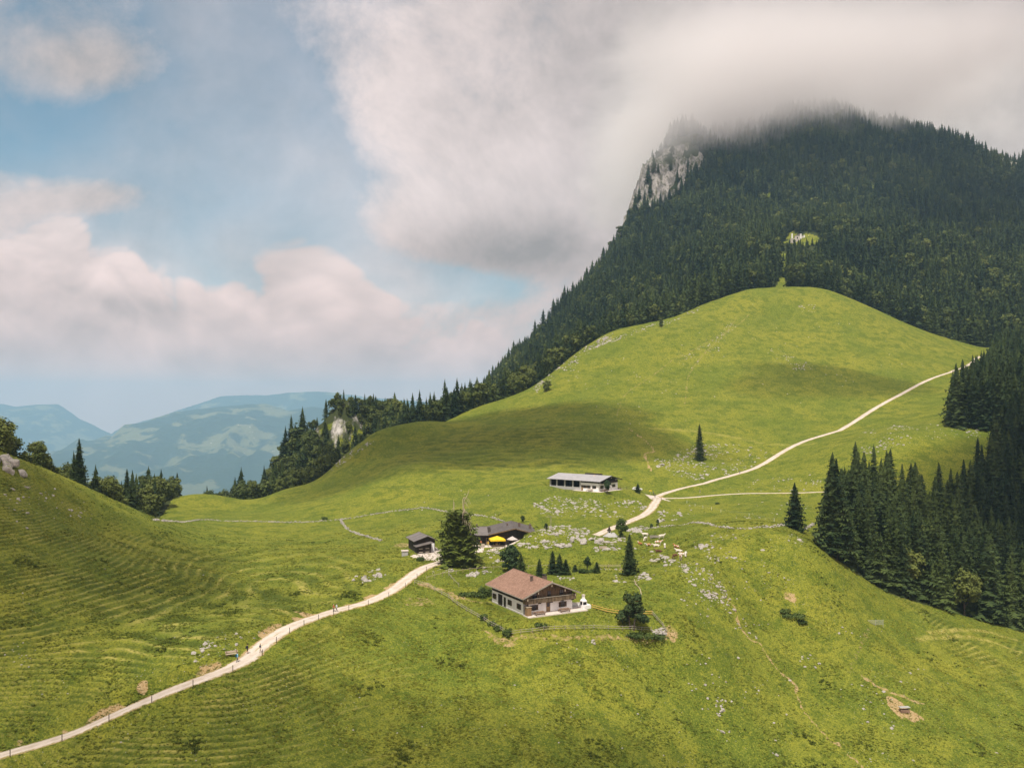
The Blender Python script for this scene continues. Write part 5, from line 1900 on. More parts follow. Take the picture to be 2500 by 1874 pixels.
one_bush(1912, 1492, 0.9, 2.2, 'smaller scrub patch above the dark one on the right pasture', 400)
one_bush(1960, 1520, 0.9, 2.0, 'scrub patch right of the dark one on the pasture', 400)
one_bush(1750, 1230, 0.9, 1.5, 'low bush in the grass under the side road', 250)


def old_spruce():
    p = ground(1118, 1376)
    h, R = 17.0, 6.3
    rng = random.Random(77)
    E = empty('old_spruce', (p.x, p.y, p.z - 0.2), 0, 'huge old spruce with two bare dead tops beside the inn', 'tree')
    V, Fc = trunk_geo(13.0, 0.55, 8, 0, rng)
    link(bpy.data.objects.new('trunk', mk_mesh('trunk', (V, Fc), M_BARK)), E)
    V, Fc = spruce_crown(71, h, R, 42, 14, 6, 0.03, 0.36, 0.40, 0.92, 0.84)
    link(bpy.data.objects.new('crown', mk_mesh('crown', (V, Fc), M_SPR2)), E)
    V, Fc = [], []
    # left dead top: a short bare spike; right: tall bent leader with hanging branches
    limb(V, Fc, (-1.1, 0, 12.5), (-1.2, 0.0, 17.6), 0.16, 0.03, 5)
    for k in range(9):
        z = 13.5 + k * 0.42
        a = rng.uniform(0, 6.28)
        limb(V, Fc, (-1.15, 0, z), (-1.15 + math.cos(a) * 0.9, math.sin(a) * 0.9, z + rng.uniform(-0.5, 0.1)), 0.06, 0.02, 3)
    link(bpy.data.objects.new('dead_top', mk_mesh('dead_top', (V, Fc), M_DEAD)), E)['label'] = 'short bare dead spike'
    V, Fc = [], []
    pts = [(1.5, -0.6, 11.5), (1.6, -0.7, 15.0), (1.7, -0.7, 17.4), (2.3, -0.7, 18.2), (2.9, -0.7, 19.6), (3.0, -0.7, 20.4)]
    for i in range(len(pts) - 1):
        limb(V, Fc, pts[i], pts[i + 1], 0.15 - 0.025 * i, 0.125 - 0.025 * i, 5)
    for k in range(26):
        t = rng.uniform(0, 1)
        z = 12.0 + t * 6.5
        a = rng.uniform(-1.9, 1.0)
        L = rng.uniform(1.2, 3.4) * (1.1 - 0.5 * t)
        s0 = Vector((1.6, -0.7, z))
        m1 = s0 + Vector((math.cos(a) * L * 0.6, math.sin(a) * L * 0.6 - 0.3, -0.25 * L))
        e1 = m1 + Vector((math.cos(a) * L * 0.35, math.sin(a) * L * 0.35 - 0.2, -0.75 * L))
        limb(V, Fc, s0, m1, 0.07, 0.045, 3)
        limb(V, Fc, m1, e1, 0.045, 0.012, 3)
    link(bpy.data.objects.new('dead_top', mk_mesh('dead_top', (V, Fc), M_DEAD)), E)['label'] = 'tall bent bare leader with hanging dead branches'


old_spruce()


def pine():
    p = ground(1543, 1537)
    E = empty('pine_tree', (p.x, p.y, p.z - 0.1), 0, 'broad two-stemmed pine casting a dark shadow by the fence', 'tree')
    V, Fc = [], []
    limb(V, Fc, (-0.35, 0, -0.4), (-0.9, 0, 6.6), 0.19, 0.05, 6)
    limb(V, Fc, (0.35, 0, -0.4), (1.0, 0.1, 6.6), 0.19, 0.05, 6)
    rng = random.Random(9)
    lob = [(-1.0, 0, 7.2, 1.0, 1.1), (1.2, 0.1, 7.0, 1.0, 1.2)]
    for k in range(30):
        t = k / 29.0
        z = 2.2 + 4.9 * t
        rr = 3.2 * (1 - t) ** 0.55 * rng.uniform(0.35, 0.95)
        a = rng.uniform(0, 6.28)
        s = rng.uniform(0.85, 1.35) * (1.1 - 0.35 * t)
        lob.append((math.cos(a) * rr, math.sin(a) * rr * 0.85, z, s, s * 0.6))
        sgn = -1 if math.cos(a) < 0 else 1
        limb(V, Fc, (sgn * (0.35 + 0.09 * z), 0, z - 0.5), lob[-1][:3], 0.06, 0.02, 3)
    link(bpy.data.objects.new('trunk', mk_mesh('trunk', (V, Fc), M_BARK)), E)
    link(bpy.data.objects.new('crown', mk_mesh('crown', leaf_cloud(61, lob, 6500, 0.30), M_PINE)), E)


pine()

# ------------------------------------------------------------------ rocks
def rock_mesh(seed, sub=2, flat=0.6):
    rng = random.Random(seed)
    bm = bmesh.new()
    bmesh.ops.create_icosphere(bm, subdivisions=sub, radius=1.0)
    planes = [(Vector((rng.gauss(0, 1), rng.gauss(0, 1), rng.gauss(0, 0.8))).normalized(), rng.uniform(0.45, 0.85)) for _ in range(9)]
    sx, sy = rng.uniform(0.75, 1.25), rng.uniform(0.7, 1.15)
    for v in bm.verts:
        c = v.co.copy()
        for n, d in planes:
            k = c.dot(n)
            if k > d:
                c -= n * (k - d) * 0.92
        c += Vector((rng.uniform(-.05, .05), rng.uniform(-.05, .05), rng.uniform(-.05, .05)))
        v.co = Vector((c.x * sx, c.y * sy, c.z * flat))
    me = bpy.data.meshes.new('rock')
    bm.to_mesh(me)
    bm.free()
    return me


def mat_rock():
    m, t, b = new_mat('pale_limestone')
    p = t.coord('Object')
    r = t.n.new('ShaderNodeObjectInfo').outputs['Random']
    n = t.noise(t.vm('ADD', p, t.comb(t.m('MULTIPLY', r, 40.0), 0.0, 0.0)), 1.6, 6.0, 0.65)
    n2 = t.noise(p, 5.0, 4.0, 0.7)
    col = t.mix(t.ramp(n, 0.3, 0.68), (0.23, 0.21, 0.19), (0.54, 0.495, 0.455))
    col = t.mix(t.m('MULTIPLY', t.ramp(n2, 0.55, 0.68), 0.5), col, (0.13, 0.125, 0.11))
    nz = t.xyz(t.n.new('ShaderNodeNewGeometry').outputs['Normal'])[2]
    col = t.mix(t.m('MULTIPLY', t.ramp(n, 0.52, 0.62), t.ramp(nz, 0.2, 0.8, 0.0, 0.8)), col, (0.13, 0.14, 0.04))
    t.put(b.inputs['Base Color'], col)
    t.put(b.inputs['Normal'], t.bump(n2, 0.5, 0.08))
    b.inputs['Roughness'].default_value = 0.95
    return m


M_ROCK = mat_rock()
ROCKS = [rock_mesh(700 + k, 2, [0.55, 0.7, 0.45, 0.62][k % 4]) for k in range(8)]
for m in ROCKS:
    m.materials.append(M_ROCK)
ROCK_LO = []
for k in range(6):
    m = rock_mesh(750 + k, 1, [0.55, 0.7, 0.45][k % 3])
    co = np.empty(len(m.vertices) * 3, dtype=np.float32)
    m.vertices.foreach_get('co', co)
    fa = np.array([tuple(p.vertices) for p in m.polygons])
    ROCK_LO.append((co.reshape(-1, 3), fa))
    bpy.data.meshes.remove(m)

FIELDS = [  # photo polygon, count, size range (m), big share, place words
    ([(1300, 1232), (1345, 1212), (1440, 1216), (1470, 1240), (1440, 1262), (1380, 1262), (1310, 1254)], 300, 0.25, 1.25, 'on the stony slope just below the long barn'),
    ([(1450, 1220), (1560, 1222), (1580, 1240), (1520, 1262), (1450, 1262)], 150, 0.25, 1.25, 'on the stony slope between barn and road bend'),
    ([(1300, 1296), (1340, 1284), (1400, 1282), (1450, 1296), (1430, 1306), (1320, 1306)], 260, 0.3, 1.2, 'crowning the rocky knoll right of the inn'),
    ([(1270, 1308), (1440, 1306), (1440, 1330), (1300, 1340), (1260, 1330)], 110, 0.3, 1.3, 'on the grassy front of the knoll below the inn'),
    ([(1310, 1322), (1460, 1310), (1470, 1322), (1330, 1345)], 26, 0.8, 1.9, 'in the row of big pale boulders on the knoll'),
    ([(1440, 1306), (1480, 1316), (1525, 1310), (1530, 1322), (1460, 1326)], 90, 0.35, 1.3, 'heaped before the little chapel'),
    ([(1455, 1325), (1520, 1330), (1510, 1348), (1450, 1345)], 40, 0.3, 1.3, 'round the trough below the chapel'),
    ([(1525, 1294), (1580, 1280), (1590, 1290), (1540, 1306)], 90, 0.5, 1.5, 'in the stone heap where the dry wall begins'),
    ([(1600, 1250), (1660, 1245), (1665, 1270), (1610, 1275)], 50, 0.5, 1.6, 'on the outcrop right of the road bend'),
    ([(1540, 1335), (1580, 1338), (1660, 1372), (1640, 1385), (1560, 1360)], 75, 0.35, 1.5, 'beside the grazing cows'),
    ([(1690, 1322), (1740, 1326), (1790, 1345), (1750, 1350), (1700, 1340)], 34, 0.4, 1.6, 'on the low ledge right of the cows'),
    ([(1640, 1378), (1700, 1370), (1760, 1420), (1800, 1490), (1780, 1500), (1690, 1430)], 230, 0.2, 0.95, 'along the rocky trail on the right slope'),
    ([(1600, 1380), (1900, 1360), (1960, 1460), (1850, 1560), (1700, 1520)], 190, 0.12, 0.6, 'scattered over the right-hand pasture'),
    ([(1660, 1500), (2450, 1560), (2500, 1860), (1650, 1860)], 150, 0.14, 0.75, 'scattered over the lower right pasture'),
    ([(1640, 1110), (1700, 1080), (1810, 1085), (1900, 1110), (1880, 1135), (1780, 1165), (1690, 1172), (1620, 1150)], 420, 0.35, 1.5, 'round the slim spruce above the junction'),
    ([(1590, 1120), (1640, 1120), (1640, 1140), (1590, 1138)], 14, 0.7, 1.9, 'in the pale cluster uphill from the junction'),
    ([(1700, 1190), (2000, 1150), (2010, 1196), (1720, 1200)], 80, 0.25, 1.1, 'between the two gravel roads'),
    ([(1640, 1225), (1980, 1225), (1960, 1275), (1660, 1270)], 70, 0.2, 0.9, 'on the pasture below the side road'),
    ([(1700, 1290), (1960, 1300), (1960, 1340), (1720, 1380)], 110, 0.2, 0.9, 'on the pasture left of the spruce forest'),
    ([(2090, 1060), (2160, 1040), (2260, 1035), (2380, 1040), (2400, 1065), (2250, 1075), (2150, 1100), (2080, 1120)], 210, 0.3, 1.3, 'on the stony meadow above the spruce forest'),
    ([(1345, 905), (1400, 862), (1480, 818), (1500, 812), (1490, 832), (1420, 872), (1400, 905)], 230, 0.5, 2.0, 'on the rocky rim at the left of the hill'),
    ([(1400, 868), (1560, 800), (1640, 780), (1720, 745), (1720, 752), (1640, 790), (1560, 812)], 200, 0.4, 1.6, 'along the stony crest of the hill'),
    ([(1300, 945), (1345, 910), (1355, 925), (1310, 960)], 90, 0.5, 1.7, 'low on the rocky hill rim'),
    ([(800, 1140), (850, 1105), (900, 1072), (915, 1076), (860, 1115), (815, 1150)], 120, 0.35, 1.3, 'along the left shoulder of the hill'),
    ([(1650, 880), (1740, 830), (1800, 770), (1830, 780), (1780, 850), (1680, 910)], 110, 0.35, 1.3, 'along the faint track up the hill'),
    ([(1860, 860), (1900, 850), (1990, 890), (1960, 915), (1900, 890)], 80, 0.3, 1.3, 'in the stony streak across the hill'),
    ([(1950, 745), (1990, 742), (1990, 762), (1950, 760)], 24, 0.5, 1.7, 'in the pale cluster under the hilltop'),
    ([(1400, 900), (1850, 720), (2200, 800), (2300, 880), (1900, 1000), (1500, 1050), (1300, 1000)], 260, 0.25, 0.9, 'scattered over the face of the hill'),
    ([(855, 1402), (920, 1388), (950, 1400), (900, 1425), (850, 1420)], 46, 0.35, 1.3, 'on the grass left of the road bend'),
    ([(1040, 1385), (1100, 1372), (1110, 1395), (1050, 1400)], 30, 0.3, 0.95, 'below the huge old spruce'),
    ([(1120, 1395), (1200, 1380), (1215, 1400), (1140, 1410)], 20, 0.6, 1.5, 'by the rail fence behind the farmhouse'),
    ([(1190, 1345), (1230, 1345), (1230, 1380), (1190, 1375)], 16, 0.6, 1.5, 'between the old spruce and the maple'),
    ([(1360, 1405), (1400, 1408), (1400, 1418), (1365, 1416)], 12, 0.5, 1.2, 'under the three young spruces'),
    ([(1497, 1400), (1600, 1398), (1590, 1425), (1500, 1420)], 26, 0.5, 1.6, 'at the foot of the tall spruce'),
    ([(1590, 1535), (1632, 1532), (1630, 1548), (1595, 1548)], 70, 0.3, 0.9, 'in the stone heap right of the pine'),
    ([(1340, 1555), (1470, 1560), (1460, 1590), (1350, 1580)], 9, 0.3, 0.9, 'on the bank below the rail fence'),
    ([(0, 1180), (160, 1190), (260, 1260), (60, 1290), (0, 1260)], 90, 0.2, 0.9, 'on the steep left slope below the outcrop'),
    ([(0, 1300), (500, 1340), (600, 1560), (0, 1760)], 60, 0.12, 0.5, 'among the cattle steps of the left slope'),
    ([(460, 1590), (560, 1540), (660, 1520), (700, 1500), (690, 1530), (560, 1600), (480, 1640)], 60, 0.2, 0.8, 'in the cut bank above the road'),
    ([(100, 1850), (900, 1600), (1650, 1600), (1650, 1870)], 110, 0.10, 0.42, 'scattered over the foreground meadow'),
    ([(880, 1300), (1100, 1190), (1250, 1200), (1200, 1290)], 40, 0.2, 0.7, 'on the meadow behind the shed'),
    ([(1780, 1850), (1640, 1600), (1700, 1570), (1820, 1700)], 46, 0.3, 0.9, 'in the broken stony line on the lower slope'),
]


def scatter_rocks():
    rng = random.Random(404)
    big, small = [], []
    for fi, (poly, n, lo, hi, words) in enumerate(FIELDS):
        xs, ys = [p[0] for p in poly], [p[1] for p in poly]
        cand = []
        clus = [(rng.uniform(min(xs), max(xs)), rng.uniform(min(ys), max(ys))) for _ in range(max(3, n // 14))]
        tries = 0
        while len(cand) < n and tries < n * 40:
            tries += 1
            if rng.random() < 0.62:
                c = rng.choice(clus)
                px, py = rng.gauss(c[0], (max(xs) - min(xs)) * 0.035 + 3), rng.gauss(c[1], (max(ys) - min(ys)) * 0.04 + 1.5)
            else:
                px, py = rng.uniform(min(xs), max(xs)), rng.uniform(min(ys), max(ys))
            if not bool(in_poly(np.array([px]), np.array([py]), poly)[0]):
                continue
            p = ground(px, py)
            if any(seg_hit(p.x, p.y, k) for k in range(len(ROADS))) or in_building(p.x, p.y):
                continue
            s = 1.2 * (lo + (hi - lo) * rng.random() ** 2.9)
            cand.append((p, s, words))
        for c in cand:
            (big if c[1] / c[0].y * F > 5.6 else small).append(c)
    return big, small, rng


def seg_hit(x, y, k):
    c = ROADS[k][2]
    return float(np.min((c[:, 0] - x) ** 2 + (c[:, 1] - y) ** 2)) < (ROADS[k][1] + 0.9) ** 2


def in_building(x, y):
    for (x0, y0, hl, hw, a, pz) in PADS:
        c_, s_ = math.cos(a), math.sin(a)
        if abs((x - x0) * c_ + (y - y0) * s_) < hl + 0.3 and abs(-(x - x0) * s_ + (y - y0) * c_) < hw + 0.3:
            return True
    return False


def build_rocks():
    big, small, rng = scatter_rocks()
    big.sort(key=lambda c: -c[1] / c[0].y)
    small += big[290:]
    big = big[:290]
    for p, s, words in big:
        o = bpy.data.objects.new('boulder', rng.choice(ROCKS))
        COL.objects.link(o)
        o.location = (p.x, p.y, p.z - s * 0.05)
        o.rotation_euler = (rng.uniform(-.35, .35), rng.uniform(-.35, .35), rng.uniform(0, 6.28))
        o.scale = (s * 0.62, s * 0.62, s * 0.62 * rng.uniform(0.7, 1.2))
        tag(o, 'pale limestone boulder ' + words, 'boulder', 'boulders ' + words)
    V, Fc, o = [], [], 0
    for p, s, words in small:
        co, fa = ROCK_LO[rng.randrange(len(ROCK_LO))]
        a = rng.uniform(0, 6.28)
        ca, sa = math.cos(a), math.sin(a)
        k = s * 0.62
        x = co[:, 0] * ca - co[:, 1] * sa
        y = co[:, 0] * sa + co[:, 1] * ca
        V.append(np.stack([p.x + x * k, p.y + y * k, p.z - s * 0.06 + co[:, 2] * k], -1))
        Fc.append(fa + o)
        o += len(co)
    me = np_mesh('scattered_stones', np.concatenate(V), np.concatenate(Fc), 3)
    me.materials.append(M_ROCK)
    tag(link(bpy.data.objects.new('scattered_stones', me)), 'small pale limestone pieces strewn over the pastures', 'stones', kind='stuff')
    print('rocks', len(big), len(small))


build_rocks()


def stone_wall(name, pix_pts, label, h=0.7, seed=1):
    w = catmull([ground(*p) for p in pix_pts], 0.55)
    rng = random.Random(seed)
    E = empty(name, (w[0][0], w[0][1], hz(w[0][0], w[0][1])), 0, label, 'wall')
    V, Fc, o = [], [], 0
    for q in w:
        gap = perlin(np.array([q[0] / 6.0]), np.array([q[1] / 6.0]), 88)[0]
        for k in range(3 if gap > -0.25 else 1):
            co, fa = ROCK_LO[rng.randrange(len(ROCK_LO))]
            x, y = q[0] + rng.uniform(-.45, .45), q[1] + rng.uniform(-.5, .5)
            s = rng.uniform(0.14, 0.40)
            z = hz(x, y) + (0.1 if k < 2 else h * 0.55) * rng.uniform(0.6, 1.1)
            a = rng.uniform(0, 6.28)
            ca, sa = math.cos(a), math.sin(a)
            V.append(np.stack([x + (co[:, 0] * ca - co[:, 1] * sa) * s - w[0][0], y + (co[:, 0] * sa + co[:, 1] * ca) * s - w[0][1], z + co[:, 2] * s * 1.1 - E.location.z], -1))
            Fc.append(fa + o)
            o += len(co)
    me = np_mesh('stones', np.concatenate(V), np.concatenate(Fc), 3)
    me.materials.append(M_ROCK)
    ob = link(bpy.data.objects.new('stones', me), E)
    ob['kind'] = 'stuff'


stone_wall('dry_stone_wall', [(375, 1270), (420, 1272), (480, 1270), (600, 1273), (680, 1275), (760, 1274), (830, 1268), (900, 1257), (980, 1246), (1040, 1240), (1095, 1250)], 'long dry stone wall crossing the valley meadow on the left', seed=3)
stone_wall('dry_stone_wall', [(832, 1270), (845, 1288), (880, 1305), (930, 1320)], 'short dry stone wall branching down towards the shed', seed=4)
stone_wall('dry_stone_wall', [(1155, 1258), (1190, 1262), (1220, 1270), (1240, 1278)], 'dry stone wall curving above the inn roof', seed=5)
stone_wall('dry_stone_wall', [(1560, 1293), (1600, 1288), (1650, 1283), (1700, 1276), (1740, 1282), (1800, 1290), (1860, 1287), (1900, 1284), (1985, 1279)], 'dry stone wall running right towards the lone spruce', seed=6)
stone_wall('dry_stone_wall', [(1455, 1388), (1480, 1389), (1512, 1389)], 'low dry stone wall under the pale rail fence', seed=7)


def outcrop():
    p = ground(22, 1150)
    E = empty('rock_outcrop', (p.x, p.y, p.z), 0, 'craggy pale rock outcrop at the left edge of the slope', 'rock')
    rng = random.Random(12)
    for k in range(16):
        s = rng.uniform(1.0, 2.3)
        o = bpy.data.objects.new('crag', ROCKS[rng.randrange(8)])
        link(o, E)
        x, y = rng.uniform(-3.6, 2.0), rng.uniform(-1.5, 4.0)
        o.location = (x, y, hz(p.x + x, p.y + y) - p.z + rng.uniform(0.0, 1.4) * (1 - abs(x + 1) / 4.5))
        o.rotation_euler = (rng.uniform(-1, 1), rng.uniform(-1, 1), rng.uniform(0, 6.28))
        o.scale = (s * 0.8, s * 0.8, s * 1.2)


outcrop()


# ------------------------------------------------------------------ fences, gates, troughs
def post_fence(name, pts, label, h=1.1, r=0.055, mat=None, wire=True, sink=0.5, pixel=True):
    P = [ground(*p) if pixel else Vector((p[0], p[1], hz(p[0], p[1]))) for p in pts]
    E = empty(name, P[0], 0, label, 'fence')
    post = MB().box(-r, r, -r, r, -sink, h).mesh('post', mat or M_GREYWOOD)
    for p in P:
        o = link(bpy.data.objects.new('post', post), E)
        o.location = p - P[0]
    if wire:
        for z in (h * 0.55, h * 0.92):
            m = MB()
            for a, b in zip(P[:-1], P[1:]):
                m.tube(a - P[0] + Vector((0, -r - .01, z)), b - P[0] + Vector((0, -r - .01, z)), 0.008, n=3)
            m.build('wire', M_STEEL, E)
    return E


def road_edge(k, y0, y1, side, step, off=0.25):
    c = ROADS[k][2]
    hw = ROADS[k][1] + off
    out, acc = [], step
    for i in range(1, len(c) - 1):
        acc += float(np.hypot(*(c[i, :2] - c[i - 1, :2])))
        if not (y0 <= c[i, 1] <= y1):
            continue
        if acc >= step:
            acc = 0
            t = c[i + 1, :2] - c[i - 1, :2]
            t /= np.linalg.norm(t)
            out.append((c[i, 0] + t[1] * hw * side, c[i, 1] - t[0] * hw * side))
    return out


post_fence('roadside_fence', road_edge(0, 134, 222, 1, 5.2), 'thin wooden post fence along the lower gravel road', 1.15, 0.05, M_BARK, True, 0.5, False)


def rail_fence(name, pts, label, mat, rails=(0.45, 0.9), step=2.6, h=1.05, r=0.06, rr=0.05):
    w = [ground(*p) for p in pts]
    E = empty(name, w[0], 0, label, 'fence')
    post = MB().tube((0, 0, -0.5), (0, 0, h), r, r * 0.85, 6).mesh('post', mat)
    P = []
    for a, b in zip(w[:-1], w[1:]):
        n = max(1, round((b - a).xy.length / step))
        for k in range(n):
            q = a.lerp(b, k / n)
            P.append(Vector((q.x, q.y, hz(q.x, q.y))))
    P.append(w[-1])
    for p in P:
        link(bpy.data.objects.new('post', post), E).location = p - w[0]
    for a, b in zip(P[:-1], P[1:]):
        for z in rails:
            d = (b - a).normalized() * 0.12
            MB().tube(a - w[0] - d + Vector((0, -r - rr, z)), b - w[0] + d + Vector((0, -r - rr, z)), rr, rr * 0.9, 5).build('rail', mat, E)
    return E


rail_fence('rail_fence', [(1012, 1424), (1045, 1432), (1095, 1460), (1150, 1498), (1200, 1528), (1243, 1551)], 'weathered rail fence sloping down left of the farmhouse', M_GREYWOOD)
rail_fence('rail_fence', [(1243, 1551), (1300, 1544), (1380, 1537), (1450, 1536), (1520, 1538), (1590, 1541)], 'weathered rail fence along the front lawn to the pine', M_GREYWOOD)
rail_fence('rail_fence', [(1592, 1500), (1604, 1514), (1618, 1530), (1626, 1543)], 'short grey rail fence right of the pine', M_GREYWOOD)
rail_fence('rail_fence', [(1446, 1484), (1480, 1494), (1510, 1499), (1560, 1500), (1592, 1500)], 'bright yellow rail fence from the oven to the pine', M_YELWOOD, (0.35, 0.85), 3.0, 1.0, 0.07, 0.08)
rail_fence('rail_fence', [(1042, 1416), (1080, 1406), (1130, 1397), (1180, 1391), (1230, 1389)], 'pale rail fence behind the farmhouse, near the road', M_PALEWOOD, (0.8,))
rail_fence('rail_fence', [(1290, 1388), (1340, 1386), (1365, 1385)], 'short pale rail fence between the young spruces', M_PALEWOOD, (0.8,))
rail_fence('rail_fence', [(1458, 1386), (1486, 1386), (1514, 1386)], 'pale rail fence on a stone wall left of the tall spruce', M_PALEWOOD, (0.5, 0.85))
rail_fence('rail_fence', [(1095, 1405), (1108, 1420), (1120, 1432)], 'little rail fence across the grass left of the farmhouse', M_GREYWOOD, (0.7,))
post_fence('pasture_fence', [(1322, 1201), (1336, 1200), (1351, 1197), (1366, 1198), (1381, 1200), (1396, 1202), (1401, 1203)], 'row of short posts before the barn bays', 1.0, 0.06, M_BARK)
post_fence('pasture_fence', [(1515, 1192), (1530, 1194), (1545, 1196)], 'short row of posts between barn and white car', 1.0, 0.06, M_BARK)
post_fence('electric_fence', [(1677, 1228), (1697, 1236), (1716, 1240), (1737, 1244), (1760, 1250), (1829, 1260), (1890, 1272)], 'thin white stakes of an electric fence below the side road', 1.1, 0.035, M_WHITE)


def road_bar():
    a, b = ground(1592, 1222), ground(1615, 1222)
    E = empty('road_barrier', a, 0, 'thin wooden bar across the road at the junction', 'barrier')
    for p in (a, b):
        MB().box(-.07, .07, -.07, .07, -0.4, 1.1).build('post', M_BARK, E).location = p - a
    MB().tube(Vector((0, -.12, 0.95)), b - a + Vector((0, -.12, 0.95)), 0.05, n=5).build('bar', M_BENCH, E)


road_bar()


def hurdle():
    p = ground(2138, 1526)
    E = empty('hurdle_gate', p, math.radians(4), 'pale five-barred hurdle gate standing alone on the right pasture', 'gate')
    for k in range(5):
        MB().tube((-2.0, 0, 0.35 + k * 0.27), (2.0, 0, 0.35 + k * 0.27), 0.035, n=5).build('bar', M_STEEL, E)
    for x in (-2.0, 0, 2.0):
        MB().tube((x, 0.05, -0.4), (x, 0.05, 1.6), 0.045, n=5).build('upright', M_STEEL, E)


hurdle()


def trough(name, px, py, L, label, mat, rz=0.0, roof=False, pos=None):
    p = pos or ground(px, py)
    E = empty(name, p, rz, label, 'trough')
    w = 0.42
    m = MB().box(-L / 2, L / 2, -w, w, 0.12, 0.2).box(-L / 2, L / 2, -w, -w + .08, 0.2, 0.7).box(-L / 2, L / 2, w - .08, w, 0.2, 0.7).box(-L / 2, -L / 2 + .1, -w + .08, w - .08, 0.2, 0.7).box(L / 2 - .1, L / 2, -w + .08, w - .08, 0.2, 0.7)
    m.build('basin', mat, E)
    MB().box(-L / 2 + .1, L / 2 - .1, -w + .08, w - .08, 0.2, 0.6).build('water', M_GLASS, E)
    for x in (-L / 2 + 0.3, L / 2 - 0.3):
        MB().box(x - .12, x + .12, -w, w, -0.4, 0.118).build('support', mat, E)
    if roof:
        for x in (-L / 2 + .08, L / 2 - .08):
            for y in (-w + .04, w - .04):
                MB().box(x - .04, x + .04, y - .04, y + .04, 0.7, 1.15).build('post', mat, E)
        MB().box(-L / 2 - .15, L / 2 + .15, -w - .15, w + .15, 1.153, 1.23).build('lid', M_STEEL, E)


trough('water_trough', 2208, 1738, 2.0, 'covered water trough on bare trampled earth at lower right', M_BENCH, 0.1, True)
trough('water_trough', 1602, 1312, 4.0, 'long grey wooden trough above the grazing cows', M_GREYWOOD, 0.05)
trough('water_trough', 1472, 1339, 2.2, 'pale wooden trough among boulders below the chapel', M_PALEWOOD, 0.05)


def road_bench():
    p = ground(566, 1601)
    E = empty('wayside_bench', (p.x, p.y, p.z), math.radians(28), 'weathered plank bench beside the lower gravel road', 'bench')
    MB().box(-1.1, 1.1, -0.25, 0.25, 0.42, 0.5).build('seat', M_PALEWOOD, E)
    MB().box(-1.1, 1.1, 0.26, 0.33, 0.6, 0.95).build('backrest', M_PALEWOOD, E)
    for x in (-0.85, 0.85):
        MB().box(x - .07, x + .07, -.22, .22, -0.3, 0.418).build('leg', M_BENCH, E)
        MB().box(x - .05, x + .05, 0.2, 0.258, 0.0, 0.95).build('back_post', M_BENCH, E)


road_bench()


def pole():
    p = ground(1345, 1293)
    E = empty('wooden_pole', p, 0.1, 'slim wooden pole with a crossbar on the knoll', 'pole')
    MB().tube((0, 0, -0.5), (0, 0, 4.2), 0.09, 0.07, 6).build('shaft', M_GREYWOOD, E)
    MB().box(-1.6, 1.6, -0.15, -0.08, 3.9, 4.02).build('crossbar', M_GREYWOOD, E)


pole()


def signpost():
    p = ground(1588, 1206)
    E = empty('trail_sign', p, 0.3, 'small yellow trail sign beside the junction', 'sign')
    MB().tube((0, 0, -0.3), (0, 0, 1.9), 0.04, n=5).build('post', M_STEEL, E)
    for z in (1.35, 1.62):
        MB().box(-0.55, 0.55, -0.07, -0.045, z, z + 0.22).build('board', M_YELLOW, E)


signpost()


def log():
    a, b = ground(1566, 1452), ground(1548, 1416)
    E = empty('fallen_trunk', a, 0, 'thin bleached fallen trunk between tall spruce and pine', 'log')
    m = MB()
    v = b - a
    pts = [Vector((0, 0, 0.12)), v * 0.35 + Vector((0.3, 0, 0.22)), v * 0.7 + Vector((-0.1, 0, 0.2)), v + Vector((0, 0, 0.35))]
    for i in range(3):
        m.tube(pts[i], pts[i + 1], 0.12 - .02 * i, 0.10 - .02 * i, 6)
    m.build('stem', M_DEAD, E)
    m = MB()
    rng = random.Random(3)
    for k in range(9):
        q = v * rng.uniform(0.4, 1.0) + Vector((0, 0, 0.25))
        m.tube(q, q + Vector((rng.uniform(-1, 1), rng.uniform(-1, 1), rng.uniform(0.1, 0.6))), 0.04, 0.01, 4)
    m.build('branches', M_DEAD, E)


log()


def ruin():
    """pale stone shelter in the clearing high on the mountain"""
    p = Vector(CLEARING)
    E = empty('mountain_shelter', p, 0.1, 'tiny pale stone shelter in a clearing high in the forest', 'hut')
    MB().box(-11, 9, 0, 4, -4, 0.6).build('foundation', M_STONE, E)
    MB().box(-6, 4, 1, 3.5, 0.603, 4.0).build('wall', M_STONE, E)
    for x in (-10.5, -0.6, 3.2, 8.2):
        MB().box(x, x + 1.2, -0.6, 0.8, 0.604, 6.0 if x < 3 else 4.6).build('pillar', M_WHITE, E)
    MB().prism_y([(-6.6, 3.9), (4.6, 3.9), (-1.0, 6.4)], 0.9, 3.9).build('roof', M_SHEDROOF, E)
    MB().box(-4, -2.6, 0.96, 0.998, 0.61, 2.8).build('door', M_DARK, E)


ruin()


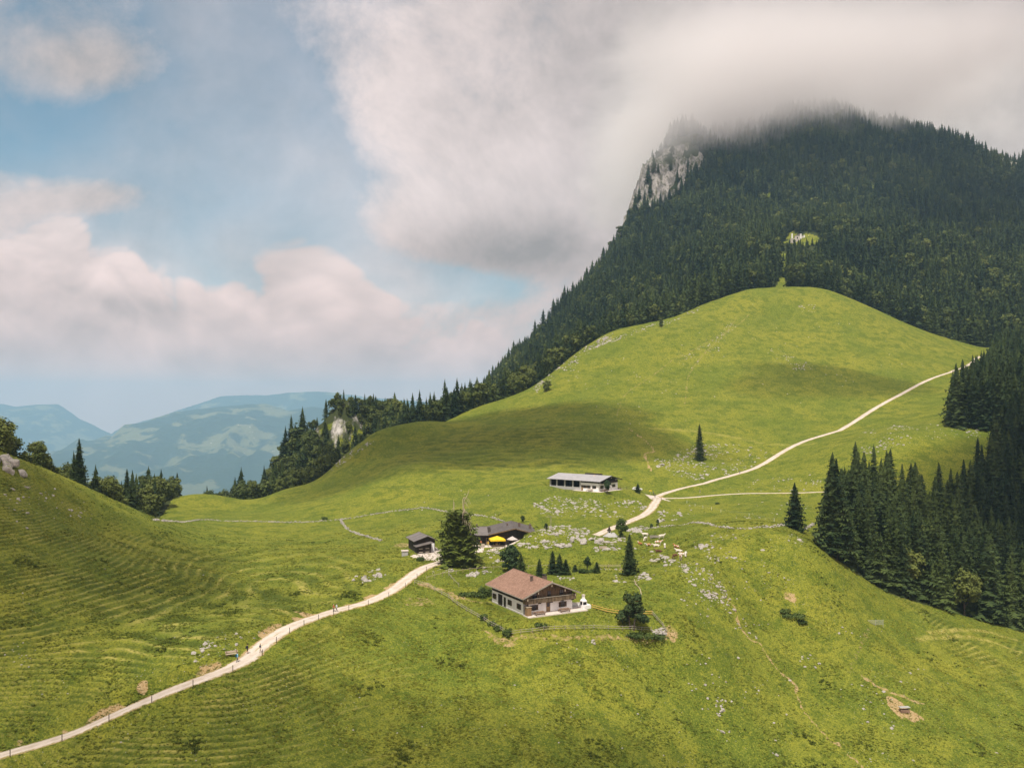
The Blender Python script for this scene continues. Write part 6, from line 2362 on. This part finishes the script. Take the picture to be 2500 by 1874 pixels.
# ------------------------------------------------------------------ car
def car():
    p = ground(1557, 1199)
    E = empty('parked_car', (p.x, p.y + 1.5, hz(p.x, p.y + 1.5) + 0.02), math.radians(-6), 'white car parked behind the small conifer near the junction', 'car')
    paint = simple('white_paint', (0.78, 0.78, 0.77), 0.25, 0.03, 1.0, 0, 0.5)
    prof = [(-2.1, 0.35), (2.1, 0.35), (2.15, 0.62), (2.05, 0.85), (1.15, 0.98), (0.55, 1.42), (-1.35, 1.46), (-1.95, 1.0), (-2.15, 0.9)]
    bm = bmesh.new()
    f0 = [bm.verts.new((x, -0.82, z)) for x, z in prof]
    f1 = [bm.verts.new((x, 0.82, z)) for x, z in prof]
    bm.faces.new(f0)
    bm.faces.new(f1[::-1])
    n = len(prof)
    for k in range(n):
        m = (k + 1) % n
        bm.faces.new((f0[k], f1[k], f1[m], f0[m]))
    bmesh.ops.recalc_face_normals(bm, faces=bm.faces)
    bmesh.ops.bevel(bm, geom=list(bm.edges), offset=0.07, segments=2, affect='EDGES')
    me = bpy.data.meshes.new('body')
    bm.to_mesh(me)
    bm.free()
    me.materials.append(paint)
    b = link(bpy.data.objects.new('body', me), E)
    for s in (-1, 1):
        y = s * 0.825
        MB().hexa([(-1.35, y, 1.0), (0.95, y, 1.0), (0.95, y - s * .02, 1.0), (-1.35, y - s * .02, 1.0)], [(-1.1, y, 1.36), (0.5, y, 1.36), (0.5, y - s * .02, 1.36), (-1.1, y - s * .02, 1.36)]).build('side_window', M_GLASS, b)
        for x in (-1.3, 1.35):
            w = MB().tube((x, y - s * 0.2, 0.33), (x, y + s * 0.02, 0.33), 0.33, n=14).build('wheel', M_BLACK, E)
            MB().tube((x, y + s * .021, 0.33), (x, y + s * .03, 0.33), 0.2, n=10).build('rim', M_STEEL, w)
        MB().box(2.08, 2.17, s * 0.6 - .15, s * 0.6 + .15, 0.62, 0.78).build('headlight', M_GLASS, b)
        MB().box(-2.19, -2.12, s * 0.6 - .12, s * 0.6 + .12, 0.7, 0.86).build('tail_light', M_CHIM, b)
    MB().hexa([(0.62, -.7, 1.36), (1.14, -.7, 1.005), (1.14, .7, 1.005), (0.62, .7, 1.36)], [(0.66, -.7, 1.39), (1.18, -.7, 1.03), (1.18, .7, 1.03), (0.66, .7, 1.39)]).build('windscreen', M_GLASS, b)


car()


# ------------------------------------------------------------------ people and cattle
def skin_mesh(name, joints, edges, mats, pick, levels=1):
    """joints: (x, y, z, radius); one continuous skin, faces coloured by pick(centre)"""
    me = bpy.data.meshes.new(name)
    me.from_pydata([j[:3] for j in joints], edges, [])
    ob = bpy.data.objects.new(name, me)
    COL.objects.link(ob)
    ob.modifiers.new('skin', 'SKIN').use_smooth_shade = True
    for k, j in enumerate(joints):
        rd = j[3] if isinstance(j[3], tuple) else (j[3], j[3])
        me.skin_vertices[0].data[k].radius = rd
    me.skin_vertices[0].data[0].use_root = True
    ob.modifiers.new('sub', 'SUBSURF').levels = levels
    ob.modifiers['sub'].render_levels = levels
    dg = bpy.context.evaluated_depsgraph_get()
    out = bpy.data.meshes.new_from_object(ob.evaluated_get(dg))
    out.name = name
    bpy.data.objects.remove(ob)
    bpy.data.meshes.remove(me)
    out.materials.clear()
    for m in mats:
        out.materials.append(m)
    for p in out.polygons:
        p.material_index = pick(p.center)
        p.use_smooth = True
    return out


M_SKIN = simple('skin', (0.50, 0.31, 0.22), 0.6, 0.08)
M_HAIR = simple('hair', (0.05, 0.032, 0.02), 0.7, 0.2)
M_FAIR = simple('fair_hair', (0.52, 0.40, 0.16), 0.7, 0.2)
CLOTH = {k: simple('cloth_' + k, v, 0.85, 0.12, 6.0) for k, v in dict(blue=(0.22, 0.52, 0.72), black=(0.018, 0.018, 0.024), grey=(0.10, 0.11, 0.12), red=(0.48, 0.10, 0.07), pale=(0.55, 0.62, 0.68), navy=(0.03, 0.035, 0.07), beige=(0.50, 0.42, 0.32), teal=(0.01, 0.06, 0.08), orange=(0.62, 0.22, 0.08), yellow=(0.66, 0.48, 0.05)).items()}


def person(pos, rz, label, top, legs, hair, stride=0.22, h=1.74, pack=None, shorts=False, lean=0.04, arm=0.25):
    s = stride
    J = [(0, 0, 0.95, (.155, .11)), (0, lean * .4, 1.15, (.14, .10)), (0, lean * .8, 1.38, (.175, .11)), (0, lean, 1.50, .062), (0, lean + .02, 1.60, (.085, .10)), (0, lean + .02, 1.72, (.075, .09)),
         (-.095, .0, .88, .105), (-.10, s * .55, .48, .072), (-.10, s * .75, .09, .05), (-.10, s * .75 + .15, .04, .042),
         (.095, .0, .88, .105), (.10, -s * .25, .48, .072), (.10, -s * .9, .10, .05), (.10, -s * .9 + .15, .04, .042),
         (-.21, lean * .8, 1.42, .058), (-.26, -arm * .3, 1.14, .047), (-.25, arm * .25, .91, .037), (-.25, arm * .4, .80, .042),
         (.21, lean * .8, 1.42, .058), (.26, arm * .3, 1.14, .047), (.25, arm * .9, .95, .037), (.25, arm * 1.2, .86, .042)]
    Ed = [(0, 1), (1, 2), (2, 3), (3, 4), (4, 5), (0, 6), (6, 7), (7, 8), (8, 9), (0, 10), (10, 11), (11, 12), (12, 13), (2, 14), (14, 15), (15, 16), (16, 17), (2, 18), (18, 19), (19, 20), (20, 21)]

    def pick(c):
        if c.z > 1.52:
            return 0
        if abs(c.x) > 0.2 and c.z < 1.12:
            return 0
        if c.z > 0.96:
            return 1
        if c.z < 0.10:
            return 3
        return 0 if (shorts and c.z < 0.52) else 2
    me = skin_mesh('body', J, Ed, [M_SKIN, CLOTH[top], CLOTH[legs], CLOTH['black']], pick)
    E = empty('person', pos, rz, label, 'person')
    k = h / 1.8
    E.scale = (k, k, k)
    link(bpy.data.objects.new('body', me), E)
    bm = bmesh.new()
    bmesh.ops.create_icosphere(bm, subdivisions=2, radius=1.0)
    for v in list(bm.verts):
        v.co = Vector((v.co.x * .105, v.co.y * .125 + lean - .005, v.co.z * .115 + 1.70))
    bmesh.ops.delete(bm, geom=[v for v in bm.verts if v.co.z < 1.66 and v.co.y > lean - .02], context='VERTS')
    hm = bpy.data.meshes.new('hair')
    bm.to_mesh(hm)
    bm.free()
    hm.materials.append(hair)
    link(bpy.data.objects.new('hair', hm), E)
    f = MB()
    for sx in (-.035, .035):
        f.box(sx - .012, sx + .012, lean + .115, lean + .125, 1.645, 1.66)
    f.box(-.014, .014, lean + .115, lean + .145, 1.595, 1.635).box(-.03, .03, lean + .105, lean + .116, 1.565, 1.575)
    f.build('face', M_HAIR, E)
    if pack:
        bmp = MB()
        bmp.hexa([(-.15, -.34, 1.02), (.15, -.34, 1.02), (.16, -.10, 1.02), (-.16, -.10, 1.02)], [(-.12, -.28, 1.46), (.12, -.28, 1.46), (.13, -.09, 1.46), (-.13, -.09, 1.46)])
        bmp.build('backpack', CLOTH[pack], E)
    return E


def on_road(px, py, lift=0.03):
    p = ground(px, py)
    return Vector((p.x, p.y, p.z + lift))


def on_strip(px, py):
    """stand on the gravel strip"""
    p = ground(px, py)
    best = None
    for nm, hw, c in ROADS:
        d, q = seg_dist(np.array([p.x]), np.array([p.y]), c)
        if d[0] < hw + 0.3 and (best is None or d[0] < best[0]):
            i = int(min(q[0], len(c) - 2))
            best = (d[0], c[i, 2] + (c[i + 1, 2] - c[i, 2]) * (q[0] - i) + 0.02)
    z = best[1] if best else p.z
    return Vector((p.x, p.y, z))


DIR = math.radians(-55)
person(on_strip(579, 1617), DIR, 'hiker in light blue shirt with dark backpack on the lower road', 'blue', 'grey', M_HAIR, 0.25, 1.76, 'teal')
person(on_strip(604, 1596), DIR, 'hiker all in black with a backpack beside the plank bench', 'black', 'black', M_HAIR, 0.18, 1.74, 'black', True)
person(on_strip(635, 1593), DIR, 'hiker in dark top and pale trousers furthest along the three', 'navy', 'beige', M_FAIR, 0.22, 1.66)
person(on_strip(815, 1493), DIR + 3.1, 'fair haired hiker in dark top and red skirt walking in a pair', 'red', 'navy', M_FAIR, 0.25, 1.66)
person(on_strip(822, 1493), DIR + 3.1, 'hiker in pale blue shirt walking in a pair', 'pale', 'grey', M_HAIR, 0.28, 1.76)
person(on_strip(1595, 1209), 0.3, 'left of two dark hikers standing at the junction', 'grey', 'black', M_HAIR, 0.2, 1.75)
person(on_strip(1599, 1214), 0.1, 'right of two dark hikers standing at the junction', 'navy', 'navy', M_HAIR, 0.2, 1.75)
person(on_strip(1806, 1157), -1.0, 'lone hiker on the upper road by the stony patch', 'grey', 'navy', M_HAIR, 0.25, 1.75)
person(on_strip(2369, 892), -0.8, 'lone dark hiker high on the upper road', 'black', 'black', M_HAIR, 0.25, 1.75)
person(on_strip(1709, 1204), -1.3, 'lone hiker on the side road right of the junction', 'grey', 'beige', M_HAIR, 0.25, 1.75)
person(inn_local(-1.1, -3.2, -0.015), 0.5, 'person in yellow standing left of the yellow parasol', 'yellow', 'beige', M_FAIR, 0.1, 1.7)
person(inn_local(-3.2, -1.2, -0.015), 2.6, 'person in red beside the inn wall', 'orange', 'navy', M_HAIR, 0.1, 1.72)
person(inn_local(-4.6, -3.7, -0.015), -0.9, 'person in pale shirt near the pale table by the inn', 'pale', 'grey', M_HAIR, 0.1, 1.7)


def mat_cow(name, a, c, thr):
    m, t, b = new_mat(name)
    p = t.coord('Object')
    n = t.noise(p, 1.7, 2.0, 0.5)
    t.put(b.inputs['Base Color'], t.mix(t.ramp(n, thr - 0.02, thr + 0.02), a, c))
    return m


COWM = {'white': mat_cow('cow_white', (0.66, 0.60, 0.52), (0.52, 0.42, 0.32), 0.68), 'brown': mat_cow('cow_brown', (0.36, 0.15, 0.05), (0.66, 0.60, 0.52), 0.60), 'mixed': mat_cow('cow_mixed', (0.40, 0.15, 0.05), (0.68, 0.62, 0.55), 0.48), 'dark': mat_cow('cow_dark', (0.10, 0.045, 0.022), (0.16, 0.08, 0.04), 0.55)}


def cow_mesh(kind, pose):
    lie = pose == 'lie'
    dz = -0.62 if lie else 0.0
    J = [(0, 0, 1.05 + dz, (.34, .36)), (0, .55, 1.05 + dz, (.33, .38)), (0, .80, 1.12 + dz, (.24, .30)), (0, -.60, 1.10 + dz, (.33, .33)), (0, -.86, 1.12 + dz, (.22, .22))]
    Ed = [(0, 1), (1, 2), (0, 3), (3, 4)]
    if pose == 'graze':
        neck = [(0, 1.15, .82, (.13, .17)), (0, 1.36, .42, (.12, .14)), (0, 1.48, .22, (.08, .09))]
    else:
        neck = [(0, 1.12, 1.36 + dz, (.13, .17)), (0, 1.32, 1.48 + dz, (.13, .14)), (0, 1.60, 1.36 + dz, (.08, .085))]
    b = len(J)
    J += neck
    Ed += [(2, b), (b, b + 1), (b + 1, b + 2)]
    # ears
    e = len(J)
    ez, ey = neck[1][2] + .05, neck[1][1]
    J += [(-.24, ey - .04, ez, .035), (.24, ey - .04, ez, .035)]
    Ed += [(b + 1, e), (b + 1, e + 1)]
    for sx in (-1, 1):
        o = len(J)
        if lie:
            J += [(sx * .24, .58, .34, .10), (sx * .30, .95, .14, .06), (sx * .26, .60, .07, .05)]
            J += [(sx * .26, -.60, .38, .15), (sx * .42, -.25, .16, .07), (sx * .40, -.70, .07, .05)]
        else:
            J += [(sx * .20, .60, .72, .12), (sx * .20, .60, .38, .058), (sx * .20, .62, .03, .052)]
            J += [(sx * .22, -.68, .80, .17), (sx * .21, -.80, .44, .062), (sx * .21, -.74, .03, .055)]
        Ed += [(1, o), (o, o + 1), (o + 1, o + 2), (3, o + 3), (o + 3, o + 4), (o + 4, o + 5)]
    o = len(J)
    J += [(0, -1.02, 1.05 + dz, .04), (0, -1.06, .60 + dz * .6, .03)]
    Ed += [(4, o), (o, o + 1)]
    return skin_mesh('body', J, Ed, [COWM[kind]], lambda c: 0)


_cows = {}
for px, py, kind, pose, rz, label in [
        (1575, 1311, 'white', 'stand', 1.5, 'white cow standing left of the long trough'),
        (1576, 1320, 'white', 'graze', 2.6, 'white cow grazing below the standing one'),
        (1615, 1315, 'white', 'stand', -1.2, 'white cow at the right end of the long trough'),
        (1563, 1329, 'brown', 'lie', 0.4, 'reddish cow lying leftmost in the herd'),
        (1583, 1332, 'mixed', 'lie', 2.2, 'brown and white cow lying right of the reddish one'),
        (1607, 1330, 'mixed', 'stand', -1.7, 'brown and white cow standing in the middle of the herd'),
        (1603, 1334, 'white', 'lie', 1.6, 'pale calf lying beside the brown and white cow'),
        (1623, 1337, 'white', 'graze', 3.0, 'white cow grazing alone right of the middle'),
        (1609, 1348, 'dark', 'lie', 1.3, 'dark brown cow lying by a pale boulder'),
        (1652, 1341, 'brown', 'stand', 0.6, 'tan cow at the top of the right group'),
        (1658, 1347, 'white', 'lie', 1.0, 'pale cow second in the right group'),
        (1664, 1354, 'mixed', 'lie', -2.0, 'brown and white cow third in the right group'),
        (1674, 1358, 'white', 'graze', 2.9, 'white cow rightmost of the herd'),
        (1648, 1363, 'dark', 'graze', 2.4, 'dark brown cow grazing lowest on the left'),
        (1662, 1367, 'mixed', 'stand', 2.8, 'brown and white cow lowest in the right group')]:
    if (kind, pose) not in _cows:
        _cows[(kind, pose)] = cow_mesh(kind, pose)
    p = ground(px, py)
    E = empty('cow', (p.x, p.y, p.z), rz, label, 'cow', 'cows resting and grazing on the pasture')
    link(bpy.data.objects.new('body', _cows[(kind, pose)]), E)
    hm = MB()
    zt, yt = {'stand': (1.58, 1.28), 'lie': (0.96, 1.28), 'graze': (0.58, 1.28)}[pose]
    for sx in (-1, 1):
        hm.tube((sx * .08, yt, zt), (sx * .22, yt + .04, zt + .16), 0.03, 0.01, 5)
    hm.build('horns', M_BEIGE, E)


# ------------------------------------------------------------------ labels: single out what can be singled out in a group
def single_out():
    groups = {}
    for o in COL.objects:
        g = o.get('group')
        if g and o.get('label') and (g.startswith('boulders') or g.startswith('spruces') or g.startswith('broadleaf')):
            groups.setdefault(g, []).append(o)
    for g, lst in groups.items():
        if len(lst) < 2:
            continue
        rock = g.startswith('boulders')
        s = sorted(lst, key=lambda o: o.location.x / o.location.y)
        big = max(lst, key=lambda o: o.scale.z * (1 if rock else 20) / o.location.y)
        for o, w in ((s[0], 'leftmost'), (s[-1], 'rightmost'), (big, 'largest looking')):
            if not o['label'].startswith(('leftmost', 'rightmost', 'largest')):
                o['label'] = w + ' ' + o['label']


single_out()

# ------------------------------------------------------------------ air
def box_mesh(name, x0, x1, y0, y1, z0, z1):
    v = np.array([(x, y, z) for z in (z0, z1) for y in (y0, y1) for x in (x0, x1)], dtype=float)
    f = np.array([(0, 2, 3, 1), (4, 5, 7, 6), (0, 1, 5, 4), (2, 6, 7, 3), (0, 4, 6, 2), (1, 3, 7, 5)])
    return np_mesh(name, v, f, 4)


def vol_mat(name):
    m = bpy.data.materials.new(name)
    m.use_nodes = True
    t = NT(m.node_tree)
    t.n.clear()
    out = t.n.new('ShaderNodeOutputMaterial')
    return m, t, out


def build_haze():
    me = box_mesh('haze', -17000, 17000, -400, 19400, -960, 606)
    m, t, out = vol_mat('haze')
    v = t.n.new('ShaderNodeVolumePrincipled')
    v.inputs['Color'].default_value = (0.46, 0.75, 1.0, 1)
    v.inputs['Density'].default_value = 0.000082
    v.inputs['Anisotropy'].default_value = 0.1
    t.l.new(v.outputs[0], out.inputs['Volume'])
    me.materials.append(m)
    o = tag(link(bpy.data.objects.new('haze', me)), kind='stuff')
    return o


def build_cloud():
    """the cloud that sits on the mountain: drifting vapour, thick above, torn below"""
    x0, x1, y0, y1, z0, z1 = 20, 1300, 1060, 1900, 300, 600
    me = box_mesh('cloud', x0, x1, y0, y1, z0, z1)
    m, t, out = vol_mat('cloud_vapour')
    p = t.coord('Object')
    x, y, z = t.xyz(p)
    n = t.noise(t.vm('MULTIPLY', p, (1.0, 1.0, 1.5)), 0.0068, 6.0, 0.62)
    # height of the cloud base: low over the cliff, higher towards the right shoulder
    base = t.m('ADD', t.ramp(x, 190, 330, 322, 376, False), t.ramp(x, 330, 560, 0.0, 52.0, False))
    base = t.m('ADD', base, t.ramp(x, 600, 860, 0.0, 85.0, False))
    nw = t.noise(t.vm('MULTIPLY', p, (1.0, 1.0, 0.7)), 0.021, 4.0, 0.62)
    e = t.m('SUBTRACT', t.m('ADD', z, t.m('ADD', t.m('MULTIPLY', t.m('SUBTRACT', n, 0.5), 150.0), t.m('MULTIPLY', t.m('SUBTRACT', nw, 0.5), 110.0))), base)
    dn = t.ramp(e, -6.0, 90.0)
    side = t.m('MULTIPLY', t.m('MULTIPLY', t.ramp(t.m('ADD', x, t.m('MULTIPLY', t.m('SUBTRACT', n, 0.5), 300.0)), 120, 330), t.ramp(x, x0 + 5, x0 + 90)), t.ramp(x, x1 - 20, x1 - 300))
    fr = t.m('MULTIPLY', t.ramp(y, y0 + 5, y0 + 150), t.ramp(y, y1 - 5, y1 - 200))
    top = t.ramp(z, z1 - 4, z1 - 90)
    den = t.m('MULTIPLY', t.m('MULTIPLY', dn, side), t.m('MULTIPLY', fr, top))
    v = t.n.new('ShaderNodeVolumePrincipled')
    v.inputs['Color'].default_value = (0.94, 0.925, 0.925, 1)
    v.inputs['Anisotropy'].default_value = 0.0
    t.put(v.inputs['Density'], t.m('MULTIPLY', den, 0.015))
    t.l.new(v.outputs[0], out.inputs['Volume'])
    me.materials.append(m)
    return tag(link(bpy.data.objects.new('cloud', me)), kind='stuff')


def shadow_cloud(tx, ty, rx, ry, dens, seed, alt=900.0, thick=38.0):
    """unseen cloud overhead, placed so that its shadow lies on the slope round (tx, ty)"""
    k = (alt - hz(tx, ty)) / sd.z
    c = Vector((tx + sd.x * k, ty + sd.y * k, alt))
    bm = bmesh.new()
    bmesh.ops.create_icosphere(bm, subdivisions=4, radius=1.0)
    P = np.array([v.co[:] for v in bm.verts])
    r = 1 + 0.34 * fbm(P[:, 0] * 1.6 + P[:, 2], P[:, 1] * 1.6 + seed, 3, seed)
    for v, q in zip(bm.verts, r):
        up = 1.0 if v.co.z > 0 else 0.45
        v.co = Vector((v.co.x * rx * q, v.co.y * ry * q, v.co.z * thick * up * q))
    me = bpy.data.meshes.new('shadow_cloud')
    bm.to_mesh(me)
    bm.free()
    m, t, out = vol_mat('shadow_cloud')
    v = t.n.new('ShaderNodeVolumePrincipled')
    v.inputs['Color'].default_value = (0.97, 0.96, 0.955, 1)
    v.inputs['Density'].default_value = dens
    t.l.new(v.outputs[0], out.inputs['Volume'])
    me.materials.append(m)
    o = tag(link(bpy.data.objects.new('shadow_cloud', me)), kind='stuff')
    o.location = c
    return o


build_haze()
build_cloud()
shadow_cloud(-20, 440, 115, 64, 0.036, 11)
shadow_cloud(190, 520, 58, 30, 0.014, 23, 880)
shadow_cloud(255, 310, 115, 72, 0.040, 37, 930)
shadow_cloud(800, 1100, 300, 230, 0.018, 53, 1400, 60)
shadow_cloud(60, 128, 190, 38, 0.014, 71, 960)  # added out of view to darken the near foreground like a vignette
shadow_cloud(-140, 180, 70, 80, 0.022, 83, 940)
